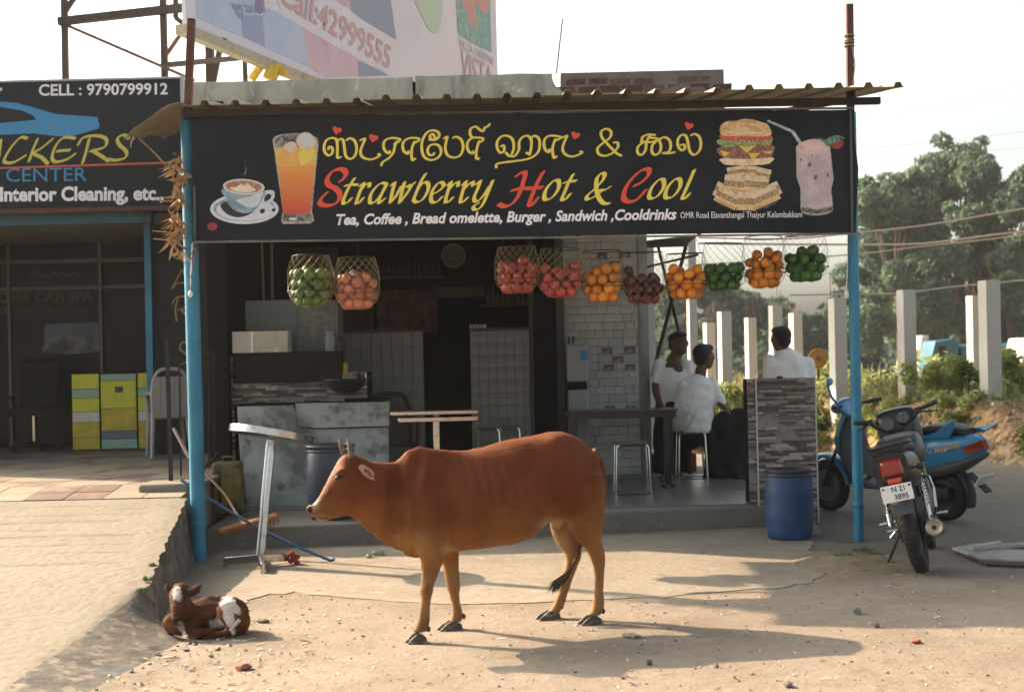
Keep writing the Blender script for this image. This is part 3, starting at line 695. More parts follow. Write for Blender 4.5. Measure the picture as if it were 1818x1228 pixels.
layers("coffee_cup_picture", [
 (P_w, el(434, 371, 61, 27)), (P_b, el(434, 371, 55, 22)), (P_w, el(436, 372, 52, 20)), (P_k, sm([(392,362),(400,378),(420,386),(440,382),(450,372),(420,356)])),
 (P_w, sm([(462,346),(470,339),(484,338),(488,345),(484,356),(468,364),(463,358)])), (P_k, sm([(470,350),(476,344),(482,347),(479,354),(470,358)])),
 (P_b, sm([(397,335),(401,352),(410,368),(425,377),(442,378),(456,370),(465,354),(468,338)])), (P_w, sm([(420,356),(440,368),(456,366),(464,350),(466,342),(440,350)])),
 (P_w, el(433, 332, 37, 14, 3)), (P_cof, el(433, 332, 33, 11, 3)), (P_foam, sm([(408,334),(420,340),(440,342),(455,338),(446,332),(440,326),(434,330),(428,327),(420,332)])),
 (P_k, el(466, 375, 5, 4, -30)), (P_k, el(486, 373, 3.5, 3, -20)), (P_b, sm([(433,312),(436,308),(438,300),(434,292),(436,284),(434,292),(437,300),(434,308)], 2)),
])
P_j1 = pr("juice_top", (.72,.38,.09), (.74,.50,.16), 12); P_j2 = pr("juice_mid", (.72,.17,.045), (.70,.24,.06), 8); P_j3 = pr("juice_low", (.56,.085,.035), (.62,.12,.05), 9); P_ice = pr("ice", (.62,.58,.52), (.70,.48,.30), 20); P_gl = pr("glass_line", (.45,.44,.42), (.2,.19,.18), 30); P_yl = pr("lemon", (.74,.60,.10)); P_gr = pr("glass_dark", (.06,.06,.06), (.3,.28,.25), 30)
layers("iced_juice_picture", [
 (P_gl, [(484,250),(487,243),(500,238.5),(524,236.5),(550,239),(563,245),(566,252),(554,375),(558,391),(552,397),(502,398),(499,391),(502,374)]),
 (P_gr, sm([(487,252),(500,259),(525,262),(550,259),(563,252),(550,242),(525,239),(500,241)], 3)),
 (P_j1, [(487,262),(497,264),(510,258),(530,262),(550,258),(563,262),(559,300),(494,300)]),
 (P_yl, [(530,270),(555,262),(560,268),(552,285),(536,296),(531,285)]),
 *[(pr("juice_band_%d" % k, tuple(a_*(1-k/9)+b_*(k/9) for a_, b_ in zip((.74,.30,.06), (.58,.085,.035)))), [(493+k*1.0, 296+k*8.4 + 3*math.sin(k*2)), (560-k*.9, 293+k*8.4), (559-k*.9, 303+k*8.4), (494+k*1.0, 306+k*8.4)]) for k in range(10)],
 (P_ice, sm([(505,258),(515,252),(524,254),(528,264),(515,270),(506,266)], 3)), (P_ice, sm([(526,250),(531,240),(542,235),(553,239),(562,250),(560,258),(546,266),(532,263)], 3)), (P_w, sm([(530,248),(540,238),(552,241),(556,252),(545,258),(534,256)], 3)),
 (P_gr, [(503,381),(552,381),(555,392),(503,393)]), (P_w, el(520, 389, 8, 2.4)),
])
P_bun = pr("bun", (.62,.36,.13), (.78,.56,.30), 14); P_bun2 = pr("bun_pale", (.80,.66,.45), (.70,.48,.24), 20); P_tom = pr("tomato", (.52,.05,.035), (.66,.16,.09), 60); P_let = pr("lettuce", (.16,.26,.06), (.42,.46,.22), 60); P_mt = pr("patty", (.20,.075,.04), (.36,.18,.11), 50); P_ch = pr("cheese", (.80,.50,.07))
layers("burger_picture", [
 (P_bun2, sm([(1280,282),(1281,288),(1290,293),(1325,294),(1360,292),(1370,287),(1371,280),(1325,276)])),
 (P_mt, sm([(1276,262),(1278,276),(1300,282),(1340,282),(1368,279),(1373,270),(1372,258),(1325,254)])),
 (P_ch, [(1278,268),(1296,271),(1286,280)]), (P_ch, [(1310,258),(1342,258),(1326,272)]), (P_ch, [(1328,272),(1350,272),(1336,284)]), (P_ch, [(1352,270),(1374,268),(1366,274)]),
 (P_let, sm([(1276,248),(1275,256),(1290,262),(1310,259),(1325,262),(1345,257),(1365,258),(1371,250),(1368,245),(1325,244)])),
 (P_tom, sm([(1280,240),(1280,246),(1296,250),(1325,250),(1350,251),(1368,247),(1367,241),(1325,239)])),
 (P_bun, sm([(1278,235),(1279,224),(1290,216),(1305,215),(1320,211.5),(1338,213),(1350,217),(1362,221),(1368,231),(1367,241),(1340,243),(1320,242),(1290,242),(1280,239)])),
 (P_bun2, sm([(1284,232),(1292,236),(1320,239),(1350,238),(1362,236),(1340,234),(1310,235)], 3)), (P_bun2, el(1312, 221, 12, 3.5, -8)), (P_bun2, el(1338, 222, 10, 3, 8)),
])
P_br = pr("bread", (.66,.46,.22), (.78,.63,.40), 30); P_br2 = pr("bread_top", (.76,.62,.42), (.62,.45,.25), 30); P_fil = pr("filling", (.30,.12,.06), (.50,.45,.22), 90); P_pl = pr("plate_dark", (.05,.05,.045), (.15,.14,.11), 30)
it = [(P_pl, el(1325, 352, 57, 22))]
for (x, y, w_, h_, ry) in ((1306,305,30,18,-8),(1331,304,28,18,3),(1354,312,26,26,14),(1283,340,30,26,24),(1372,338,26,24,-26),(1303,327,36,30,6),(1341,328,40,32,5),(1291,352,42,28,26),(1358,350,48,28,-24),(1324,358,34,32,2)):
    c_, s_ = math.cos(R(ry)), math.sin(R(ry))
    def qd(y0, y1, x0=-1, x1=1): return [(x + w_/2*a*c_ - yy*s_, y + w_/2*a*s_ + yy*c_) for a, yy in ((x0, y0), (x1, y0), (x1, y1), (x0, y1))]
    it += [(P_br, qd(-h_/2, h_/2)), (P_br2, qd(-h_/2, -h_/5)), (P_fil, qd(-h_/6, h_/6)), (P_bun, qd(h_*.3, h_/2))]
layers("sandwich_picture", it)
P_mk = pr("milkshake", (.46,.37,.39), (.58,.47,.48), 10); P_mk2 = pr("milkshake_top", (.68,.46,.44), (.72,.56,.54), 14); P_mkd = pr("shake_speck", (.16,.10,.13)); P_lf = pr("leaf", (.06,.16,.10), (.18,.30,.2), 40); P_st = pr("strawberry", (.30,.03,.03)); P_str = pr("straw", (.30,.42,.50), (.55,.62,.68), 40)
layers("milkshake_picture", [
 (P_gl, [(1413,262),(1414,315),(1421,335),(1421,370),(1424,378),(1438,382.5),(1455,382.5),(1470,380),(1479,374),(1476,335),(1480,317),(1474,262)]),
 (P_gr, [(1422,368),(1450,373),(1478,367),(1478,374),(1450,380),(1424,376)]),
 (P_mk, [(1414,264),(1415,315),(1423,335),(1423,366),(1450,371),(1476,365),(1474,335),(1478,317),(1473,264)]),
 (P_mk2, sm([(1413,264),(1418,256),(1430,250),(1446,247),(1460,251),(1469,258),(1474,264),(1460,272),(1440,276),(1422,271)])),
 (P_str, [(1361,216),(1364,213),(1409,232),(1424,254),(1419,257),(1405,236)]),
 (P_mkd, el(1437, 293, 3.5, 4)), (P_mkd, el(1448, 315, 3, 5, 20)), (P_mkd, el(1469, 311, 2, 4)), (P_mkd, el(1421, 284, 1.5, 3)), (P_tom, el(1441, 276, 1.8, 2)), (P_tom, el(1421, 262, 2, 1.5)),
 (P_st, sm([(1474,258),(1482,250),(1494,248),(1497,256),(1490,264),(1480,264)], 3)),
 (P_lf, sm([(1450,245),(1458,246),(1466,250),(1458,251)], 3)), (P_lf, sm([(1464,250),(1474,243),(1488,244),(1490,251),(1478,255),(1470,260),(1464,256)], 3)), (P_lf, sm([(1478,241),(1490,241),(1500,246),(1490,246)], 3)),
])
layers("berry_print", [(P_st, el(377, 402, 9, 7)), (P_st, el(377, 401, 4, 3))])
q = MB(); q.tube([SP(840, 283, .006), SP(850, 286, .008), SP(857, 291, .006), SP(860, 297, .006)], .0035, 5); q.build("banner_tear", m_black, sg)

# ================= left shop =================
LY = 14.5
LSP = Plane((0, LY, 0), (0, -1, 0))
ls = thing("car_wash_sign", "black sign board with a blue car outline, phone number and yellow brushed lettering", "sign", (-4.5, LY, 3.1))
c0 = LSP(320, 140); c1 = LSP(320, 364)
lsb = MB(); xl = -7.2; sl_ = (LSP(0, 148).z - c0.z)/(LSP(0, 148).x - c0.x)
lsb.prism([V((c0.x, LY, c0.z)), V((c0.x, LY, c1.z)), V((xl, LY, c1.z + .0)), V((xl, LY, c0.z))], (0, .04, 0))
lsb.build("sign_board", mat("sign_black", (.009, .0135, .018), .5, spec=.25), ls)
q = MB(); q.bb(c0.x+.002, c0.x+.03, LY-.02, LY+.06, c1.z-.02, c0.z+.03); q.bb(xl, c0.x, LY-.015, LY+.05, c0.z+.002, c0.z+.022); q.build("board_frame", mat("pale_frame", (.35,.38,.42), .5), ls)
q = MB(); q.bb(xl, c0.x, LY-.02, LY+.06, c1.z-.05, c1.z-.003); q.build("board_frame", m_rust, ls)
m_lb = mat("print_blue", (.035, .22, .46), .5); m_lw = mat("print_offwhite", (.74, .74, .78), .5); m_lor = mat("print_orange", (.52, .10, .035), .5); m_ly = mat("print_mustard", (.50, .45, .07), .5)
def lt(body, u0, v0, u1, v1, dv, m, **k): return stext(body, u0, v0, u1, v1, dv, m, plane=LSP, parent=ls, **k)
lt("CELL : 9790799912", 69, 171, 298, 150, 2.5, m_lw, offset=.02)
lt(",", 0, 163, 4, 156, 0, m_lw)
lt("CENTER", 11, 323, 154, 299, 1.5, m_lb)
lt("Interior Cleaning, etc.,", 0, 366, 291, 332, 2.5, m_lw, offset=.035)
q = MB(); q.face([LSP(-160, 181, .003), LSP(0, 181, .003), LSP(30, 183, .003), LSP(62, 192, .003), LSP(100, 203, .003), LSP(173, 208, .003), LSP(177, 224, .003), LSP(174, 229, .003), LSP(125, 243, .003), LSP(100, 242, .003), LSP(60, 237, .003), LSP(0, 240, .003), LSP(-160, 246, .003)][::-1])
q.mi = 1; q.face([LSP(-120, 192, .005), LSP(0, 190, .005), LSP(40, 197, .005), LSP(60, 206, .005), LSP(64, 213, .005), LSP(0, 219, .005), LSP(-120, 226, .005)][::-1])
q.fixn = False; q.build("car_outline_print", [m_lb, mat("sign_black", ())], ls)
CD = lambda x, y: (x/3.232, y/3.232)
k1 = [[(5,805),(0,850),(-5,900)], [(155,795),(120,790),(70,840),(30,905),(30,932),(80,932),(145,895)], [(215,800),(190,860),(168,925)], [(300,800),(240,850),(195,880),(240,905),(275,940)],
 [(430,795),(370,790),(325,830),(300,900),(320,930),(385,915),(430,885)], [(330,868),(400,862)], [(512,800),(495,870),(475,935)], [(450,830),(480,790),(560,780),(610,800),(600,845),(520,868)], [(530,865),(580,895),(625,925)],
 [(740,795),(710,775),(675,795),(685,830),(725,870),(720,905),(670,920),(622,915)]]
q = MB(); q.fixn = False; pen(q, k1, CD, 7.5, 40, 3.0, LSP, .004); q.build("brush_lettering", m_ly, ls)
q = MB(); q.fixn = False; q.face([LSP(-160, 301, .003), LSP(0, 297, .003), LSP(306, 287, .003), LSP(306, 290.5, .003), LSP(0, 300, .003), LSP(-160, 304, .003)][::-1]); q.build("orange_rule", m_lor, ls)

lb = thing("car_wash_shop", "dim open fronted car wash shop with blue beam and glazed office front", "building", (-4.6, LY+.3, .52))
q = MB(); q.bb(-7.5, c0.x+.02, LY+.08, 19.5, c0.z-.05, c0.z+.02); q.build("roof_slab", m_plaster, lb)
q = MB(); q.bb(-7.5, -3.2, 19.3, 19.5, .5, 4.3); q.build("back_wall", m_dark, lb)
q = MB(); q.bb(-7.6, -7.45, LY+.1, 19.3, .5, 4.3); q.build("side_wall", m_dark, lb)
q = MB(); q.bb(-7.4, c0.x, LY+.25, 17.8, 3.0, 3.06); q.build("soffit", mat("soffit_grey", (.16, .145, .12), .9, vary=.2), lb)
b_a, b_b = P(0, 388, LY+.15), P(268, 384, LY+.15)
q = MB(); q.bb(-7.4, P(270, 386, LY+.15).x, LY+.1, LY+.22, P(200, 398, LY+.15).z, P(200, 373, LY+.15).z); q.build("blue_beam", mat("aged_blue_beam", (.020,.085,.12), .6, layers=((4,(.05,.045,.04),.5,.7,6),)), lb, bevel=.006)  # blue darkened to carry the shade it hangs in, with rusty patches
pf_, pt_ = P(271, 830, 15.2), P(262, 372, 15.2)
q = MB(); q.bar(V((pf_.x, 15.2, .5)), pt_, .075, .075, (0, 1, 0)); q.build("blue_column", m_blue, lb, bevel=.004)
# glazed front at Y=17.6
GY = 17.4
m_glass = mat("dark_glass", (.008, .0075, .007), .25, spec=.2)
q = MB(); q.bb(P(-140, 600, GY).x, P(300, 600, GY).x, GY+.02, GY+.03, .53, 3.0); q.build("glass_front", m_glass, lb)
m_mul = mat("mullion_grey", (.13, .12, .105), .5, metal=.3)
q = MB(); q.bb(-7.4, P(262, 460, GY).x, GY-.04, GY+.015, P(130, 467, GY).z, P(130, 460, GY).z); q.build("glazing_bar", m_mul, lb)
q = MB(); q.bb(-7.4, P(262, 510, GY).x, GY-.03, GY+.015, P(130, 514, GY).z, P(130, 508, GY).z); q.build("glazing_bar", m_mul, lb)
for u in (19, 181):
    q = MB(); q.bb(P(u-2.5, 600, GY).x, P(u+2.5, 600, GY).x, GY-.045, GY+.01, .53, 3.0); q.build("glazing_bar", m_mul, lb)
GP = Plane((0, GY, 0), (0, -1, 0))
stext("OHA CAR SPA", -4, 538, 166, 518, 2, mat("faded_gold", (.07, .05, .028), .6), plane=GP, parent=lb, off=.004, offset=.03)
stext("CAR WASH CENTER & DETAILING", 0, 558, 160, 546, 1, mat("faded_gold", ()), plane=GP, parent=lb, off=.004)
q = MB(); q.fixn = False; pen(q, [[(55,490),(60,484),(66,490),(70,484),(78,492),(84,486),(90,492),(97,484),(103,490),(112,485),(122,490),(132,486),(142,490)]], lambda x, y: (x, y), 3, 20, 2.2, GP, .02); q.build("window_lettering", mat("faded_orange", (.16,.08,.03), .6), lb)
# pale band on the window glass: flat sky and car shapes
layers("window_poster", [(pr("poster_sky", (.06,.10,.12), (.10,.15,.17), 3), [(80,575),(175,572),(177,625),(78,628)]), (pr("poster_car", (.16,.16,.15), (.04,.05,.05), 5), sm([(76,618),(90,600),(120,596),(150,598),(172,608),(174,624),(120,628),(82,628)]))], parent=lb, plane=GP, off=.005)
# the black panel with gold letters between the shops
BY = 15.35
bx0, bx1 = P(272, 500, BY).x, P(345, 500, BY).x
bn = thing("letter_panel", "tall black panel with gold letters CARS reading downwards, behind the railing", "sign", (bx0, BY, .5))
q = MB(); q.bb(bx0, XL-.2, BY, BY+.06, .5, P(300, 372, BY).z); q.build("panel_board", mat("panel_black", (.010, .009, .009), .6), bn)
BP = Plane((0, BY, 0), (0, -1, 0))
CE = lambda x, y: (x/2.455, 360 + y/2.455)
m_gold = mat("gold_letter", (.42, .26, .07), .5)
for st_ in ([[(800,160),(775,155),(752,195),(755,230),(780,245),(800,235)]], [[(795,290),(770,335),(750,375)], [(795,290),(812,330),(825,370)], [(750,375),(775,350),(810,350)]],
  [[(778,410),(765,460),(770,515)], [(752,440),(770,412),(810,410),(822,435),(800,460),(778,465)], [(790,465),(820,500)]], [[(820,610),(795,608),(785,635),(810,660),(815,690),(790,702)]]):
    q = MB(); q.fixn = False; pen(q, st_, CE, 3.6, 35, 2.0, BP, .004); q.build("gold_letter", m_gold, bn)

# ================= billboard and truss =================
bd = V((.309, .951, 0)).normalized(); YL = 16.6
Lc = P(330, 35, YL); bnrm = V((bd.y, -bd.x, 0)); BB = Plane(Lc, bnrm)
bb = thing("billboard", "huge pale advertising billboard seen at a slant above the shop roof", "billboard", (Lc.x, Lc.y, 4.2))
m_bbw = mat("billboard_print", (.62, .58, .66), .5, layers=((.6, (.66,.62,.68), .4, .6, 3),), coord='World')
rt = BB(884, 140); W_ = (V((rt.x, rt.y, 0)) - V((Lc.x, Lc.y, 0))).length
zb = lambda t: Lc.z + (BB(560, 137).z - Lc.z) * t
zbot = Lc.z - .05; H_ = 4.6
def bpt(s, z, off=0): return V((Lc.x, Lc.y, 0)) + bd*s + V((0, 0, z)) + bnrm*off
zc = G  # unused alias
# bottom edge stays level in the world
q = MB(); q.prism([bpt(0, zbot), bpt(W_, zbot), bpt(W_, zbot+H_), bpt(0, zbot+H_)], -bnrm*.05); q.build("print_face", m_bbw, bb)
q = MB(); q.prism([bpt(-.05, zbot-.13, .03), bpt(W_, zbot-.13, .03), bpt(W_, zbot-.01, .03), bpt(-.05, zbot-.01, .03)], -bnrm*.14); q.build("lower_ledge", m_cream, bb)
# print areas traced and cut to the board
cl = lambda px, off: [BB(u, v, off) for u, v in px]
bl_ = mat("bb_blue", (.38,.45,.60), .5, coord='World', layers=((1,(.44,.50,.64),.4,.6,3),)); bl2 = mat("bb_blue2", (.27,.31,.48), .5); pk = mat("bb_pink", (.52,.32,.40), .5, coord='World', layers=((1.5,(.58,.40,.46),.4,.6,3),)); gy = mat("bb_slate", (.24,.27,.36), .5); tx = mat("bb_text", (.50,.31,.32), .5); gn = mat("bb_green", (.44,.54,.42), .5); rd = mat("bb_redleaf", (.56,.24,.24), .5); tl_ = mat("bb_teal", (.14,.34,.34), .5, coord='World', layers=((8,(.40,.40,.20),.5,.6,3),))  # print colours paled: backlight and haze are mixed into the palette
EA = lambda x, y: (320 + x/3.1345, y/3.1345)
def bpoly(px): return [EA(*p) for p in px]
q = MB(); q.fixn = False; q.ms = None
its = [(bl_, bpoly([(85,0),(420,0),(470,40),(560,80),(690,160),(715,375),(650,350),(470,265),(340,205),(90,100)])),
 (bl2, bpoly([(335,85),(460,90),(470,262),(345,205)])), (mat("bb_plum", (.28,.17,.34), .5), bpoly([(415,0),(465,0),(470,70),(440,80),(412,60)])),
 (pk, bpoly([(680,155),(830,225),(985,330),(990,425),(800,430),(715,375)])), (gy, bpoly([(985,335),(1160,420),(992,428)])),
 (m_bbw, bpoly([(540,0),(850,0),(1000,60),(1200,225),(1170,425),(1150,415),(900,280),(690,160),(560,85)])),
 (gy, bpoly([(945,0),(1170,0),(1200,225),(1000,105),(945,62)])), (pk, bpoly([(850,0),(945,0),(948,58)])),
 (gn, sm([EA(*p) for p in [(1310,0),(1335,70),(1370,150),(1400,182),(1430,180),(1448,120),(1450,0)]], 3)),
 (tl_, bpoly([(1533,0),(1722,0),(1730,292),(1620,240),(1545,190)])),
 (rd, sm([EA(*p) for p in [(1560,0),(1590,60),(1605,130),(1630,150),(1640,60),(1625,0)]], 3)), (rd, sm([EA(*p) for p in [(1640,0),(1665,50),(1700,80),(1715,30),(1710,0)]], 3)),
 (tl_, bpoly([(1650,90),(1680,130),(1670,200),(1640,170)]))]
ly = layers("colour_print", [(m_, px) for m_, px in its], parent=bb, plane=BB, off=.003, step=.0006)
text_mesh("Call:42999555", "phone_lettering", tx, bb, [BB(*EA(545,22), .014), BB(*EA(1160,392), .014), BB(*EA(1172,262), .014), BB(*EA(560,-130), .014)], offset=.02)
text_mesh("VILLA GREENS", "small_lettering", mat("bb_grey", (.36,.36,.44), .5), bb, [BB(*EA(1548,262), .014), BB(*EA(1738,362), .014), BB(*EA(1738,322), .014), BB(*EA(1545,210), .014)])
text_mesh("VISTA", "large_lettering", tx, bb, [BB(*EA(1560,440), .014), BB(*EA(1735,520), .014), BB(*EA(1735,375), .014), BB(*EA(1560,275), .014)])
text_mesh("grand", "script_lettering", bl2, bb, [BB(*EA(330,110), .014), BB(*EA(465,85), .014), BB(*EA(455,20), .014), BB(*EA(255,-10), .014)], offset=.01)
# trusswork behind
def mem(q, a, b, w_): q.bar(P(*a), P(*b), w_)
for nm, L_ in (("truss_column", [((117,160,18.5),(113,-60,18.5),.075), ((293,150,18.5),(288,-60,18.5),.08), ((374,150,19.5),(372,60,19.5),.11), ((436,150,19.5),(434,90,19.5),.06)]),
   ("truss_beam", [((104,39,18.5),(345,12,18.4),.10), ((293,116,18.5),(440,102,19.5),.07)]),
   ("truss_brace", [((118,45,18.5),(345,143,18.3),.04), ((113,25,18.5),(135,-8,18.5),.06), ((290,105,18.5),(332,45,18.3),.04), ((312,-8,18.4),(312,32,18.4),.06), ((312,32,18.4),(345,58,18.4),.06), ((378,150,19.3),(394,70,19.3),.07), ((345,52,17.0),(400,75,17.5),.06)])):
    for a, b, w_ in L_: q = MB(); mem(q, a, b, w_); q.build(nm, m_rust if w_ < .05 else m_dsteel, bb)
q = MB()
for a, b, w_ in (((446,142,18.6),(470,108,18.6),.09), ((478,142,18.6),(488,118,18.6),.16), ((488,118,18.6),(508,132,18.6),.1)): mem(q, a, b, w_)
q.build("yellow_brace", mat("yellow_paint", (.62, .40, .04), .6, vary=.3), bb)
q = MB(); q.tube([P(142,142,18), P(131,140,18), P(129,100,18), P(133,97,18), P(139,97,18)], .008, 5)
q.build("bent_rod", m_rust, org=P(142,142,18), label="thin bent rod rising above the car wash sign", cat="rod")
q = MB(); q.tube([P(988,131,14), P(993,85,14), P(999,34,14)], .008, 5)
q.build("antenna_rod", m_rust, org=P(988,131,14), label="thin straight rod standing on the roof where plaster meets brick", cat="rod")
# ================= animals =================
def coat_mat(name, rough=.62, bumpy=.25, sheen=.25):
    m = bpy.data.materials.new(name); m.use_nodes = True; t = m.node_tree; N = t.nodes; L = t.links; b = N["Principled BSDF"]
    b.inputs['Roughness'].default_value = rough; b.inputs["Specular IOR Level"].default_value = .10
    b.inputs['Sheen Weight'].default_value = sheen*.2; b.inputs['Sheen Roughness'].default_value = .5; b.inputs['Sheen Tint'].default_value = (1, .8, .6, 1)
    at = N.new("ShaderNodeAttribute"); at.attribute_name = "coat"
    tc = N.new("ShaderNodeTexCoord")
    def nz(sc, det, st=(1, 1, 1)):
        mp = N.new("ShaderNodeMapping"); mp.inputs['Scale'].default_value = st; L.new(tc.outputs['Object'], mp.inputs[0])
        n = N.new("ShaderNodeTexNoise"); n.inputs['Scale'].default_value = sc; n.inputs['Detail'].default_value = det; L.new(mp.outputs[0], n.inputs['Vector']); return n.outputs[0]
    mr = N.new("ShaderNodeMapRange"); mr.inputs[1].default_value = .3; mr.inputs[2].default_value = .7; mr.inputs[3].default_value = .82; mr.inputs[4].default_value = 1.18; L.new(nz(7, 6), mr.inputs[0])
    m2 = N.new("ShaderNodeMapRange"); m2.inputs[1].default_value = .3; m2.inputs[2].default_value = .7; m2.inputs[3].default_value = .82; m2.inputs[4].default_value = 1.18; L.new(nz(150, 3, (1, 1, .3)), m2.inputs[0])
    mu = N.new("ShaderNodeMath"); mu.operation = 'MULTIPLY'; L.new(mr.outputs[0], mu.inputs[0]); L.new(m2.outputs[0], mu.inputs[1])
    sc_ = N.new("ShaderNodeVectorMath"); sc_.operation = 'SCALE'; L.new(at.outputs['Color'], sc_.inputs[0]); L.new(mu.outputs[0], sc_.inputs['Scale']); L.new(sc_.outputs[0], b.inputs['Base Color'])
    bp = N.new("ShaderNodeBump"); bp.inputs['Strength'].default_value = bumpy; bp.inputs['Distance'].default_value = .004; L.new(nz(170, 4, (1, 1, .35)), bp.inputs['Height']); L.new(bp.outputs[0], b.inputs['Normal'])
    return m
def paint(o, fn):
    me = o.data; a = me.color_attributes.new("coat", 'FLOAT_COLOR', 'POINT'); o0 = _org[o.name]
    buf = []
    for v in me.vertices: c = fn(v.co + o0); buf += [c[0], c[1], c[2], 1.0]
    a.data.foreach_set('color', buf)
def mixc(a, b, t): t = max(0, min(1, t)); return tuple(x*(1-t) + y*t for x, y in zip(a, b))
def sstep(a, b, x): t = max(0, min(1, (x-a)/(b-a))); return t*t*(3-2*t)
def unproj(p):
    d = p - cam_loc; k = d.dot(_f); return 909 + FPX*d.dot(_r)/k, 614 - FPX*d.dot(_u)/k
Ac, Bc = G(770, 1127), G(1012, 1101); ca = (Bc-Ac); ca.z = 0; ca.normalize(); cn = V((ca.y, -ca.x, 0))
def cpl(u, v, lat=0.0): return Plane(Ac + cn*lat, cn)(u, v)
def ring(tp, bt, w, nb=1.0, nt_=1.0, n=28, lat=0.0):
    T, B = cpl(*tp, lat), cpl(*bt, lat); c = (T+B)/2; h = (T-B)/2; out = []
    for k in range(n):
        a = 2*math.pi*k/n; s, q = math.cos(a), math.sin(a)
        ww = w * ((1 + (nt_-1)*max(0, s)) if s > 0 else (1 + (nb-1)*(-s)))
        e = .85; out.append(c + h*(abs(s)**e*(1 if s > 0 else -1)) + cn*(ww*abs(q)**e*(1 if q > 0 else -1)))
    return out
cow = thing("cow", "red-brown humped cow with short horns standing side-on across the dusty forecourt", "cow", ((Ac+Bc)/2))
q = MB()
st = [((1061,836),(1062,882),.05,1,1),((1053,806),(1057,912),.13,.9,.6),((1038,786),(1042,934),.168,.9,.6),((1015,770),(1018,934),.19,.8,.6),((994,765.5),(994,926),.205,.8,.75),((966,769),(966,929),.205,.8,.85),((936,774),(936,954),.225,.85,.88),((900,782),(900,966),.24,.85,.85),((865,791),(865,972),.245,.85,.75),((830,797.5),(830,976),.235,.8,.6),((800,799),(800,979),.215,.7,.45),((772,796),(772,984),.19,.55,.4),((745,790.5),(748,990),.168,.4,.35),((722,800),(728,982),.140,.3,.4),((704,820),(703,976),.118,.25,.5),((682,822),(678,963),.102,.3,.6),((660,819),(656,946),.093,.4,.7),((641,812),(636,926),.088,.5,.8),((622,806),(622,916),.082,.6,.9)]
q.loft([ring(*s) for s in st])
hd = [((645,818),(640,905),.05,.7,.9),((628,806),(634,916),.082,.6,.85),((614,805),(621,915),.088,.55,.8),((604,813),(610,916),.088,.5,.8),((594,830),(599,920),.080,.5,.75),((583,852),(588,923),.062,.55,.8),((571,874),(579,925),.048,.7,.85),((561,890),(572,926),.043,.8,.9),((552,899),(567,926),.045,.85,.95),((546,903),(563,924),.045,.9,1),((545,908),(560,919),.03,1,1)]
q.loft([ring(*s) for s in hd])
def leg(stn, lat, l2=None, n=18):
    rings = []
    for i, (u, v, hw, ry) in enumerate(stn):
        la = lat if l2 is None else lat + (l2-lat)*i/(len(stn)-1)
        c = cpl(u, v, la); k = hw/ (FPX/(c-cam_loc).dot(_f)) / abs(ca.x)
        rings.append([c + ca*(k*math.cos(2*math.pi*j/n)) + cn*(ry*math.sin(2*math.pi*j/n)) for j in range(n)])
    q.loft(rings)
leg([(770,870,36,.07),(768,915,38,.09),(767,945,35,.085),(768,970,28,.07),(769,990,22,.055),(765,1012,15.5,.046),(759.5,1035,12,.038),(757,1048,12,.038),(756,1060,9.5,.031),(754.5,1075,8,.026),(753.5,1090,8,.026),(752,1103,10,.032),(748.5,1113,10,.033),(744,1121,11.5,.036)], .085, .12)
leg([(790,890,30,.06),(793,940,24,.06),(796,975,18,.05),(800,1005,13,.042),(803,1030,11.5,.037),(804.5,1042,11.5,.037),(807,1056,9,.03),(810,1072,8,.026),(812.5,1086,9.5,.03),(811.5,1095,10.5,.033),(808,1104,11,.035)], -.09, -.12)
leg([(1034,840,33,.09),(1036,880,36,.11),(1036,915,35,.10),(1040,940,28,.08),(1048,960,20.5,.058),(1057,975,16,.045),(1061,987,13.5,.04),(1063.5,1005,10,.032),(1064,1025,8.8,.027),(1063.5,1050,8.6,.027),(1062,1070,10,.031),(1059,1082,10.5,.034),(1052,1091,12,.036)], .11, .13)
leg([(1008,870,33,.09),(1005,915,27,.085),(1004,945,23,.07),(1010,965,20,.055),(1018,980,15,.045),(1018,992,12.5,.039),(1013,1010,10.5,.032),(1007,1028,9,.028),(999,1052,8.8,.027),(992,1070,10.5,.031),(987,1079,10.5,.034),(980,1089,12,.036)], -.09, -.12)
# hook bones, pin bone, shoulder, brisket, udder, cheek, brow
for (u, v, la, r3) in ((738,972,.0,(.085,.05,.05)),(990,934,.0,(.04,.05,.028)),(612,880,.045,(.055,.04,.07)),(607,838,.068,(.035,.022,.022)),(551,903,.03,(.022,.02,.022)),(605,838,-.068,(.035,.022,.022))):
    q.ell(cpl(u, v, la), r3, Matrix((ca, cn, V((0,0,1)))).transposed())
for u, v in ((986,942),(994,940)): q.cyl(cpl(u, v-8, .03), cpl(u+1, v+6, .03), .010, .007, 8)
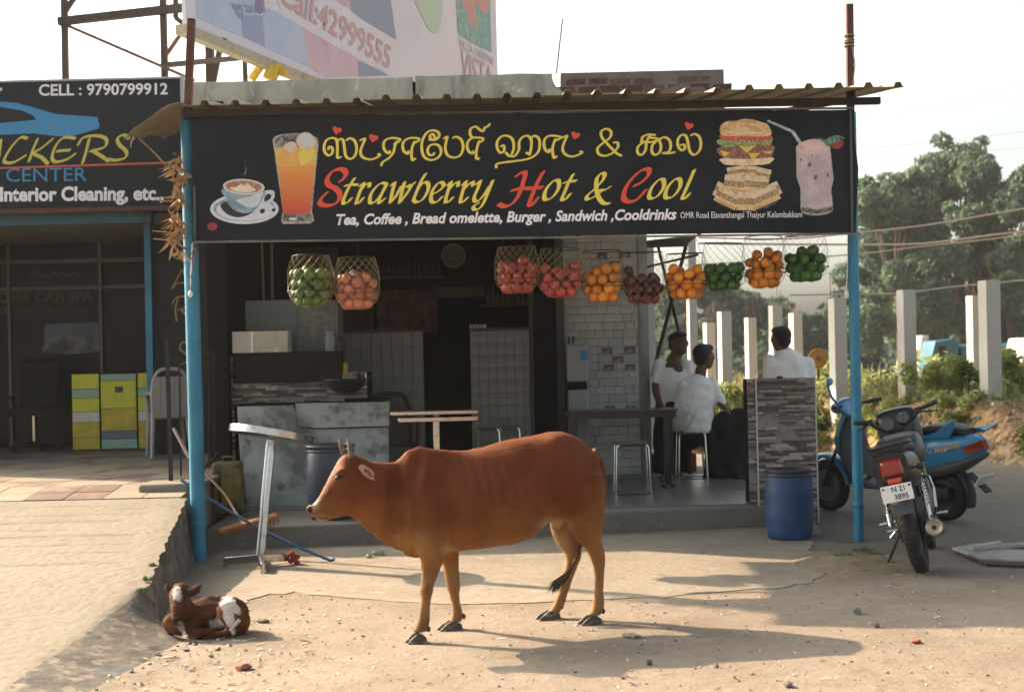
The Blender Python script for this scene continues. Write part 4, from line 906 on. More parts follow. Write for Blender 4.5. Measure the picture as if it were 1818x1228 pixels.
# near ear: a folded leaf
e0, e1 = cpl(639, 826, .082), cpl(665, 851, .130); ed = (e1-e0).normalized(); ex = ed.cross(cn).normalized(); ez = ed.cross(ex)
er = []
for t, w_, d_ in ((0,.013,.012),(.2,.022,.011),(.45,.028,.010),(.7,.023,.008),(.9,.012,.006),(1.0,.004,.004)):
    c = e0 + (e1-e0)*t; er.append([c + ex*(w_*math.cos(2*math.pi*j/16)) + ez*(d_*math.sin(2*math.pi*j/16) + .35*w_*abs(math.cos(2*math.pi*j/16))**2*-1) for j in range(16)])
q.loft(er)
f0, f1 = cpl(636, 826, -.07), cpl(652, 845, -.16); q.tube([f0, (f0*2+f1)/3, (f0+f1*2)/3, f1], [(.014,.014),(.03,.010),(.028,.010),(.008,.006)], 12)
def cow_def(co, n):
    u, v = unproj(co); d = 0
    la_ = (co-Ac).dot(cn)
    def gb(cu, cv, ru, rv, rot=0):
        a_, b_ = u-cu, v-cv; c_, s_ = math.cos(rot), math.sin(rot); x_, y_ = (a_*c_+b_*s_)/ru, (-a_*s_+b_*c_)/rv; return math.exp(-x_*x_-y_*y_)
    if abs(la_) > .03:
        d += .030*gb(986, 784, 17, 10, .3) + .016*gb(1056, 812, 9, 10) + .024*gb(752, 850, 11, 42, .18) + .028*gb(757, 915, 17, 20) - .022*gb(785, 890, 9, 48, .1) - .012*gb(728, 880, 8, 50, .25) + .010*gb(716, 850, 6, 40, .3) - .010*gb(810, 880, 14, 40) + .006*sum(gb(x_, 880, 5, 40, .12) for x_ in (838, 862, 886, 908))
        d += .014*gb(1030, 868, 16, 40, -.1) - .020*gb(1000, 895, 9, 36, -.25) + .010*gb(1036, 930, 14, 22) - .012*gb(1050, 870, 6, 40)
        d -= .010*gb(798, 968, 9, 9) ; d += .006*gb(612, 893, 14, 14) - .006*gb(592, 880, 7, 22, .5) + .005*gb(578, 868, 4, 18, -.55)
        if v > 1000: d += .004*gb(757, 1046, 8, 7) + .004*gb(804, 1041, 8, 7)
    # neck folds
    k = sstep(672, 690, u)*(1-sstep(712, 724, u))*sstep(825, 845, v)*(1-sstep(930, 960, v)); d += k*.0085*math.sin(u*1.15 + v*.04)
    k = sstep(640, 665, u)*(1-sstep(740, 770, u))*sstep(900, 940, v); d += k*.0022*math.sin(u*.31 + v*.10)
    # ribs and flank
    k = sstep(800, 840, u)*(1-sstep(925, 945, u))*sstep(800, 840, v)*(1-sstep(930, 960, v)); d += k*.0026*math.sin(u*.30 - v*.08)
    k = math.exp(-((u-945)/24)**2 - ((v-835)/40)**2); d -= .020*k
    k = math.exp(-((u-800)/20)**2 - ((v-900)/60)**2); d -= .010*k
    k = math.exp(-((u-1020)/22)**2 - ((v-800)/18)**2); d -= .008*k
    # mouth slit and nostril
    dm = abs(v - (918.5 + (u-560)*.02)); 
    if 556 < u < 584 and dm < 3.0: d -= .005*(1-dm/3.0)
    r = ((u-551.5)/3.2)**2 + ((v-905)/4.0)**2
    if r < 1: d -= .010*(1-r)
    # jaw line, tear line
    k = math.exp(-((u-(586))/6)**2 - ((v-868)/14)**2); d -= .004*k
    d += .006*noise.noise(co*6) + .003*noise.noise(co*14) + .0012*noise.noise(co*30)
    return co + n*d
RED, ORA, PAL, DRK = (.138,.036,.010), (.245,.108,.032), (.44,.29,.15), (.03,.02,.016)
body = remesh(q, "body", coat_mat("cow_coat"), cow, .0095, 11, deform=cow_def)
def cow_col(p):
    u, v = unproj(p); n1 = noise.noise(p*3); n2 = noise.noise(p*11)
    la = (p-Ac).dot(cn)
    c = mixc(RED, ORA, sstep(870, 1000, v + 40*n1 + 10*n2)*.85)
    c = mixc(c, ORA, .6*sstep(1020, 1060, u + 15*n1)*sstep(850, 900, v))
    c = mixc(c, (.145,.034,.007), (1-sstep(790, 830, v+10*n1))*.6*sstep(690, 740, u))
    if u < 730: c = mixc(c, ORA, .35*sstep(860, 900, v + 25*n1))
    # pale belly line, udder, insides
    c = mixc(c, PAL, .9*math.exp(-((u-985)/26)**2 - ((v-930)/10)**2)); c = mixc(c, (.11,.026,.008), .22*sstep(.1, .5, noise.noise(p*5)))
    c = mixc(c, PAL, .8*math.exp(-((u-1000)/18)**2 - ((v-965)/32)**2)*(1 if la < 0 else .15)); c = mixc(c, (.36,.20,.075), .6*math.exp(-((u-730)/26)**2 - ((v-965)/24)**2))
    c = mixc(c, PAL, .55*math.exp(-((u-798)/14)**2 - ((v-975)/8)**2))
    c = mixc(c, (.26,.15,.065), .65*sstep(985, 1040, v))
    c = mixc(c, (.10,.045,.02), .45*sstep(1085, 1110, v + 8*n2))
    c = mixc(c, (.11,.035,.015), .6*math.exp(-((u-757)/12)**2 - ((v-1045)/14)**2))
    # face
    if u < 640 and v < 935:
        c = mixc(c, (.36,.19,.10), .55*math.exp(-(((u-572)+(v-858)*.55)/9)**2)*sstep(930, 800, v))
        c = mixc(c, (.52,.40,.29), .85*math.exp(-((u-556)/9)**2 - ((v-895)/9)**2))
        c = mixc(c, (.45,.30,.18), .8*math.exp(-((u-570)/13)**2 - ((v-921)/7)**2))
        c = mixc(c, DRK, (1-sstep(.55, 1.25, ((u-549.5)/5.0)**2 + ((v-905)/7)**2)))
        dm = abs(v - (918.8+(u-560)*.02)); c = mixc(c, DRK, (1-sstep(.9, 2.2, dm))*(1 if 558 < u < 582 else 0))
        c = mixc(c, (.07,.025,.015), .85*(1-sstep(.5, 1.3, ((u-600)/11)**2 + ((v-847)/5.5)**2)))
        c = mixc(c, (.09,.03,.015), .5*math.exp(-((u-588)/4)**2 - ((v-858)/11)**2))
    if la > .085 and 636 < u < 672 and 820 < v < 856:
        c = mixc(c, (.42,.25,.13), .85)
    return c
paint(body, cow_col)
m_ear = mat("inner_ear", (.07,.035,.022), .9, layers=((60,(.28,.18,.11),.5,.6,3),))
q = MB(); c0_ = e0*.55 + e1*.45 + cn*.010; q.tube([e0*.80+e1*.20+cn*.006, c0_+cn*.004, e0*.35+e1*.65+cn*.008, e0*.15+e1*.85+cn*.006], [(.006,.007),(.016,.009),(.014,.009),(.005,.006)], 12); q.build("inner_ear", m_ear, cow, smooth=True)
m_horn = mat("cow_horn", (.17,.13,.10), .5, layers=((25,(.07,.05,.04),.45,.6,3),), bump=(50,.3))
for pts in (((612,812),(608,800),(604.5,789),(602.5,779)), ((623,812),(621.5,800),(620,789),(617.5,778))):
    la = -.035 if pts[0][0] < 615 else .035
    q = MB(); q.tube([cpl(*p, la) for p in cr(pts, 3)], [.0135, .0130, .0125, .012, .0112, .0105, .0095, .0085, .007, .0045], 12); q.build("horn", m_horn, cow, smooth=True)
m_eye = mat("animal_eye", (.006,.004,.003), .08, spec=.8)
q = MB(); q.ell(cpl(601, 847.5, .074), (.019,.012,.0095)); q.build("eye", m_eye, cow, smooth=True)
q = MB(); q.tube([cpl(*p, .090) for p in ((590.5,847),(596,841.5),(602,840.5),(608,842.5),(612,846.5))], [.002,.004,.0045,.004,.002], 8); q.build("eyelid", mat("eyelid", (.13,.045,.02), .6), cow, smooth=True)
m_hoof = mat("hoof", (.06,.05,.042), .6, layers=((18,(.25,.20,.15),.5,.65,5,(1,1,3)),), bump=(50,.4))
def hoof(toe, heel, topu, la):
    t, h = cpl(*toe, la), cpl(*heel, la); z0 = min(gz(t.x, t.y), 0)+.001
    ax = (t-h); ax.z = 0; L_ = ax.length; ax.normalize()
    for sgn in (-1, 1):
        q = MB(); o_ = V((h.x, h.y, z0)) + cn*(.019*sgn) + ax*.006; rings = []
        for s_, wz, wy in ((0,.028,.014),(.25,.048,.017),(.5,.048,.018),(.72,.035,.016),(.9,.018,.011),(1.0,.007,.005)):
            c = o_ + ax*(L_*s_) + cn*(.006*sgn*(s_)); rings.append([c + cn*(wy*math.cos(a_))*(1 if math.sin(a_) < .2 else .86) + V((0,0,max(0, math.sin(a_))**.6*wz)) for a_ in [2*math.pi*j/14 for j in range(14)]])
        q.loft(rings); q.build("hoof", m_hoof, cow, smooth=55)
    q = MB(); q.ell(V((h.x,h.y,.062)) - ax*.012 + cn*.012, (.011,.009,.016)); q.ell(V((h.x,h.y,.062)) - ax*.012 - cn*.014, (.011,.009,.016)); q.build("dewclaw", m_hoof, cow, smooth=True)
hoof((724,1137),(756,1131),0,.12); hoof((781,1120),(819,1115),0,-.12); hoof((1031,1103),(1066,1099),0,.13); hoof((956,1104),(993,1099),0,-.12)
# tail: from the rump down behind the thigh, brush blown forward between the hind legs
tp_ = [(1052,800,.02),(1067,820,.01),(1073,860,.0),(1070,905,-.02),(1052,935,-.05),(1036,958,-.06),(1027,980,-.03),(1018,1003,.0)]
pts = [V(x) for x in cr([tuple(cpl(u, v, l)) for u, v, l in tp_], 4)]
q = MB(); q.tube(pts, [interp([0, .12, .6, 1], [.024, .016, .010, .008], i/(len(pts)-1)) for i in range(len(pts))], 10)
tl = remesh(q, "tail", coat_mat("tail_coat"), cow, .004, 2); paint(tl, lambda p: mixc(RED, (.12,.06,.03), .4))
q = MB(); random.seed(11)
for i in range(90):
    s = random.random()*.5; a = pts[int((1-s*.35)*(len(pts)-1))]; j1, j2 = random.gauss(0, 5), random.gauss(0, 2.5)
    k = [(1018,1003),(1010,1015),(1000,1026),(990,1036),(984,1046)]; ln = random.uniform(.75, 1.15)
    path = [a] + [cpl(k[0][0]+(u-k[0][0])*ln + j1*(m+1)/4, k[0][1]+(v-k[0][1])*ln + j2*(m+1)/3, random.gauss(0, .008)) for m, (u, v) in enumerate(k[1:])]
    q.tube([V(x) for x in cr([tuple(x) for x in path], 3)], [.0026]*10 + [.0018, .0012, .0007], 4)
q.build("tail_brush", mat("tail_hair", (.055,.035,.022), .7, layers=((9,(.16,.10,.055),.5,.65,3),)), cow, smooth=True)

def fur(o, n, colf, flow, lng, wid, seed, parent, m, mask=None):
    """short lying hairs over a body: thin blades, one mesh"""
    me = o.data; me.calc_loop_triangles(); nt_ = len(me.loop_triangles); tri = np.empty(nt_*3, np.int32); me.loop_triangles.foreach_get('vertices', tri); tri = tri.reshape(-1, 3)
    co = np.empty(len(me.vertices)*3, np.float32); me.vertices.foreach_get('co', co); co = co.reshape(-1, 3) + np.array(_org[o.name], np.float32)
    A, B, C = co[tri[:, 0]], co[tri[:, 1]], co[tri[:, 2]]; cr_ = np.cross(B-A, C-A); ar = np.linalg.norm(cr_, axis=1); nn = cr_/(ar[:, None]+1e-12)
    rg = np.random.default_rng(seed); ix = rg.choice(nt_, n, p=ar/ar.sum()); r1, r2 = rg.random(n)**.5, rg.random(n); p = A[ix]*(1-r1)[:, None] + B[ix]*(r1*(1-r2))[:, None] + C[ix]*(r1*r2)[:, None]; nv = nn[ix]
    cols = []; keep = []; dirs = []
    for k in range(n):
        pk_ = V(p[k].tolist()); keep.append(mask is None or mask(pk_)); cols.append(colf(pk_)); dirs.append(flow(pk_))
    keep = np.array(keep); p, nv, cols, dirs = p[keep], nv[keep], np.array(cols)[keep], np.array(dirs)[keep]; n = len(p)
    d = dirs + rg.normal(size=(n, 3))*.28; d -= nv*(d*nv).sum(1)[:, None]; d /= np.linalg.norm(d, axis=1)[:, None]+1e-9; sd_ = np.cross(nv, d)
    L_ = (lng*rg.uniform(.6, 1.3, n))[:, None]; w_ = (wid*rg.uniform(.6, 1.2, n))[:, None]
    vs = np.stack([p - sd_*w_ - nv*.001, p + sd_*w_ - nv*.001, p + d*L_ + nv*L_*rg.uniform(.04, .20, n)[:, None]], 1).reshape(-1, 3)
    om = np.array(_org[parent.name]); h = bpy.data.meshes.new("short_hair"); h.vertices.add(n*3); h.vertices.foreach_set('co', (vs-om).ravel().astype(np.float32)); h.loops.add(n*3); h.loops.foreach_set('vertex_index', np.arange(n*3, dtype=np.int32)); h.polygons.add(n); h.polygons.foreach_set('loop_start', np.arange(0, n*3, 3, dtype=np.int32)); h.polygons.foreach_set('loop_total', np.full(n, 3, dtype=np.int32)); h.update(calc_edges=True)
    ca_ = h.color_attributes.new("coat", 'FLOAT_COLOR', 'POINT'); c4 = np.ones((n, 3, 4), np.float32); c4[:, :, :3] = (cols*rg.uniform(.72, 1.35, n)[:, None])[:, None, :]; ca_.data.foreach_set('color', c4.ravel())
    h.materials.append(m); ob = bpy.data.objects.new("short_hair", h); COL.objects.link(ob); ob.parent = parent; _org[ob.name] = V(_org[parent.name]); ob['kind'] = 'stuff'; return ob
cvec = np.array(ca)
def cflow(p):
    u, v = unproj(p)
    if v > 985: return (0.1*cvec[0], 0.1*cvec[1], -1)
    if u < 640: return (cvec[0]*.9, cvec[1]*.9, .45)
    if u < 740: return (cvec[0]*.5, cvec[1]*.5, -.9)
    return (cvec[0]*.8, cvec[1]*.8, -.75)
m_fur = coat_mat("fur_hair", .65, .0)
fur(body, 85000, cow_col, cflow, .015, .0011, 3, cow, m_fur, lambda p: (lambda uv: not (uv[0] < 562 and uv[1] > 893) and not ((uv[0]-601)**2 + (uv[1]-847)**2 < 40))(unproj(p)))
# ---------------- calf ----------------
cz = G(370, 1130); CY = cz.y + .05
def K(u, v, dy=0.0): return P(u, v, CY + dy)
calf = thing("calf", "small brown and white calf lying curled beside the ramp wall", "calf", (cz.x, CY, 0))
q = MB()
def tub(pp, rr, n=14): q.tube([V(x[:3]) for x in cr([tuple(K(*p)) for p in pp], 3)], [float(x[0]) for x in cr([(r_,) for r_ in rr], 3)], n)
def tub2(pp, rr, n=14):
    q.tube([V(x[:3]) for x in cr([tuple(K(*p)) for p in pp], 3)], [tuple(float(y) for y in x) for x in cr(rr, 3)], n)
tub([(330,1100,.06),(345,1094,.08),(368,1093,.12),(392,1094,.13),(413,1094,.11),(430,1103,.07)], [.052,.082,.096,.088,.090,.052])
tub([(350,1072,.12),(372,1066,.14),(395,1066,.15),(410,1070,.13)], [.02,.03,.03,.03])    # spine
tub([(340,1096,.06),(330,1083,.03),(324,1072,.0),(318,1062,-.01)], [.065,.055,.048,.04])   # neck
# haunch and folded hind leg
q.ell(K(413,1090,.02), (.085,.075,.095)); q.ell(K(428,1103,.03), (.05,.06,.065))
tub([(400,1075,.0),(404,1092,-.03),(409,1108,-.05),(414,1118,-.05)], [.05,.045,.034,.025])
tub([(425,1116,.02),(408,1121,-.06),(388,1125,-.08),(370,1127,-.09),(360,1129,-.09)], [.030,.022,.017,.015,.014])
# fore legs tucked
tub([(320,1098,.02),(305,1096,-.03),(299,1108,-.06),(307,1118,-.07),(322,1121,-.05)], [.038,.030,.030,.022,.020])
tub([(348,1105,.0),(337,1116,-.06),(344,1124,-.09),(360,1122,-.10),(380,1119,-.09)], [.042,.028,.021,.018,.016])
# head, seen from the front, nose pointing down to the camera side
tub2([(320,1046,.03),(318,1056,.0),(316,1068,-.03),(314,1082,-.06),(313,1092,-.08),(313,1099,-.09)], [(.040,.034),(.050,.046),(.044,.048),(.032,.040),(.027,.031),(.024,.023)])
q.ell(K(321,1040,.03), (.04,.03,.018))
for pp in (((306,1055,.03),(299,1048,.04),(297,1041,.04),(298,1034,.04)), ((333,1056,.02),(341,1051,.02),(350,1043,.02),(357,1036,.03))):
    tub2(pp, [(.009,.011),(.009,.021),(.008,.018),(.003,.003)])
cb_ = remesh(q, "body", coat_mat("calf_coat", .7, .35), calf, .0065, 3, deform=lambda co, n: co + n*(.005*noise.noise(co*14) + .003*noise.noise(co*40)))
BR = (.07,.024,.010); WH = (.62,.56,.50)
def calf_col(p):
    u, v = unproj(p); u += 3*noise.noise(p*40); v += 3*noise.noise(p*40 + V((7,0,0))); n1 = noise.noise(p*12); n2 = noise.noise(p*35)
    c = mixc(BR, (.17,.065,.022), .3 + .7*n1)
    if v < 1072 and u > 335: c = mixc(c, (.075,.03,.016), .7)
    c = mixc(c, (.36,.17,.06), .7*math.exp(-((u-302)/9)**2-((v-1110)/14)**2))
    def blob(cu, cv, ru, rv, rot=0):
        a, b = u-cu, v-cv; c_, s_ = math.cos(rot), math.sin(rot); x, y = (a*c_+b*s_)/ru, (-a*s_+b*c_)/rv; return x*x+y*y + .25*n1 + .12*n2
    w_ = max(1-sstep(.8, 1.05, blob(313.5, 1053, 7.2, 13)), 1-sstep(.85, 1.1, blob(404, 1072, 17, 13, .5)), 1-sstep(.85,1.1, blob(406,1090,9.5,22,-.15)), 1-sstep(.85,1.1, blob(383,1106,13,8.5)), 1-sstep(.85,1.1, blob(322,1113,6,11,-.3)), 1-sstep(.85,1.1, blob(412,1118,5,7)), 1-sstep(.85,1.1, blob(418,1080,12,7,.7)))
    c = mixc(c, WH, w_)
    c = mixc(c, (.025,.018,.015), (1-sstep(.6,1.1, ((u-313)/6.5)**2+((v-1097)/5)**2))*(1 if (p.y < CY-.04) else 0))
    return c
paint(cb_, calf_col)
fur(cb_, 42000, calf_col, lambda p: (.5, .1, -.8), .017, .0012, 4, calf, coat_mat('calf_fur', .7, 0), lambda p: (lambda uv: (uv[0]-313)**2 + (uv[1]-1097)**2 > 30)(unproj(p)))
for u in (304, 330): q = MB(); q.ell(K(u, 1068, -.035), (.011,.012,.010)); q.build("eye", m_eye, calf, smooth=True)
for u, v in ((356,1127),(305,1122)): q = MB(); q.ell(K(u, v, -.07), (.026,.02,.017)); q.build("hoof", m_hoof, calf, smooth=True)
for u in (310.5, 316.5): q = MB(); q.ell(K(u, 1096, -.116), (.006,.006,.005)); q.build("nostril", m_eye, calf, smooth=True)
q = MB(); q.tube([K(425,1100,-.06), K(416,1110,-.09), K(410,1118,-.10), K(417,1125,-.11)], [.012,.01,.009,.005], 8); q.build("tail", mat("calf_tail", (.5,.44,.38), .8), calf, smooth=True)

# ================= people =================
m_skin = mat("dark_skin", (.12,.060,.038), .55, vary=.12, vscale=12, bump=(90,.15))
m_hair = mat("black_hair", (.007,.006,.006), .55, bump=(160,.8))
m_wshirt = mat("white_cotton", (.82,.82,.80), .85, vary=.06, vscale=3, bump=(10,.55,5,.03))
m_lungi = mat("dark_cloth", (.014,.013,.015), .9, vary=.3, vscale=5, bump=(9,.7,4,.03))
def limb(q, pts, rr, n=14):
    a = cr([tuple(p) for p in pts], 4); r2 = [float(x[0]) for x in cr([(r_,) for r_ in rr], 4)]
    q.tube([V(x) for x in a], r2, n)
    for i in (0, -1): q.ell(V(a[i]), r2[i]*.98)
def head_geo(q, c, yaw, s=1.0, tilt=0.0):
    """c = centre of the skull; face looks along local -Y turned by yaw"""
    M = rotm(tilt, 0, yaw); f = lambda x, y, z: c + M @ V((x, y, z))*s
    def E(p, r, ): q.ell(f(*p), tuple(a*s for a in r), M)
    E((0,.01,.02), (.074,.095,.092)); E((0,-.045,-.03), (.058,.052,.075)); E((0,-.052,-.085), (.034,.034,.026)); E((0,-.02,-.065), (.055,.055,.04))
    q.tube([f(0,-.092,.022), f(0,-.108,-.012), f(0,-.103,-.024)], [.009*s,.014*s,.013*s], 10)          # nose
    E((0,-.088,.035), (.045,.014,.012)); E((0,-.092,-.055), (.024,.012,.012))
    for sx in (-1, 1):
        E((sx*.076,.008,-.005), (.010,.020,.030)); E((sx*.040,-.075,-.01), (.022,.016,.018))
        limb
def hairgeo(q, c, yaw, s=1.0, tilt=0.0, bald=0.0):
    M = rotm(tilt, 0, yaw); f = lambda x, y, z: c + M @ V((x, y, z))*s
    q.ell(f(0,.022,.034), (.083*s,.096*s,.088*s*(1-bald)), M); q.ell(f(0,-.045,.075-.02*bald), (.060*s,.050*s,.040*s*(1-bald)), M); q.ell(f(0,.055,-.02), (.070*s,.050*s,.062*s), M)
def eyes(c, yaw, t, s=1.0, tilt=0.0):
    M = rotm(tilt, 0, yaw)
    for sx in (-1, 1):
        q = MB(); q.ell(c + M @ V((sx*.031,-.087,.012))*s, (.013*s,.007*s,.008*s), M); e_ = q.build("eye", mat("eye_white", (.10,.085,.075), .4), t, smooth=True)
        q = MB(); q.ell(c + M @ V((sx*.031,-.0935,.012))*s, (.006*s,.003*s,.006*s), M); q.build("iris", m_eye, e_, smooth=True)
def hand(q, wrist, d, side, palm_n, s=1.0, curl=.5):
    """palm with five fingers; d: direction along the hand, side: towards the thumb, palm_n: out of the palm"""
    d, side, palm_n = V(d).normalized(), V(side).normalized(), V(palm_n).normalized()
    limb(q, [wrist, wrist + d*.045*s, wrist + d*.085*s], [.024*s, .030*s, .030*s], 10)
    for k, ln in enumerate((.068, .078, .072, .056)):
        b = wrist + d*.085*s + side*((1.5-k)*.019*s); l = ln*s
        p1 = b + (d*math.cos(curl*.5) + palm_n*math.sin(curl*.5))*l*.45; p2 = p1 + (d*math.cos(curl*1.6) + palm_n*math.sin(curl*1.6))*l*.32; p3 = p2 + (d*math.cos(curl*2.3) + palm_n*math.sin(curl*2.3))*l*.25
        q.tube([b - d*.02, b, p1, p2, p3], [.0095*s, .0095*s, .0088*s, .0080*s, .0065*s], 8)
    t0 = wrist + d*.03*s + side*.026*s; t1 = t0 + (d*.7 + side*.7)*.035*s; t2 = t1 + (d*.9+side*.3+palm_n*.2)*.030*s
    q.tube([t0 - side*.01, t0, t1, t2], [.012*s, .012*s, .0105*s, .008*s], 8)
def H(u, v, Y): return P(u, v, Y)
# -- 1: man in a white T-shirt standing, hand on hip
Y1 = 15.2
t = thing("person", "man in a white scoop neck T-shirt standing, one hand on his hip", "person", (H(1192,650,Y1).x, Y1, PZ), "men around the black table")
q = MB(); hc = H(1205,608,Y1)
head_geo(q, hc, R(28), 1.17); q.ell(H(1203,655,Y1-.085), (.06,.045,.05))
limb(q, [H(1204,622,Y1+.02), H(1198,636,Y1+.02), H(1194,655,Y1)], [.062,.075,.11])
tor = [H(1193,650,Y1), H(1193,672,Y1), H(1196,700,Y1), H(1198,722,Y1), H(1196,745,Y1)]
q.tube(tor, [(.12,.07),(.14,.09),(.14,.10),(.13,.10),(.14,.10)], 20)
shl, shr = H(1172,648,Y1), H(1218,650,Y1)
q.ell(shl, .05); q.ell(shr, .05)
limb(q, [shl, H(1167,672,Y1-.03), H(1164,690,Y1-.05), H(1170,712,Y1-.07), H(1179,728,Y1-.12)], [.058,.050,.042,.036,.027])
hand(q, H(1179,728,Y1-.12), V((.7,.2,-.6)), V((-.3,-.6,.4)), V((0,1,0)))
limb(q, [shr, H(1224,675,Y1), H(1222,700,Y1+.05), H(1216,722,Y1+.1)], [.058,.050,.040,.03]); hand(q, H(1216,722,Y1+.1), V((-.2,.3,-1)), V((0,-1,0)), V((-1,0,0)))
for dx in (-12, 12):
    limb(q, [H(1196+dx,745,Y1), H(1194+dx,785,Y1-.02), V((H(1192+dx,820,Y1).x, Y1, PZ+.08))], [.09,.06,.045])
    f_ = V((H(1192+dx,830,Y1).x, Y1-.06, PZ+.035)); q.ell(f_, (.045,.12,.035))
remesh(q, "body", m_skin, t, .011, 2); eyes(hc, R(28), t, 1.17)
q = MB(); hairgeo(q, hc, R(28), 1.17, 0, .25); remesh(q, "hair", m_hair, t, .009, 1)
q = MB(); q.tube([tor[0]+V((0,0,-.01)), tor[1], tor[2], tor[3]+V((0,0,-.02))], [(.155,.112),(.190,.135),(.180,.146),(.178,.146)], 24); q.tube([tor[0]+V((0,.02,-.01)), tor[0]+V((0,.02,.055))], [(.15,.09),(.10,.07)], 18)
for s_, e_ in ((shl, H(1167,674,Y1-.03)), (shr, H(1224,672,Y1))): limb(q, [s_+V((0,0,.005)), (s_+e_)/2, e_], [.072,.070,.068])
sh = remesh(q, "t_shirt", m_wshirt, t, .011, 2, deform=lambda co, n: co + n*(.010*noise.noise(V((co.x*7, co.y*7, co.z*11)))))
q = MB(); q.tube([H(1197,714,Y1), H(1196,740,Y1), H(1194,790,Y1), H(1192,838,Y1)], [(.185,.155),(.195,.16),(.20,.16),(.21,.15)], 24); remesh(q, "wrap_skirt", m_lungi, t, .014, 2, deform=lambda co, n: co + n*(.014*math.sin(co.x*34 + 3*noise.noise(co*4)) + .01*noise.noise(co*9)))
# -- 2: seated man in a white shirt, back to us, turned right
Y2 = 14.85
t = thing("person", "man in an untucked white shirt sitting on a stool, back turned", "person", (H(1228,765,Y2).x, Y2, PZ), "men around the black table")
q = MB(); hc = H(1250,633,Y2); yw = R(180-55)
head_geo(q, hc, yw, 1.15)
limb(q, [H(1246,650,Y2), H(1243,668,Y2), H(1240,690,Y2)], [.055,.065,.07])
tor = [H(1240,676,Y2), H(1236,700,Y2), H(1232,730,Y2), H(1230,760,Y2)]
q.tube(tor, [(.12,.08),(.15,.09),(.14,.10),(.14,.11)], 20)
sl, sr = H(1216,685,Y2-.02), H(1262,682,Y2+.04)
q.ell(sl, .05); q.ell(sr, .05)
limb(q, [sr, H(1273,700,Y2), H(1276,718,Y2), H(1282,712,Y2-.02), H(1285,708,Y2-.02)], [.055,.045,.038,.032,.027]); 
limb(q, [sl, H(1212,706,Y2+.05), H(1226,726,Y2+.16), H(1252,728,Y2+.22)], [.055,.046,.036,.028]); hand(q, H(1252,728,Y2+.22), V((1,.2,-.2)), V((0,1,0)), V((0,0,-1)))
hand(q, H(1276,716,Y2-.06), V((.7,0,-.5)), V((.3,.9,0)), V((0,-.2,-1)))
for dy, du in ((0, 0), (.20, 12)):
    kn = H(1316+du,748,Y2+dy); an = V((H(1305+du,840,Y2+dy).x, Y2+dy, PZ+.09))
    limb(q, [H(1232,766,Y2+dy*.6), H(1272,755,Y2+dy), kn], [.09,.07,.05]); limb(q, [kn, (kn+an)/2, an], [.06,.05,.038]); q.ell(an + V((.05,-.03,-.06)), (.12,.045,.035))
remesh(q, "body", m_skin, t, .011, 2); eyes(hc, yw, t, 1.15)
q = MB(); hairgeo(q, hc, yw, 1.15); remesh(q, "hair", m_hair, t, .009, 1)
q = MB(); q.tube([tor[0]+V((0,0,-.01)), H(1236,700,Y2), H(1232,730,Y2), H(1229,757,Y2), H(1229,767,Y2)], [(.165,.12),(.205,.15),(.205,.165),(.21,.18),(.20,.17)], 26); q.tube([tor[0]+V((0,0,-.01)), H(1243,665,Y2)], [(.16,.11),(.075,.07)], 18)
limb(q, [sr, H(1274,701,Y2), H(1278,717,Y2-.01)], [.078,.064,.055]); limb(q, [sl, H(1211,708,Y2+.05), H(1224,726,Y2+.15)], [.078,.066,.052])
remesh(q, "shirt", m_wshirt, t, .011, 2, deform=lambda co, n: co + n*(.016*noise.noise(V((co.x*6 + co.z*5, co.y*8, co.z*9 - co.x*4))) + .004*math.sin(co.z*26 - co.x*30 + 7*noise.noise(co*4)) + .003*noise.noise(co*22)))
q = MB()
limb(q, [H(1228,768,Y2+.05), H(1272,760,Y2+.06), H(1314,748,Y2+.08)], [.165,.155,.14], 18)
q.tube([H(1308,748,Y2+.1), H(1310,775,Y2+.08), H(1300,810,Y2+.05), H(1295,850,Y2+.03)], [(.11,.14),(.145,.16),(.20,.17),(.22,.18)], 22)
q.tube([H(1258,765,Y2+.1), H(1272,800,Y2+.06), H(1276,848,Y2+.03)], [(.10,.14),(.14,.15),(.17,.16)], 20)
remesh(q, "dark_wrap", m_lungi, t, .014, 2, deform=lambda co, n: co + n*(.014*math.sin(co.x*30 + co.z*6 + 3*noise.noise(co*4)) + .01*noise.noise(co*8)))
# -- 3: man behind the pedestal, white shirt, seen from behind
Y3 = 13.4
t = thing("person", "man in a white collared shirt seen from behind above the pedestal", "person", (H(1403,700,Y3).x, Y3, .05), "men around the black table")
q = MB(); hc = H(1386,601,Y3); yw = R(180+28)
head_geo(q, hc, yw, 1.02)
limb(q, [H(1388,618,Y3), H(1392,632,Y3), H(1396,650,Y3)], [.052,.056,.06])
tor = [H(1398,634,Y3), H(1400,655,Y3), H(1402,690,Y3), H(1403,730,Y3), H(1403,750,Y3)]
q.tube(tor, [(.11,.06),(.15,.085),(.14,.09),(.13,.09),(.14,.09)], 20)
sl, sr = H(1368,644,Y3), H(1432,648,Y3); q.ell(sl, .045); q.ell(sr, .045)
for s_, a_ in ((sl, -1), (sr, 1)):
    e_ = s_ + V((a_*.03, .02, -.28)); w_ = e_ + V((-a_*.02, .2, -.10)); limb(q, [s_, (s_+e_)/2, e_, w_], [.055,.048,.04,.028]); hand(q, w_, V((0,.9,-.3)), V((-a_,0,0)), V((0,0,-1)))
for dx in (-.1, .1):
    hx = tor[4].x+dx; limb(q, [V((hx,Y3,tor[4].z)), V((hx,Y3,.5)), V((hx,Y3,.12))], [.09,.06,.045]); q.ell(V((hx,Y3+.05,.05)), (.045,.12,.035))
remesh(q, "body", m_skin, t, .011, 2); eyes(hc, yw, t, 1.02)
q = MB(); hairgeo(q, hc, yw, 1.02); remesh(q, "hair", m_hair, t, .009, 1)
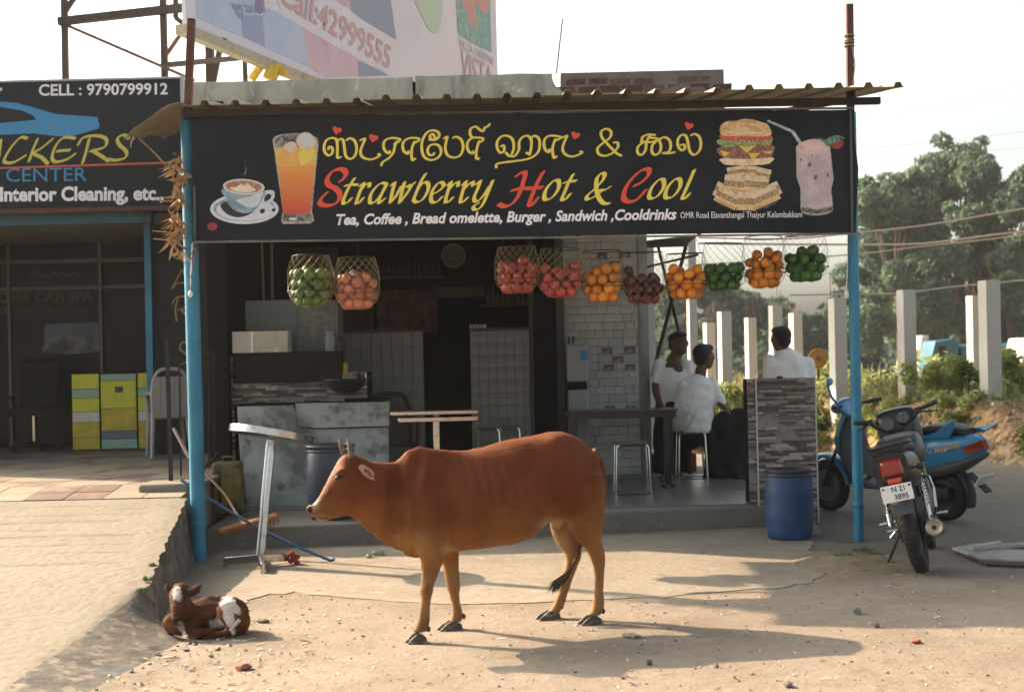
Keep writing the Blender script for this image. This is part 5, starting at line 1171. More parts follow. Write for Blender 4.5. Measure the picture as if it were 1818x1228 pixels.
q = MB(); q.tube([H(1396,630,Y3), H(1399,648,Y3), H(1401,680,Y3), H(1403,730,Y3)], [(.13,.08),(.215,.135),(.215,.15),(.20,.15)], 26); q.tube([H(1391,620,Y3), H(1396,634,Y3)], [(.072,.072),(.12,.09)], 18)
q.ell(sl, .078); q.ell(sr, .078)
for s_, a_ in ((sl, -1), (sr, 1)):
    e_ = s_ + V((a_*.03, .02, -.28)); limb(q, [s_, (s_+e_)/2, e_], [.075,.068,.062])
remesh(q, "shirt", m_wshirt, t, .011, 2, deform=lambda co, n: co + n*(.013*noise.noise(V((co.x*8, co.y*8, co.z*5))) + .004*math.sin(co.x*30 + co.z*12 + 7*noise.noise(co*4)) + .005*noise.noise(co*22)))
q = MB(); q.tube([H(1392,621,Y3+.01), H(1392,628,Y3+.01)], [(.066,.064),(.074,.070)], 20, False); q.build("collar", m_wshirt, t, smooth=True)
q = MB(); q.tube([V((tor[4].x, Y3, tor[4].z+.1)), V((tor[4].x, Y3, .6)), V((tor[4].x, Y3, .12))], [(.20,.15),(.2,.14),(.2,.12)], 20); remesh(q, "trousers", m_lungi, t, .014, 2)
# ================= vehicles =================
def wheel(parent, c, r, rt, axis_, rim_r, spokes=0, disc=None, name="wheel"):
    t = bpy.data.objects.new(name, None); COL.objects.link(t); t.parent = parent; _org[t.name] = V(_org[parent.name])
    q = MB(); m = 14; prof = []
    for k in range(m):
        a = 2*math.pi*k/m; prof.append((r - rt + rt*math.cos(a)*1.0, rt*.92*math.sin(a)))
    q.lathe(c, prof, 40, axis_, True); q.build("tyre", m_rubber, t, smooth=60)
    q = MB(); n_ = 44; ax = V(axis_).normalized(); qq = V((0,0,1)).rotation_difference(ax)
    for k in range(n_):       # tread blocks
        a = 2*math.pi*k/n_
        for s_ in (-.55, 0, .55):
            rr = r - rt + rt*math.cos(s_*1.05) + .002; p = V(c) + qq @ V((rr*math.cos(a + .04*s_), rr*math.sin(a + .04*s_), s_*rt*.95))
            rad = (qq @ V((math.cos(a), math.sin(a), 0))); q.box(p, (.017, .015, .006), Matrix((ax, rad.cross(ax), rad)).transposed())
    q.build("tread", m_rubber, t, kind='stuff')
    q = MB(); q.lathe(c, [(rim_r+.012,-.028),(rim_r+.012,-.02),(rim_r-.006,-.014),(rim_r-.006,.014),(rim_r+.012,.02),(rim_r+.012,.028)], 36, axis_); q.cyl(V(c)-ax*.045, V(c)+ax*.045, .035, n=16)
    for k in range(spokes):
        a = 2*math.pi*k/spokes; q.bar(V(c) + qq @ V((.03*math.cos(a),.03*math.sin(a),0)), V(c) + qq @ V((rim_r*math.cos(a+.15),rim_r*math.sin(a+.15),0)), .024, .014, tuple(ax))
    q.fixn = True; q.build("rim", mat("dark_alloy", (.10,.095,.09), .45, metal=.7), t, smooth=45)
    return t
# --- motorcycle: local frame x right, y forward, z up, rear wheel contact at origin ---
bk = thing("motorcycle", "black motorcycle parked with its white plated tail towards us, leaning on its side stand", "motorcycle")
m_bk = mat("bike_black", (.006,.006,.007), .4, coat=.15, layers=((8,(.05,.042,.034),.56,.75,5),)); m_seat = mat("seat_vinyl", (.010,.0095,.0095), .5, bump=(40,.15)); m_taill = mat("tail_lamp_red", (.22,.010,.006), .18, coat=.6); m_refl = mat("reflector_orange", (.62,.07,.025), .3); m_grey = mat("mudguard_grey", (.05,.062,.068), .45, vary=.2)
X_ = (1, 0, 0)
wheel(bk, (0,0,.305), .305, .056, X_, .225, 6); wheel(bk, (0,1.22,.300), .300, .042, X_, .225, 6)
q = MB(); pr_ = []
for k in range(13):
    a = R(20 + k*11.5); pr_.append(V((0, -.36*math.cos(math.pi-a)*-1 if False else .0, 0)))
def arc(c, r, a0, a1, n): return [(c[0] + r*math.cos(R(a0+(a1-a0)*i/n)), c[1] + r*math.sin(R(a0+(a1-a0)*i/n))) for i in range(n+1)]
def guard(cy, cz_, r, a0, a1, w_, name, m, parent=bk, n=12, x=0):
    q = MB(); rings = []
    for (y, z) in arc((cy, cz_), r, a0, a1, n):
        d = V((0, y-cy, z-cz_)).normalized()
        rings.append([V((x-w_, y, z)) - d*.025, V((x-w_*.8, y, z)), V((x, y, z)) + d*.012, V((x+w_*.8, y, z)), V((x+w_, y, z)) - d*.025, V((x+w_*.7, y, z)) - d*.008, V((x, y, z)) + d*.004, V((x-w_*.7, y, z)) - d*.008])
    q.loft(rings); return q.build(name, m, parent, smooth=50)
guard(0, .305, .350, 95, 158, .070, "rear_mudguard", m_grey)
q = MB(); q.prism([V((-.066,-.325,.50)), V((.066,-.325,.50)), V((.062,-.355,.425)), V((-.062,-.355,.425))], (0,.006,0)); q.build("mud_flap", m_grey, bk, bevel=.003)
guard(1.22, .30, .335, 20, 165, .055, "front_mudguard", m_bk)
# number plate
q = MB(); q.box((0,-.405,.572), (.195,.005,.108), rotm(R(-12))); plt = q.build("number_plate", mat("plate_white", (.66,.63,.60), .45, layers=((30,(.4,.35,.28),.6,.72,4),)), bk, bevel=.002)
PM = rotm(R(-12)); pp = lambda x, z: V((0,-.405,.572)) + PM @ V((x, -.0045, z))
m_ink = mat("plate_ink", (.03,.032,.04), .5)
text_mesh("N 21", "plate_lettering", m_ink, plt, [pp(-.03,.008), pp(.052,.008), pp(.052,.043), pp(-.03,.043)], offset=.02)
text_mesh("3895", "plate_lettering", m_ink, plt, [pp(-.022,-.043), pp(.066,-.043), pp(.066,-.008), pp(-.022,-.008)], offset=.02)
for x in (-.082, .082): q = MB(); q.cyl(pp(x,.036), pp(x,.036)+V((0,-.004,0)), .007, n=10); q.build("bolt", m_dsteel, plt)
q = MB(); q.box((0,-.375,.648), (.085,.03,.030)); q.build("reflector", m_refl, bk, bevel=.004)
# tail lamp and tail cowl
q = MB(); q.loft([[V((x*w_, y, z)) for x, z in ((-1,z0),(1,z0),(.86,z1),(-.86,z1))] for y, w_, z0, z1 in ((-.34,.080,.672,.785),(-.375,.075,.676,.778),(-.395,.060,.686,.765))]); q.build("tail_lamp", m_taill, bk, bevel=.008, smooth=30)
q = MB(); q.fixn = True
def sring(y, w_, z0, z1, n=20, e=.6): return [V((w_*(abs(math.cos(a))**e)*(1 if math.cos(a) > 0 else -1), y, (z0+z1)/2 + (z1-z0)/2*(abs(math.sin(a))**e)*(1 if math.sin(a) > 0 else -1))) for a in [2*math.pi*i/n for i in range(n)]]
q.loft([sring(-.345,.105,.64,.825), sring(-.25,.13,.58,.84), sring(-.05,.15,.55,.82), sring(.15,.145,.55,.79), sring(.3,.12,.56,.77)]); q.build("tail_cowl", m_bk, bk, smooth=50)
q = MB(); q.loft([sring(-.32,.085,.815,.85), sring(-.24,.13,.80,.885), sring(-.05,.145,.79,.875), sring(.1,.14,.775,.845), sring(.28,.125,.765,.825), sring(.46,.09,.77,.82), sring(.52,.05,.78,.81)]); q.build("seat", m_seat, bk, smooth=50)
q = MB(); q.loft([sring(.44,.08,.72,.80), sring(.52,.135,.66,.86), sring(.66,.165,.64,.90), sring(.82,.15,.66,.895), sring(.93,.09,.70,.86)]); q.build("fuel_tank", m_bk, bk, smooth=60)
q = MB(); q.tube([(-.11,-.02,.83),(-.135,-.14,.865),(-.125,-.30,.875),(-.07,-.355,.87),(.07,-.355,.87),(.125,-.30,.875),(.135,-.14,.865),(.11,-.02,.83)], .012, 10); q.build("grab_rail", m_bk, bk, smooth=True)
# frame, swing arm, shocks, exhaust, engine
q = MB()
for x in (-.085,.085):
    q.bar((x,.0,.305), (x,.48,.34), .028, .045); q.tube([(x*.9,-.2,.66),(x*.9,.25,.62),(x*.7,.5,.40),(x*.6,.62,.22)], .014, 8)
q.tube([(0,.5,.66),(0,.95,.78),(0,.98,.66),(0,.80,.30),(0,.60,.20)], .02, 8); q.build("frame", m_bk, bk)
q = MB(); q.loft([sring(.42,.10,.20,.50), sring(.52,.13,.17,.54), sring(.66,.12,.18,.50), sring(.76,.08,.22,.44)])
for k in range(7): q.box((0,.70+k*.006,.42+k*.03), (.17,.14,.010))
q.build("engine", mat("engine_alloy", (.15,.14,.13), .5, metal=.6, layers=((10,(.04,.035,.03),.45,.65,4),)), bk, smooth=40)
for x in (-.125,.125):
    q = MB(); a, b = V((x,-.02,.33)), V((x,.09,.70)); q.cyl(a, b, .012, n=10); dd = (b-a)
    pts = [a + dd*(.22+.62*i/90) + V((.021*math.cos(i*.75), .021*math.sin(i*.75), 0)) for i in range(91)]; q.tube(pts, .0048, 6); q.cyl(a + dd*.02, a+dd*.26, .022, n=12); q.build("shock_absorber", m_chrome, bk, smooth=40)
q = MB(); q.tube([(.10,.72,.30),(.13,.60,.20),(.145,.40,.20)], .019, 12); q.tube([(.145,.42,.205),(.150,.30,.225),(.155,.05,.255),(.158,-.26,.300)], [.024,.042,.050,.052], 22); q.build("exhaust", m_bk, bk, smooth=50)
q = MB(); q.lathe((.158,-.262,.300), [(.0535,-.004),(.0555,.004),(.054,.012),(.048,.016),(.040,.010),(.0,.008)], 28, (0,-1,.16)); q.build("muffler_cap", mat("muffler_alloy", (.42,.36,.27), .4, metal=.8), bk, smooth=40)
q = MB(); q.cyl((.158,-.270,.3015), (.158,-.282,.303), .014, n=14); q.build("muffler_outlet", m_black, bk)
q = MB()
q.tube([(.13,.10,.62),(.185,.02,.60),(.205,-.12,.53),(.195,-.16,.42),(.165,-.08,.36),(.14,.1,.34)], .010, 8)   # leg guard rail
q.build("guard_rail", m_chrome, bk, smooth=True)
for s_ in (-1,1): q = MB(); q.tube([(s_*.12,.30,.33),(s_*.23,.30,.325)], .012, 8); q.build("foot_peg", m_chrome, bk, smooth=True)
q = MB(); q.tube([(-.10,.36,.26),(-.20,.30,.12),(-.265,.26,.018)], .010, 8); q.box((-.27,.26,.012), (.06,.03,.008)); q.build("side_stand", m_dsteel, bk)
q = MB(); q.lathe((-.075,0,.305), [(.085,-.006),(.085,.006)], 24, X_); q.bar((-.078,.0,.385), (-.078,.46,.375), .012, .03); q.bar((-.078,.0,.225), (-.078,.46,.30), .012, .03); q.build("chain", mat("chain_rust", (.10,.05,.025), .7), bk)
q = MB(); q.tube([(-.09,0,.305),(-.16,0,.305)], .009, 8); q.tube([(-.09,.02,.31),(-.15,.04,.26),(-.13,.2,.22)], .008, 6); q.build("axle_nut", m_chrome, bk)
# front end: forks, cowl with two dials, handlebar, levers, indicators
for x in (-.085,.085): q = MB(); q.cyl((x,1.22,.30), (x,.96,.90), .019, n=12); q.build("fork", m_chrome, bk, smooth=40)
q = MB(); q.loft([sring(.93,.115,.80,.99,20,.5), sring(.98,.150,.76,1.055,20,.5), sring(1.04,.155,.74,1.07,20,.5), sring(1.12,.13,.74,1.02,20,.6), sring(1.17,.07,.78,.94)]); q.build("front_cowl", m_bk, bk, smooth=50)
for x, z in ((-.062,.955),(.055,.985)):
    q = MB(); q.lathe((x,.925,z), [(.050,-.02),(.050,.012),(.044,.016)], 22, (0,-1,.35)); dh = q.build("dial_housing", m_black, bk, smooth=40)
    q = MB(); q.lathe((x,.907,z+.006), [(.041,.0),(.041,.002),(0,.002)], 22, (0,-1,.35)); q.build("dial_face", mat("dial_face", (.04,.048,.052), .25, coat=.3, layers=((90,(.30,.31,.31),.62,.68,2),)), dh)
_hb0 = set(o.name for o in bpy.data.objects)
q = MB()
for s_ in (-.76,1): q.tube([(0,.93,.90),(s_*.10,.93,.93),(s_*.18,.90,.985),(s_*.23,.87,1.02),(s_*.33,.82,1.04)], .011, 10)
q.build("handlebar", m_black, bk, smooth=True)
for s_ in (-.76,1):
    q = MB(); q.tube([(s_*.235,.868,1.02),(s_*.338,.815,1.042)], .018, 12); q.box((s_*.205,.878,1.012), (.05,.04,.042), rotm(0,0,s_*-.4)); q.build("grip", m_black, bk, bevel=.004)
    q = MB(); q.tube([(s_*.20,.90,1.0),(s_*.26,.89,.985),(s_*.33,.87,.975)], .006, 6); q.tube([(s_*.20,.91,1.0),(s_*.15,.98,1.0),(s_*.08,1.02,.93)], .005, 6); q.build("lever", m_black, bk)
for o in bpy.data.objects:      # the steering is turned to the left
    if o.name not in _hb0 and o.parent == bk: o.matrix_basis = Matrix.Translation((0,.93,0)) @ Matrix.Rotation(R(7), 4, V((0,-.3,1)).normalized()) @ Matrix.Translation((0,-.93,0))
for s_ in (-1,1):
    q = MB(); q.tube([(s_*.10,-.28,.70),(s_*.15,-.29,.70)], .008, 6); q.ell((s_*.17,-.29,.70), (.026,.02,.022)); q.build("indicator", m_bk if s_ < 0 else m_bk, bk, smooth=True)
rearG = G(1641, 1018); bk.location = (rearG.x, rearG.y + .02, 0.0)
bk.rotation_mode = 'XYZ'; HD = R(-19.0)
bk.rotation_euler = (0, R(-12.5), 0); bk.matrix_basis = Matrix.Translation(V((rearG.x+.01, rearG.y+.06, .0))) @ Matrix.Rotation(HD, 4, 'Z') @ Matrix.Rotation(R(-12.5), 4, 'Y')

# --- scooter: same local frame, rear wheel contact at origin, forward +y ---
sc = thing("scooter", "blue scooter with winged tail panel parked behind the slim blue post", "scooter")
m_sb = mat("scooter_blue", (.025,.19,.36), .28, coat=.5, layers=((6,(.03,.17,.32),.55,.75,4),)); m_sg = mat("scooter_grey", (.045,.05,.055), .5, vary=.2); m_sdk = mat("scooter_plastic", (.011,.0115,.0125), .55)
wheel(sc, (0,0,.225), .225, .052, X_, .13, 5); wheel(sc, (0,1.27,.235), .235, .048, X_, .14, 5)
def lring(y, x0, w_, z0, z1, n=20, e=.7): return [p + V((x0,0,0)) for p in sring(y, w_, z0, z1, n, e)]
# rear body
q = MB(); q.loft([sring(-.46,.03,.63,.70), sring(-.38,.085,.56,.745), sring(-.22,.135,.47,.765), sring(.0,.16,.40,.76), sring(.2,.155,.36,.73), sring(.34,.12,.34,.66), sring(.40,.07,.32,.55)]); q.build("rear_body", m_sb, sc, smooth=60)
q = MB(); q.loft([sring(-.42,.075,.555,.60), sring(-.2,.150,.43,.55), sring(.05,.168,.37,.50), sring(.25,.16,.34,.46), sring(.40,.11,.30,.40)]); q.build("lower_trim", m_sg, sc, smooth=60)
q = MB(); q.loft([sring(-.30,.09,.74,.80), sring(-.18,.125,.74,.835), sring(.02,.135,.75,.84), sring(.18,.125,.735,.80), sring(.38,.10,.70,.765), sring(.46,.05,.70,.74)]); q.build("seat", m_seat, sc, smooth=60)
q = MB(); q.prism([V((-.15,.14,.72)), V((-.165,-.08,.785)), V((-.17,-.24,.885)), V((-.17,-.28,.885)), V((-.165,-.24,.79)), V((-.16,-.20,.735))], (.020,0,0)); q.build("tail_wing", m_sb, sc, bevel=.006)
q = MB(); q.prism([V((.13,-.12,.74)), V((.15,-.28,.79)), V((.15,-.46,.835)), V((.15,-.48,.82)), V((.14,-.34,.75))], (-.022,0,0)); q.build("tail_wing", m_sb, sc, bevel=.006)
q = MB(); q.prism([V((-.171,-.05,.64)), V((-.171,-.30,.685)), V((-.160,-.30,.665)), V((-.168,-.06,.61))], (.004,0,0)); q.prism([V((-.168,.12,.60)), V((-.168,.05,.615)), V((-.168,.05,.585)), V((-.168,.12,.57))], (.004,0,0)); q.build("panel_emblem", mat("decal_gold", (.55,.42,.22), .4, layers=((60,(.5,.12,.05),.5,.6,3),)), sc)
# script decal on the flank
q = MB(); q.fixn = False
scpl = Plane((-.172,0,0), (-1,0,0))
def ls(y, z): return V((-.174, y, z))
for stx in ([(.08,.60),(.06,.63),(.04,.60),(.02,.63),(0,.60),(-.02,.63),(-.03,.60)], [(-.06,.61),(-.08,.645),(-.10,.61),(-.12,.65),(-.135,.615),(-.15,.655),(-.165,.62),(-.20,.66)]):
    pts = [ls(*p) for p in stx]; q.tube(pts, .0045, 5)
q.build("script_decal", mat("decal_white", (.55,.56,.58), .4), sc)
q = MB(); q.prism([V((-.135,-.30,.655)), V((-.085,-.46,.715)), V((-.06,-.47,.64)), V((-.125,-.34,.60))], (.05,-.01,0)); q.build("tail_lamp", m_taill, sc, smooth=True)
# floor board, leg shield, apron
q = MB(); q.loft([lring(.34,0,.15,.28,.40), lring(.5,0,.165,.245,.30), lring(.72,0,.165,.245,.30), lring(.86,0,.16,.28,.36)]); q.build("floor_board", m_sg, sc, smooth=50)
q = MB()
def shr(y, z, w_, d): return [V((w_*math.sin(a), y + d*math.cos(a)*.4 - .03*abs(math.sin(a)), z)) for a in [2*math.pi*i/18 for i in range(18)]]
q.loft([shr(.84,.26,.155,.09), shr(.90,.38,.185,.10), shr(.95,.55,.205,.11), shr(.97,.70,.18,.12), shr(.965,.80,.13,.13), shr(.95,.88,.08,.12)]); q.build("leg_shield", m_sdk, sc, smooth=60)
q = MB(); q.loft([shr(1.02,.48,.08,.14), shr(1.04,.56,.13,.16), shr(1.04,.68,.15,.17), shr(1.02,.80,.12,.15), shr(1.0,.90,.07,.12)]); q.build("front_apron", m_sb, sc, smooth=60)
guard(1.27,.235,.285, 15, 175, .065, "front_mudguard", m_sb, sc)
guard(0,.225,.28, 100, 200, .06, "rear_mudguard", m_sdk, sc)
q = MB(); q.bar((0,-.26,.42), (0,-.44,.27), .09, .012); q.build("mud_flap", m_sdk, sc)
q = MB(); q.box((0,-.40,.37), (.20,.01,.10), rotm(R(35))); q.build("number_plate", mat("plate_white2", (.55,.54,.50), .5, vary=.2), sc)
q = MB()
for x in (-.07,.07): q.cyl((x,1.27,.235), (x,1.06,.62), .016, n=10)
q.build("fork", m_sdk, sc)
# head cowl with lamp, handlebar, mirrors
q = MB(); q.loft([shr(.96,.90,.09,.12), shr(.98,.955,.15,.15), shr(1.0,1.01,.14,.14), shr(.98,1.05,.08,.09)]); q.build("head_cowl", m_sb, sc, smooth=60)
q = MB(); q.ell((0,1.085,.955), (.085,.045,.055), rotm(R(-15))); q.build("head_lamp", mat("lamp_glass", (.55,.55,.5), .08, coat=.8, metal=.3), sc, smooth=True)
q = MB(); q.tube([(-.32,.86,1.0),(-.20,.93,.985),(0,.96,.98),(.20,.93,.985),(.32,.86,1.0)], .012, 10); q.tube([(-.33,.85,1.0),(-.22,.915,.987)], .018, 10); q.tube([(.33,.85,1.0),(.22,.915,.987)], .018, 10); q.build("handlebar", m_sdk, sc, smooth=True)
for s_ in (-1, 1):
    q = MB(); q.tube([(s_*.15,.95,1.0),(s_*.19,.99,1.08),(s_*.205,1.0,1.17),(s_*.20,1.0,1.20)], [.013,.012,.009,.007], 8); q.ell((s_*.20,.985,1.215), (.045,.014,.035), rotm(0,R(s_*18),0)); q.build("mirror", m_sb, sc, smooth=True)
q = MB(); q.tube([(-.12,.36,.26),(-.17,.30,.14),(-.22,.26,.01)], .010, 8); q.build("side_stand", m_dsteel, sc)
q = MB(); q.loft([sring(-.12,.05,.19,.30), sring(.1,.07,.15,.34), sring(.35,.06,.18,.34)]); q.v = [p + V((-.07,0,0)) for p in q.v]; q.build("engine_cover", m_sdk, sc, smooth=60)
rs = G(1686, 925); fs_ = G(1462, 905); fs_ = V((rs.x, rs.y, 0)) + (fs_-rs).normalized()*1.27; hd_ = math.atan2(-(fs_.x-rs.x), fs_.y-rs.y)
sc.matrix_basis = Matrix.Translation(V((rs.x, rs.y+.08, 0))) @ Matrix.Rotation(hd_, 4, 'Z') @ Matrix.Rotation(R(-5), 4, 'Y')

# ================= drums =================
def drum(name, lab, u, vb, r, h, m, top_open=True, lean=0):
    b = G(u, vb); b.y += r*.9; t = thing(name, lab, "drum", b)
    pr_ = [(r*.86,0),(r*.93,.012),(r*.97,h*.12),(r,h*.3),(r*1.012,h*.33),(r,h*.36),(r*1.015,h*.5),(r,h*.62),(r*1.012,h*.65),(r,h*.68),(r*.985,h*.86),(r*.95,h*.93)]
    q = MB(); q.lathe(b, pr_ + [(r*.93,h*.955),(r*.90,h*.93),(r*.92,h*.6),(r*.88,.03)], 36); q.build("drum_body", m, t, smooth=60)
    q = MB(); q.torus(b + V((0,0,h*.965)), r*.95, .014, 36, 8, sy=1.2); q.torus(b + V((0,0,h*.90)), r*.972, .009, 36, 8); q.build("rim_band", mat("drum_rim", (.022,.022,.028), .5), t, smooth=True)
    return t
m_bd = mat("blue_plastic", (.020,.052,.145), .5, layers=((4,(.035,.04,.06),.48,.68,8),(2,(.025,.09,.26),.5,.7,4),(22,(.12,.11,.11),.66,.74,4)), bump=(12,.2))
m_gd = mat("grey_blue_plastic", (.030,.038,.062), .4, layers=((3,(.02,.02,.026),.5,.7,5),(9,(.07,.08,.11),.56,.7,5)), bump=(14,.2))
drum("blue_drum", "blue plastic drum with a dark rim standing before the stone-clad pedestal", 1410, 960, .185, .555, m_bd)
b_ = G(583, 925, PZ)
t = thing("grey_drum", "dark grey-blue plastic barrel standing on the platform behind the cow's head", "drum", V((b_.x, b_.y+.2, PZ)))
c = t.location; r, h = .20, .62
q = MB(); q.lathe(c, [(r*.80,0),(r*.86,.02),(r*.98,h*.3),(r*1.02,h*.6),(r*1.0,h*.85),(r*.95,h*.9),(r*.93,h*.93),(r*.9,h*.9),(r*.9,.05)], 40); q.build("drum_body", m_gd, t, smooth=60)
q = MB(); q.torus(c+V((0,0,h*.915)), r*.97, .012, 36, 8); q.torus(c+V((0,0,h*.975)), r*.99, .016, 36, 8); q.build("rim_band", mat("rim_grey", (.05,.052,.06), .35), t, smooth=True)

# ================= standing steel table (foreground left) =================
tb = thing("standing_table", "tall steel table with a thin round top tilted a little, on a four-footed post", "table", G(466, 1005))
# top slightly tilted
T0 = P(482, 770, 10.35); B0 = P(462, 985, 10.25); tdir = (T0-B0).normalized()
q = MB(); q.lathe(T0, [(.0,-.028),(.300,-.028),(.308,-.023),(.308,.023),(.304,.028),(.0,.030)], 56, (tdir + V((.075,.012,0))).normalized()); q.build("table_top", m_steel, tb, smooth=35)
q = MB(); x_ = tdir.cross(V((0,1,0))).normalized()
q.bar(B0 + V((.012,0,0)), T0 - tdir*.04 + V((.012,0,0)), .042, .042, (0,1,0)); q.build("post", m_steel, tb, bevel=.006)
q = MB(); q.bar(B0 - V((.022,0.01,0)), T0 - tdir*.04 - V((.02,0.01,0)), .018, .018, (0,1,0)); q.build("post_rod", m_chrome, tb, bevel=.003)
for (u, v, Y) in ((398,990,10.32),(524,994,10.45),(467,1012,9.98),(452,975,10.7)):
    e = P(u, v, Y); e.z = .045; q = MB(); q.bar(B0 + V((0,0,-.02)), e, .028, .055); q.build("leg", m_steel, tb, bevel=.004)
    q = MB(); q.cyl(V((e.x,e.y,.045)), V((e.x,e.y,.004)), .010, n=10); q.cyl(V((e.x,e.y,.014)), V((e.x,e.y,.003)), .022, n=14); q.build("foot", m_chrome, tb)
c = P(522, 1000, 10.4); q = MB(); random.seed(2)
for k in range(9): q.ell(V((c.x+random.uniform(-.025,.03), c.y-.03, .02+k*.008)), (.022,.02,.014), rotm(random.random(),random.random(),0), 8, 6)
q.build("red_rag", mat("red_cloth", (.26,.03,.022), .9, bump=(30,.5)), smooth=True, org=V((c.x,c.y,0)), label="small crumpled red rag at the foot of the steel standing table", cat="rag")
# rope
q = MB(); a = P(322, 852, 10.9); b = G(594, 997); m_rope = mat("blue_rope", (.030,.10,.19), .8, bump=(120,.6))
pts = [a.lerp(b, i/40) + V((0,0,-.05*math.sin(math.pi*i/40))) for i in range(41)]; pts[-1].z = .02
for ph in (0, 2.1, 4.2): q.tube([p + V((0, .006*math.cos(i*1.3+ph), .006*math.sin(i*1.3+ph))) for i, p in enumerate(pts)], .0075, 6)
q.build("blue_rope", m_rope, smooth=True, org=b, label="taut blue rope slanting from the ramp corner down to the ground", cat="rope")
# broom
br = thing("broom", "orange wooden push broom head with a thin handle lying against the step", "broom", P(440, 935, 11.0))
h0, h1 = P(388, 944, 10.95), P(494, 915, 11.1); hd3 = (h1-h0).normalized()
q = MB(); q.bar(h0, h1, .06, .045, (0,-.5,1)); 
q.v = [p for p in q.v]; q.build("broom_head", mat("broom_wood", (.34,.12,.04), .7, vary=.3, vscale=12, bump=(20,.3)), br, bevel=.014, seg=3)
q = MB(); random.seed(4)
for i in range(70):
    p = h0.lerp(h1, (i+.5)/70) + V((0,random.uniform(-.015,.02),-.02)); q.tube([p, p + V((random.uniform(-.008,.008)+.006, -.01, -.045))], .0028, 4)
q.build("bristle", mat("bristle", (.17,.12,.07), .9), br)
q = MB(); q.tube([h0.lerp(h1,.42), P(400,878,11.3), P(356,830,11.6)], .011, 8); q.build("handle", mat("rusty_handle", (.16,.07,.045), .8, vary=.3), br)

# ================= counter at the left =================
def ledger(x0, x1, z0, z1, y, parent, seed, side=None):
    """stacked thin stone strips, each a separate little block, joined as one cladding part"""
    random.seed(seed); qs = [MB() for _ in range(1)]; q = qs[0]; z = z0
    while z < z1 - .004:
        h = random.choice((.014,.018,.022)); x = x0 - random.random()*.1
        while x < x1:
            l = random.choice((.06,.10,.15,.2)); a, b = max(x, x0), min(x+l, x1)
            if b - a > .005:
                q.mi = random.choice((0,0,1,2,2,3)); d = random.uniform(.004,.018)
                q.bb(a+.0008, b-.0008, y-d, y+.012, z+.0008, min(z+h, z1)-.0008)
            x += l
        z += h
    o = q.build("stone_cladding", [mat("ledger_dark", (.085,.07,.062), .8, vary=.4, vscale=20), mat("ledger_brown", (.16,.12,.10), .8, vary=.3, vscale=20), mat("ledger_grey", (.25,.22,.20), .8, vary=.3, vscale=20), mat("ledger_pale", (.38,.34,.31), .8, vary=.3, vscale=20)], parent, kind='stuff'); return o
m_granite = mat("black_granite", (.006,.006,.006), .45, spec=.2)
ct = thing("serving_counter", "serving counter clad in thin dark stacked stone with a black shelf band", "counter", (P(540,700,13.3).x, 13.3, PZ))
CY0 = 13.25
x0, x1 = P(385,690,CY0).x, P(652,690,CY0).x; zt, zb_ = P(500,662,CY0).z, P(500,714,CY0).z
q = MB(); q.bb(x0, x1, CY0+.014, CY0+.5, PZ+.01, zt-.005); q.build("counter_core", m_dark, ct)
ledger(x0, x1, zb_, zt, CY0, ct, 1); xs_ = P(418,800,CY0).x
ledger(x0, xs_, PZ+.02, zb_, CY0, ct, 2)
zt2 = P(400,630,CY0).z; xb2 = P(414,650,CY0).x
ledger(x0, xb2, zt, zt2, CY0, ct, 3); q = MB(); q.bb(x0, xb2, CY0+.014, CY0+.4, zt-.003, zt2); q.build("counter_core", m_dark, ct)
q = MB(); q.bb(xb2+.002, P(607,650,CY0).x, CY0-.03, CY0+.3, P(500,679,CY0).z, P(500,625,CY0).z); q.build("black_front", m_granite, ct, bevel=.004)
q = MB(); q.bb(x0-.02, x1+.16, CY0-.12, CY0+.02, zb_-.03, zb_-.004); q.build("counter_slab", m_granite, ct, bevel=.003)
q = MB(); q.bb(P(612,700,CY0).x, P(690,700,CY0).x, CY0-.02, CY0+.3, zb_-.002, zb_+.02); q.build("counter_slab", m_granite, ct)
# dirty slabs leaning below
m_slab = mat("stained_marble", (.36,.385,.37), .55, layers=((2.2,(.13,.135,.12),.42,.60,9),(5,(.48,.50,.48),.50,.66,7),(5,(.13,.125,.11),.50,.68,9),(1.3,(.20,.13,.07),.58,.70,7)), bump=(9,.25), coord='World')
sb_ = thing("slab_front", "stained pale marble sheets fronting the counter behind the standing table", "counter front", (P(550,800,12.9).x, 12.9, PZ))
def slab(px, Y, d=.03, name="marble_slab"):
    q = MB(); q.prism([P(u, v, Y) for u, v in px], (0, d, 0)); return q.build(name, m_slab, sb_, bevel=.004)
slab([(421,722),(520,719),(527,735),(527,757),(560,762),(690,758),(691,905),(432,905)], 12.95)
slab([(524,716),(691,713),(691,756),(560,760),(529,757)], 12.90)
slab([(430,760),(530,762),(548,800),(545,902),(436,900)], 12.88, .02)
# glass case, pale box, jar, pan, steel vessels
gc = thing("glass_case", "tall glass display screen standing on the counter", "display case", (P(518,590,13.4).x, 13.4, 1.5))
m_pane = mat("case_glass", (.55,.62,.60), .05, alpha=.16, spec=.8)
q = MB(); q.bb(P(436,560,13.4).x, P(527,560,13.4).x, 13.40, 13.408, P(500,626,13.4).z, P(480,533,13.4).z); q.build("pane", mat("case_glass2", (.20,.24,.24), .12, alpha=.55), gc)
q = MB(); q.bb(P(527,560,13.4).x+.002, P(599,560,13.4).x, 13.40, 13.406, P(500,626,13.4).z, P(480,536,13.4).z); q.build("pane", m_pane, gc)
q = MB(); q.bb(P(597,560,13.4).x, P(600,560,13.4).x, 13.39, 13.80, P(500,626,13.4).z, P(480,534,13.4).z); q.build("edge_strip", m_mul, gc)
random.seed(8)
wv = MB()
for k in range(34):
    u, v = random.uniform(532,585), random.uniform(552,608); wv.ell(P(u, v, 13.62), random.uniform(.02,.04), None, 8, 6)
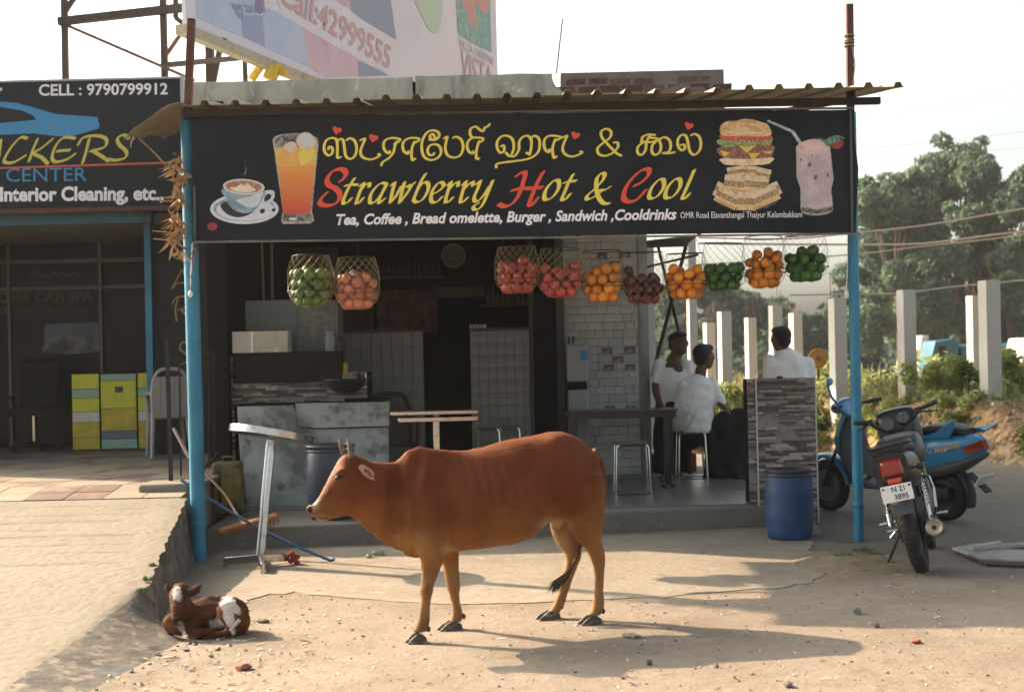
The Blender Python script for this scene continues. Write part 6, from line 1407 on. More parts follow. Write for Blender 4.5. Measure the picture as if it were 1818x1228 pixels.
wv.build("snack_packets", mat("snack_orange", (.14,.06,.02), .7, vary=.4, vscale=6), gc, kind='stuff')
bx = thing("pale_box", "pale whitish board box standing on top of the counter", "box", (P(463,600,13.2).x, 13.2, P(463,626,13.2).z))
q = MB(); q.bb(P(414,600,13.2).x, P(513,600,13.2).x, 13.14, 13.36, P(463,626,13.2).z, P(463,588,13.2).z); q.build("box_body", mat("pale_board", (.46,.44,.38), .45, layers=((3,(.36,.33,.25),.45,.65,4),(9,(.6,.58,.54),.6,.7,3))), bx, bevel=.006)
q = MB(); q.bb(P(446,600,13.13).x, P(449,600,13.13).x, 13.13, 13.139, P(463,625,13.2).z, P(463,589,13.2).z); q.build("tape_strip", m_wht, bx)
def vessel(name, lab, c, prof, m, cat, n=28, extra=None):
    t = thing(name, lab, cat, c); q = MB(); q.lathe(c, prof, n); q.build("vessel_body", m, t, smooth=50); return t
c = P(588, 622, 13.3); tag_j = vessel("glass_jar", "clear glass jar with a pale lid beside the black stove pipe", V((P(586,600,13.3).x,13.3,P(586,624,13.3).z)), [(.045,0),(.05,.01),(.05,.13),(.04,.15),(.042,.165),(.05,.168),(.05,.19),(0,.19)], mat("jar_glass", (.30,.33,.31), .1, alpha=.6), "jar")
kz = P(615,697,12.80)
kd = thing("frying_pan", "deep black iron frying pan with loop handles on the counter edge", "pan", kz)
q = MB(); q.lathe(kz, [(.0,.0),(.10,.006),(.155,.05),(.185,.11),(.197,.118),(.195,.124),(.180,.115),(.145,.055),(.09,.018),(0,.012)], 40); q.build("bowl", m_black, kd, smooth=60)
for s_ in (-1,1): q = MB(); q.tube([kz+V((s_*.185,-.045,.11)), kz+V((s_*.225,-.04,.15)), kz+V((s_*.228,.04,.15)), kz+V((s_*.185,.045,.11))], .007, 8); q.build("loop_handle", m_black, kd, smooth=True)
q = MB(); q.torus(kz-V((0,0,.012)), .11, .012, 24, 6); q.build("burner_ring", m_dsteel, kd)
for (u, v, r_, h_, lab) in ((603,686,.075,.06,"low steel tin in the frying pan"), (643,680,.05,.085,"upright steel cup in the frying pan, beside the low tin")):
    c = P(u, v, 12.93); o_ = MB(); o_.lathe(c, [(r_*.9,0),(r_,.006),(r_,h_),(r_*1.05,h_+.004),(r_*.95,h_),(r_*.92,.01)], 24); o_.build("steel_vessel", m_chrome, smooth=50, org=c, label=lab, cat="vessel")
q = MB(); q.tube([P(612,640,13.3), P(610,610,13.3), P(606,601,13.3), P(600,600,13.3)], .02, 10); c = P(612,668,13.3)
stv = thing("stove_pipe", "thin black bent pipe with a yellow lower sleeve beside the frying pan", "pipe", c); q.tube([c, P(612,640,13.3)], .022, 10); q.build("pipe_body", m_black, stv, smooth=True)
q = MB(); q.tube([P(613,664,13.26), P(613,644,13.26)], .026, 12); q.build("yellow_sleeve", mat("yellow_sleeve", (.42,.27,.03), .5), stv, smooth=40)
# shelf post left: pale rod + thin golden pole
q = MB(); q.bar(P(391,632,13.3), P(391,540,13.3), .03, .03, (0,1,0)); q.build("wooden_post", mat("worn_wood", (.09,.07,.05), .85, vary=.4, bump=(20,.5)), org=P(391,632,13.3), label="short worn wooden post left of the pale box", cat="post")
q = MB(); q.tube([P(468,533,13.6), P(465,432,13.6)], .012, 8); q.build("brass_pole", mat("brass", (.20,.13,.05), .5, metal=.3), org=P(468,533,13.6), label="thin golden pole behind the glass screen", cat="pole")
q = MB(); q.tube([P(484,533,13.7), P(482,432,13.7)], .014, 8); q.build("grey_pole", m_mul, org=P(484,533,13.7), label="thin grey pole next to the golden one behind the glass screen", cat="pole")
# yellow jerrycan by the left post
yc = thing("yellow_can", "grimy yellow jerrycan standing between the thick blue post and the marble slabs", "jerrycan", V((P(405,900,12.3).x,12.3,PZ)))
a, b = P(380,905,12.3), P(430,818,12.3)
q = MB(); q.box(((a.x+b.x)/2, 12.3, (PZ+b.z)/2), (b.x-a.x, .18, b.z-PZ)); q.build("can_body", mat("grimy_yellow", (.20,.15,.02), .6, layers=((5,(.035,.03,.015),.38,.62,8),)), yc, bevel=.035, seg=4)
q = MB(); q.tube([V(((a.x+b.x)/2-.05,12.3,b.z-.01)), V(((a.x+b.x)/2-.04,12.3,b.z+.04)), V(((a.x+b.x)/2+.04,12.3,b.z+.04)), V(((a.x+b.x)/2+.05,12.3,b.z-.01))], .011, 8); q.build("handle", mat("grimy_yellow", ()), yc, smooth=True)
q = MB(); q.bb(a.x+.06, a.x+.085, 12.195, 12.205, PZ+.1, b.z-.08); q.build("dark_groove", m_black, yc)

# ================= right pedestal =================
ps = thing("stone_pedestal", "chest-high pedestal clad in thin stacked brown stone strips, with a pale corner strip", "pedestal", (P(1390,890,12.15).x, 12.15, PZ))
PY = 12.1
xa, xb_ = P(1345,780,PY).x, P(1448,780,PY).x; zt = P(1390,671,PY).z
q = MB(); q.bb(P(1329,780,PY).x+.012, xb_-.004, PY+.014, PY+.30, .0, zt-.004); q.build("pedestal_core", m_dark, ps)
ledger(xa+.004, xb_, .02, zt, PY, ps, 5); ledger(P(1329,780,PY).x, xa-.012, .02, zt, PY+.01, ps, 6)
q = MB(); q.bb(xa-.010, xa+.002, PY-.018, PY+.01, .02, zt+.002); q.bb(xb_+.001, xb_+.012, PY-.016, PY+.02, .02, zt+.002); q.build("corner_strip", mat("pale_strip", (.48,.47,.44), .5), ps)
q = MB(); c = P(1384,670,PY+.1); q.ell(c, (.03,.02,.015)); q.build("phone", m_black, smooth=True, org=c, label="small black thing lying on top of the stone-clad pedestal", cat="phone")

# ================= tables, stools, chairs inside =================
m_tabk = mat("black_table", (.018,.016,.015), .3)
t = thing("black_table", "long black table beside the men, in front of the pale tiled wall", "table", (P(1100,850,14.3).x, 14.3, PZ))
TZ = P(1100,727,14.1).z
q = MB(); q.bb(P(1003,730,14.1).x, P(1203,730,14.1).x, 14.05, 14.6, TZ-.02, TZ); q.build("table_top", mat("table_top_gloss", (.05,.05,.05), .18), t, bevel=.004)
q = MB(); q.bb(P(1008,730,14.1).x, P(1200,730,14.1).x, 14.075, 14.10, TZ-.085, TZ-.021); q.bb(P(1008,730,14.1).x, P(1200,730,14.1).x, 14.55, 14.575, TZ-.085, TZ-.021); q.build("apron", m_tabk, t)
for (u, y) in ((1018,14.1),(1183,14.12),(1020,14.55),(1190,14.55)):
    x = P(u,780,y).x; q = MB(); q.bar((x,y,PZ+.005), (x,y,TZ-.02), .055, .055, (0,1,0)); q.build("leg", m_tabk, t, bevel=.004)
for u, v in ((1180,866),(1196,872)): q = MB(); c = P(u,v-4,13.75); q.tube([V((c.x,14.0,PZ+.10)), V((c.x,13.8,PZ+.02))], .022, 8); q.build("foot", m_tabk, t)
def stool(u, vb, Y, hgt, lab, w_=.30):
    c = V((P(u,800,Y).x, Y, PZ)); t = thing("steel_stool", lab, "stool", c, "steel stools of the shop"); z1 = PZ + hgt; a = w_/2
    q = MB(); q.box((c.x, c.y, z1-.008), (w_+.01, w_+.01, .018)); q.build("seat", mat("stool_seat", (.16,.11,.07), .5, vary=.2), t, bevel=.006)
    for sx in (-1,1):
        for sy in (-1,1):
            q = MB(); q.tube([V((c.x+sx*(a-.03),c.y+sy*a,z1-.02)), V((c.x+sx*(a-.006),c.y+sy*(a-.004),z1-.045)), V((c.x+sx*(a+.012),c.y+sy*(a+.01),PZ+.012))], .010, 8); q.build("leg", m_chrome, t, smooth=True)
    q = MB(); k = a+.012
    pts = [V((c.x+sx*k, c.y+sy*k, PZ+.012)) for sx, sy in ((-1,-1),(1,-1),(1,1),(-1,1),(-1,-1))]; q.tube(pts, .009, 6)
    kk = a-.01; pts = [V((c.x+sx*kk, c.y+sy*kk, z1-.03)) for sx, sy in ((-1,-1),(1,-1),(1,1),(-1,1),(-1,-1))]; q.tube(pts, .010, 6); q.build("frame_ring", m_chrome, t, smooth=True); return t
stool(1121, 878, 13.35, .49, "empty steel stool standing out in front of the black table")
stool(1227, 855, 14.85, .51, "steel stool with the man in the untucked shirt sitting on it", .27)
stool(868, 780, 14.3, .62, "left one of the two thin-legged stools against the white half wall", .22)
stool(906, 780, 14.35, .62, "right one of the two thin-legged stools against the white half wall", .20)
# steel table mid-left
t = thing("steel_table", "narrow steel top table with one post, behind the cow's back", "table", (P(775,800,12.9).x, 12.9, PZ))
z1 = P(770,735,12.9).z
q = MB(); q.bb(P(695,740,12.9).x, P(849,740,12.9).x, 12.75, 13.2, z1, z1+.035); q.bb(P(708,750,12.8).x, P(849,750,12.8).x, 12.70, 12.72, z1-.06, z1-.02); q.build("table_top", m_steel, t, bevel=.005)
q = MB(); q.bar(V((P(775,800,12.95).x,12.95,PZ)), V((P(775,760,12.95).x,12.95,z1)), .055, .055, (0,1,0)); q.build("post", m_steel, t, bevel=.006)
q = MB(); q.bb(P(740,800,12.9).x, P(815,800,12.9).x, 12.75, 13.15, PZ, PZ+.025); q.build("base", m_steel, t, bevel=.005)
def plastic_chair(name, lab, c, s, rz, m, wid=.52):
    t = thing(name, lab, "chair", c); q = MB(); M = rotm(0,0,rz); f = lambda x, y, z: V(c) + M @ V((x*wid, y, z))*s
    q.loft([[f(-.46,-.22,.43), f(.46,-.22,.43), f(.46,-.22,.455), f(-.46,-.22,.455)], [f(-.42,.22,.40), f(.42,.22,.40), f(.42,.22,.425), f(-.42,.22,.425)]]); q.build("seat", m, t, bevel=.01)
    q = MB(); o_ = []; 
    for x, z in ((-.44,.42),(-.46,.65),(-.42,.80),(-.28,.90),(0,.92),(.28,.90),(.42,.80),(.46,.65),(.44,.42)): o_.append((x, z))
    for i in range(5):      # curved back of close-set slats
        a0, a1 = -.44+i*.176, -.44+i*.176+.165
        q.prism([f(a0,.23,.42), f(a1,.23,.42), f(a1,.27,.84), f(a0,.27,.84)], M @ V((0,.014*s,0)))
    q.tube([V(x) for x in cr([tuple(f(x, .22+.05*(z-.42)/.5, z)) for x, z in o_], 3)], .022*s, 8)
    q.build("backrest", m, t, smooth=50)
    for sx in (-1,1):
        q = MB(); q.tube([V(x) for x in cr([tuple(f(sx*.46,.24,.66)), tuple(f(sx*.50,.1,.67)), tuple(f(sx*.50,-.15,.66)), tuple(f(sx*.48,-.23,.60)), tuple(f(sx*.46,-.23,.44))], 3)], [.022*s]*13, 8); q.build("armrest", m, t, smooth=True)
        for sy in (-1,1): q = MB(); q.tube([f(sx*.44,sy*.2,.42), f(sx*.50,sy*.26,.0)], [.028*s,.018*s], 8); q.build("leg", m, t, smooth=True)
    return t
plastic_chair("white_chair", "cream plastic armchair on the raised floor beside the blue column", V((P(300,810,15.0).x, 15.0, .525)), 1.0, R(200), mat("cream_plastic", (.40,.37,.33), .5), .40)
plastic_chair("brown_chair", "dark brown plastic armchair before the white half wall", V((P(698,790,14.3).x, 14.3, PZ)), 1.05, R(10), mat("brown_plastic", (.055,.035,.025), .5), .46)
# low red and teal wall by the men
q = MB(); a, b = P(1050,830,15.85), P(1236,830,15.85)
lw = thing("low_painted_wall", "knee-low red painted wall with a teal panel behind the stools", "wall", ((a.x+b.x)/2, 15.85, 0)); zt = P(1150,806,15.85).z
q.bb(a.x, b.x, 15.8, 15.95, 0, zt); q.build("wall_body", mat("red_paint_wall", (.20,.035,.022), .8, vary=.3), lw, bevel=.01)
q = MB(); q.bb(P(1070,830,15.79).x, P(1142,830,15.79).x, 15.785, 15.798, P(1100,840,15.8).z, P(1100,824,15.8).z); q.build("teal_panel", mat("teal_paint", (.03,.08,.085), .8, vary=.3), lw)
q = MB(); c = P(1150,803,15.88); q.ell(V((c.x,15.88,zt+.03)), (.07,.04,.03)); q.build("white_cloth", m_wshirt, smooth=True, org=V((c.x,15.88,zt)), label="crumpled white cloth lying on the low red wall", cat="cloth")
# water dispenser with cups
t = thing("water_dispenser", "pale water dispenser with a small blue label against the tiled wall", "dispenser", (P(1025,700,14.85).x, 14.85, TZ))
dx0, dx1 = P(1005,660,14.85).x, P(1044,660,14.85).x; m_dsp = mat("dispenser_plastic", (.27,.28,.265), .45)
q = MB(); q.bb(dx0, dx1, 14.7, 15.05, P(1020,678,14.7).z, P(1020,612,14.7).z); q.build("upper_tank", m_dsp, t, bevel=.02, seg=3)
q = MB(); q.bb(dx0+.01, dx1-.01, 14.72, 15.05, PZ+.01, P(1020,692,14.7).z); q.build("lower_case", m_dsp, t, bevel=.015)
q = MB(); q.bb(dx0+.02, dx1-.02, 14.78, 15.02, P(1020,694,14.7).z, P(1020,676,14.7).z); q.build("neck_recess", m_dark, t)
q = MB(); q.bb(P(1031,630,14.69).x, P(1043,630,14.69).x, 14.692, 14.699, P(1035,640,14.69).z, P(1035,622,14.69).z); q.build("blue_label", mat("label_blue", (.05,.19,.48), .5), t)
for u in (1013, 1020):
    c = V((P(u,608,14.85).x, 14.85, P(1020,612,14.7).z)); q = MB(); q.lathe(c, [(.022,0),(.028,.085),(.030,.088),(.026,.085),(.02,.005)], 16); q.build("steel_tumbler", m_chrome, smooth=50, org=c, label="%s of the two steel tumblers on the water dispenser" % ("left" if u == 1013 else "right"), cat="tumbler")
# clock, posters, shelves, bottles at the back
ckc = P(805,454,15.5); t = thing("wall_clock", "round wall clock with a pale rim hanging high inside the shop", "clock", ckc)
q = MB(); q.lathe(ckc, [(.125,-.01),(.125,.02),(.118,.03),(.112,.02),(.0,.018)], 36, (0,-1,0)); q.build("clock_face", mat("clock_face", (.045,.055,.035), .4), t, smooth=40)
q = MB(); q.torus(ckc + V((0,-.02,0)), .124, .006, 36, 8, (0,1,0)); q.build("clock_rim", mat("clock_rim", (.38,.33,.20), .4, metal=.4), t, smooth=True)
q = MB(); q.bb(ckc.x-.05, ckc.x+.05, ckc.y-.045, ckc.y-.02, ckc.z-.05, ckc.z-.025); q.bar(ckc+V((0,-.032,0)), ckc+V((.05,-.032,.05)), .006, .004, (0,1,0)); q.bar(ckc+V((0,-.032,0)), ckc+V((-.01,-.032,.085)), .005, .004, (0,1,0)); q.build("clock_hand", m_wht if False else mat("clock_dark", (.1,.09,.06), .5), t)
q = MB(); q.bb(P(790,440,15.5).x-.1, ckc.x+.3, 15.56, 15.62, 2.0, 3.5); 
BW = 17.1
def shelf(u0, u1, v, lab, Y=BW-.15):
    t = thing("wall_shelf", lab, "shelf", (P((u0+u1)/2, v, Y).x, Y, P(700,v,Y).z)); q = MB(); q.bb(P(u0,v,Y).x, P(u1,v,Y).x, Y-.12, Y+.12, t.location.z-.02, t.location.z); q.build("board", mat("shelf_wood", (.09,.06,.035), .7), t); return t
for nm, (u0,u1,v0,v1), c1, c2, lab in (("poster",(668,776,515,590),(.10,.025,.012),(.16,.07,.02),"dark red poster sheet on the back wall behind the pink fruit net"), ("poster",(585,662,500,590),(.07,.03,.02),(.12,.05,.02),"brownish poster sheet on the back wall behind the leftmost nets"), ("poster",(500,600,436,500),(.035,.03,.022),(.07,.035,.02),"dim poster sheet high at the back left of the shop"), ("poster",(770,860,512,530),(.11,.075,.02),(.08,.05,.02),"narrow mustard strip poster above the back doorway")):
    c = P((u0+u1)/2,(v0+v1)/2,BW); q = MB(); q.bb(P(u0,v0,BW).x, P(u1,v0,BW).x, BW, BW+.02, P(700,v1,BW).z, P(700,v0,BW).z); q.build(nm, mat("poster_%d" % u0, c1, .5, layers=((7,c2,.45,.6,4),)), org=c, label=lab, cat="poster")
sh_ = shelf(640, 790, 492, "upper bottle shelf on the back wall left of the clock"); sh2 = shelf(855, 945, 545, "bottle shelf on the back wall right of the doorway")
random.seed(12)
for sh_o, u0, u1, n, lab in ((sh_,660,785,14,"small dark bottle on the upper shelf"),(sh2,862,940,9,"small pale bottle on the right shelf")):
    q = MB(); q.lathe((0,0,0), [(.028,0),(.03,.01),(.03,.11),(.012,.15),(.012,.17),(.015,.172),(.015,.19),(0,.19)], 12); me = q.mesh("bottle", mat("bottle_%d" % n, (.05,.045,.04) if n > 10 else (.14,.13,.11), .25), (0,0,0), 50)
    for i in range(n):
        o = bpy.data.objects.new("bottle", me); COL.objects.link(o); o.location = (P(u0+(u1-u0)*(i+.5)/n,500,BW-.15).x, BW-.17, sh_o.location.z+.001); o.scale = (1,1,random.uniform(.85,1.15)); tag(o, lab + ", %s from its left end" % ["first","second","third","fourth","fifth","sixth","seventh","eighth","ninth","tenth","eleventh","twelfth","thirteenth","fourteenth"][i], "bottle", "bottles on the upper shelf" if n > 10 else "bottles on the right shelf")
for i in range(5):
    c = V((P(836+i*6.2,582,15.05).x, 15.06, P(850,588,15.0).z+.03)); q = MB(); q.lathe(c, [(.013,0),(.018,.04),(.02,.042),(.016,.04),(.011,.004)], 12); q.build("small_cup", mat("cup_white", (.5,.48,.45), .4), smooth=50, org=c, label="tiny white cup, %s in the row on the red half wall top" % ["leftmost","second","middle","fourth","rightmost"][i], cat="cup", group="cups on the half wall")
q = MB(); q.bb(P(945,600,16.2).x, P(990,600,16.2).x, 16.2, 16.26, PZ, P(960,520,16.2).z); q.build("blue_door", mat("dark_blue_door", (.010,.020,.06), .5, vary=.3), org=V((P(968,700,16.2).x,16.2,PZ)), label="dark blue door leaf beside the dark jamb column", cat="door")
q = MB(); q.bar(V((P(944,700,15.0).x,14.98,PZ)), V((P(941,440,15.0).x,14.98,3.2)), .045, .04, (0,1,0)); q.build("dark_frame_post", m_black, org=V((P(944,700,15.0).x,14.98,PZ)), label="slim dark frame post at the right end of the white half wall", cat="post")
c = P(985,500,14.2)
# office chair in the car wash shop
oc = V((P(62,810,16.6).x, 16.6, .53)); t = thing("office_chair", "dark swivel office chair in the car wash shop", "chair", oc); mk = mat("black_fabric", (.012,.010,.010), .9)
q = MB(); q.box(oc+V((0,.0,.45)), (.48,.46,.08)); q.build("seat", mk, t, bevel=.03, seg=3)
q = MB(); q.box(oc+V((0,.22,.78)), (.46,.07,.56), rotm(R(-8))); q.build("backrest", mk, t, bevel=.03, seg=3)
q = MB(); q.cyl(oc+V((0,0,.08)), oc+V((0,0,.42)), .03); q.build("gas_lift", m_chrome, t)
for k in range(5):
    a = 2*math.pi*k/5+.3; e = oc+V((.30*math.cos(a),.30*math.sin(a),.06)); q = MB(); q.bar(oc+V((0,0,.10)), e, .04, .03); q.ell(e+V((0,0,-.03)), .028); q.build("leg", mk, t)
for s_ in (-1,1): q = MB(); q.tube([oc+V((s_*.24,.1,.45)), oc+V((s_*.29,.1,.62)), oc+V((s_*.29,-.12,.64))], .018, 8); q.build("armrest", mk, t, smooth=True)
# striped cabinets
m_lime = mat("lime_panel", (.72,.72,.04), .35, layers=((6,(.50,.55,.04),.5,.7,4),)); m_aqua = mat("aqua_panel", (.32,.50,.38), .35, vary=.15); m_mus = mat("mustard_panel", (.62,.48,.04), .35, vary=.25); m_pw = mat("pale_panel", (.72,.66,.56), .35, vary=.15); m_blg = mat("blue_grey_panel", (.16,.19,.24), .4, vary=.3)
CYB = 16.55
def cabinet(u0, u1, v0, v1, bands, lab):
    t = thing("striped_cabinet", lab, "cabinet", (P((u0+u1)/2,v1,CYB).x, CYB, .52)); xa_, xb2 = P(u0,730,CYB).x, P(u1,730,CYB).x; zt_ = P(u0,v0,CYB).z; zb2 = .53
    q = MB(); q.bb(xa_+.004, xb2-.004, CYB+.012, CYB+.45, zb2, zt_); q.build("carcass", m_dark, t)
    for f0, f1, m in bands:
        q = MB(); q.bb(xa_+.004, xb2-.004, CYB-.006, CYB+.012, zt_-(zt_-zb2)*f1+.002, zt_-(zt_-zb2)*f0-.002); q.build("panel", m, t, bevel=.003)
    return t
B1 = [(0,.20,m_lime),(.20,.32,m_aqua),(.32,.50,m_lime),(.50,.64,m_pw),(.64,.84,m_mus),(.84,1,m_mus)]
cabinet(128, 177, 664, 806, B1, "left lime striped cabinet next to the dark glass")
cabinet(179, 243, 664, 806, [(0,.09,m_aqua),(.09,.46,m_lime),(.46,.76,m_mus),(.76,.87,m_blg),(.87,1,m_aqua)], "middle lime cabinet with a small dark square and an orange patch")
cabinet(245, 268, 662, 806, B1, "right lime striped cabinet half hidden by the blue column")
q = MB(); c = P(211,691,CYB-.01); q.bb(c.x-.045, c.x+.045, CYB-.016, CYB-.007, c.z-.035, c.z+.035); q.build("dark_label", mat("label_dark", (.07,.075,.06), .5), [o for o in bpy.data.objects if o.name.startswith("striped_cabinet")][1])
# railings by the ramp top
m_ral = mat("black_rail", (.012,.011,.011), .5)
t = thing("iron_railing", "thin black iron railing standing behind the thick blue post", "railing", P(303,858,11.35))
for a, b, r_ in (((304,862,11.3),(296,598,11.3),.018), ((322,870,12.2),(318,640,12.2),.008)):
    q = MB(); q.bar(P(*a), P(*b), r_*1.6, r_*1.6, (0,1,0)); q.build("upright", m_ral, t)
for u in (362,371,380):
    q = MB(); q.bar(P(u,850-(u-362)*2,12.8), P(u-1,622,12.8), .012, .012, (0,1,0)); q.build("upright", m_ral, t)
q = MB(); q.bar(P(300,630,12.2), P(390,640,13.2), .016, .03); q.build("cross_rail", m_ral, t); q = MB(); q.bar(P(330,862,11.6), P(388,806,13.0), .02, .03); q.build("cross_rail", m_ral, t)
q = MB(); q.tube([P(308,760,11.6), P(336,812,11.5)], .014, 10); q.build("pink_stick", mat("pale_pink", (.38,.26,.26), .6), org=P(336,812,11.5), label="short pale pink stick leaning on the iron railing", cat="stick")
# dried leaf garland on the left post
q = MB(); random.seed(21)
q.tube([P(246,245,10.5), P(275,272,10.55), P(300,300,10.6), P(312,308,10.6)], .006, 6)
for u, v, n_, s_ in ((314,292,26,16),(318,320,30,16),(316,350,26,14),(312,385,20,12),(306,420,14,14),(320,405,14,9),(322,445,10,8)):
    for _ in range(n_):
        c = P(u+random.gauss(0,s_*.35), v+random.gauss(0,s_*.6), 10.6+random.gauss(0,.05)); d = V((random.gauss(0,.5),random.gauss(0,.3),-abs(random.gauss(.6,.5)))).normalized(); l = random.uniform(.05,.14); sd = d.cross(V((random.random()-.5,1,random.random()-.5))).normalized()*random.uniform(.006,.013)
        bnd = V((random.gauss(0,.02),random.gauss(0,.02),0))
        q.prism([c, c+d*l*.3+sd, c+d*l*.7+sd*.7+bnd, c+d*l+bnd*2, c+d*l*.7-sd*.7+bnd, c+d*l*.3-sd], (0,.0015,0))
for u, v, u2, v2 in ((330,425,270,410),(318,420,298,370),(330,440,272,424)): q.tube([P(u,v,10.6), P((u+u2)/2,(v+v2)/2-5,10.6), P(u2,v2,10.6)], .004, 5)
q.fixn = False
q.build("dried_garland", mat("dried_leaves", (.33,.20,.09), .85, vary=.45, vscale=12, sub=0), org=P(318,300,10.6), label="bunch of dried brown leaves tied up the thick blue post", cat="garland")
q = MB(); q.tube([P(345,440,10.6),P(338,455,10.6),P(346,470,10.6),P(335,500,10.62),P(340,520,10.62)], .004, 5); q.tube([P(342,436,10.6),P(352,450,10.58),P(340,460,10.58)], .006, 5); q.build("red_string", mat("red_string", (.25,.09,.07), .8), org=P(345,440,10.6), label="reddish string knotted round the thick blue post under the banner", cat="string")

# ================= fruit nets =================
def fruit_mesh(name, r, m, kind):
    q = MB(); n, mm = 16, 11; 
    q.ell((0,0,0), (r, r, r*.94), None, n, mm)
    for p in q.v:
        a = math.atan2(p.y, p.x); z = p.z/r
        if z > .75: p.z -= r*.10*((z-.75)/.25)
        if kind == 'pom' and z < -.95: p.z -= r*.16
        k = 1 + (.025*math.cos(a*5) if kind == 'pom' else 0) + .015*noise.noise(p*60); p.x *= k; p.y *= k
    return q.mesh(name, m, (0,0,0), 'all')
f_green = mat("sweet_lime_skin", (.085,.155,.03), .42, layers=((7,(.14,.20,.045),.45,.7,4),(70,(.05,.10,.02),.55,.68,3)), rnd=.3, bump=(90,.35)); f_green.node_tree.nodes["Principled BSDF"].inputs["Specular IOR Level"].default_value = .4
f_dgreen = mat("dark_lime_skin", (.045,.14,.025), .42, layers=((7,(.08,.19,.03),.45,.7,4),(60,(.02,.06,.012),.55,.68,3)), rnd=.3, bump=(90,.35))
f_oran = mat("orange_skin", (.78,.26,.025), .45, layers=((6,(.66,.27,.04),.45,.7,4),(60,(.48,.14,.015),.55,.7,3)), rnd=.3, bump=(110,.4))
f_pink = mat("pink_apple_skin", (.55,.17,.09), .35, layers=((9,(.66,.36,.20),.45,.68,4),(5,(.50,.07,.055),.5,.68,4)), rnd=.3, bump=(20,.1))
f_pom = mat("pomegranate_skin", (.50,.06,.05), .35, layers=((9,(.48,.16,.10),.5,.72,4),(5,(.22,.022,.025),.5,.7,5)), rnd=.3, bump=(25,.15))
f_dpom = mat("dark_pomegranate_skin", (.065,.014,.020), .4, layers=((6,(.33,.05,.045),.5,.66,4),), rnd=.3, bump=(25,.15))
FR = .0445
fm = {k: fruit_mesh(n_, FR, m, kk) for k, n_, m, kk in (("g","sweet_lime",f_green,''),("dg","green_orange",f_dgreen,''),("o","orange",f_oran,''),("pk","apple",f_pink,''),("p","pomegranate",f_pom,'pom'),("dp","dark_pomegranate",f_dpom,'pom'))}
nets = [ # u, v centre of fruit mass, half width px, height px, top ring v, net top half width, kind, count, where
 (552,511,39,66,456,32,"g",30,"in the leftmost net bag","green sweet lime","sweet lime"),
 (634,514,38,68,460,32,"pk",28,"in the second net bag from the left","pink and yellow apple","apple"),
 (918,487,38,66,440,32,"p",23,"in the net bag left of the dark jamb column","red pomegranate","pomegranate"),
 (996,498,40,58,444,34,"p",24,"in the net bag hung before the dark jamb column","dull red pomegranate","pomegranate"),
 (1069,504,36,64,448,33,"o",24,"in the net bag before the tiled wall","bright orange","orange"),
 (1143,513,38,52,450,34,"dp",22,"in the net bag of dark fruit","dark maroon pomegranate","pomegranate"),
 (1217,502,38,56,452,32,"o",22,"in the orange net bag above the standing man","orange","orange"),
 (1285,490,38,52,434,33,"dg",20,"in the green net bag between two bags of oranges","green orange","orange"),
 (1357,478,36,66,424,33,"o",26,"in the rightmost bag of oranges, right of the green one","ripe orange","orange"),
 (1430,469,38,60,420,34,"dg",24,"in the rightmost net bag by the slim post","dark green orange","orange")]
m_net = mat("net_string", (.36,.31,.17), .7); m_wire = mat("net_wire", (.035,.025,.018), .6)
random.seed(31)
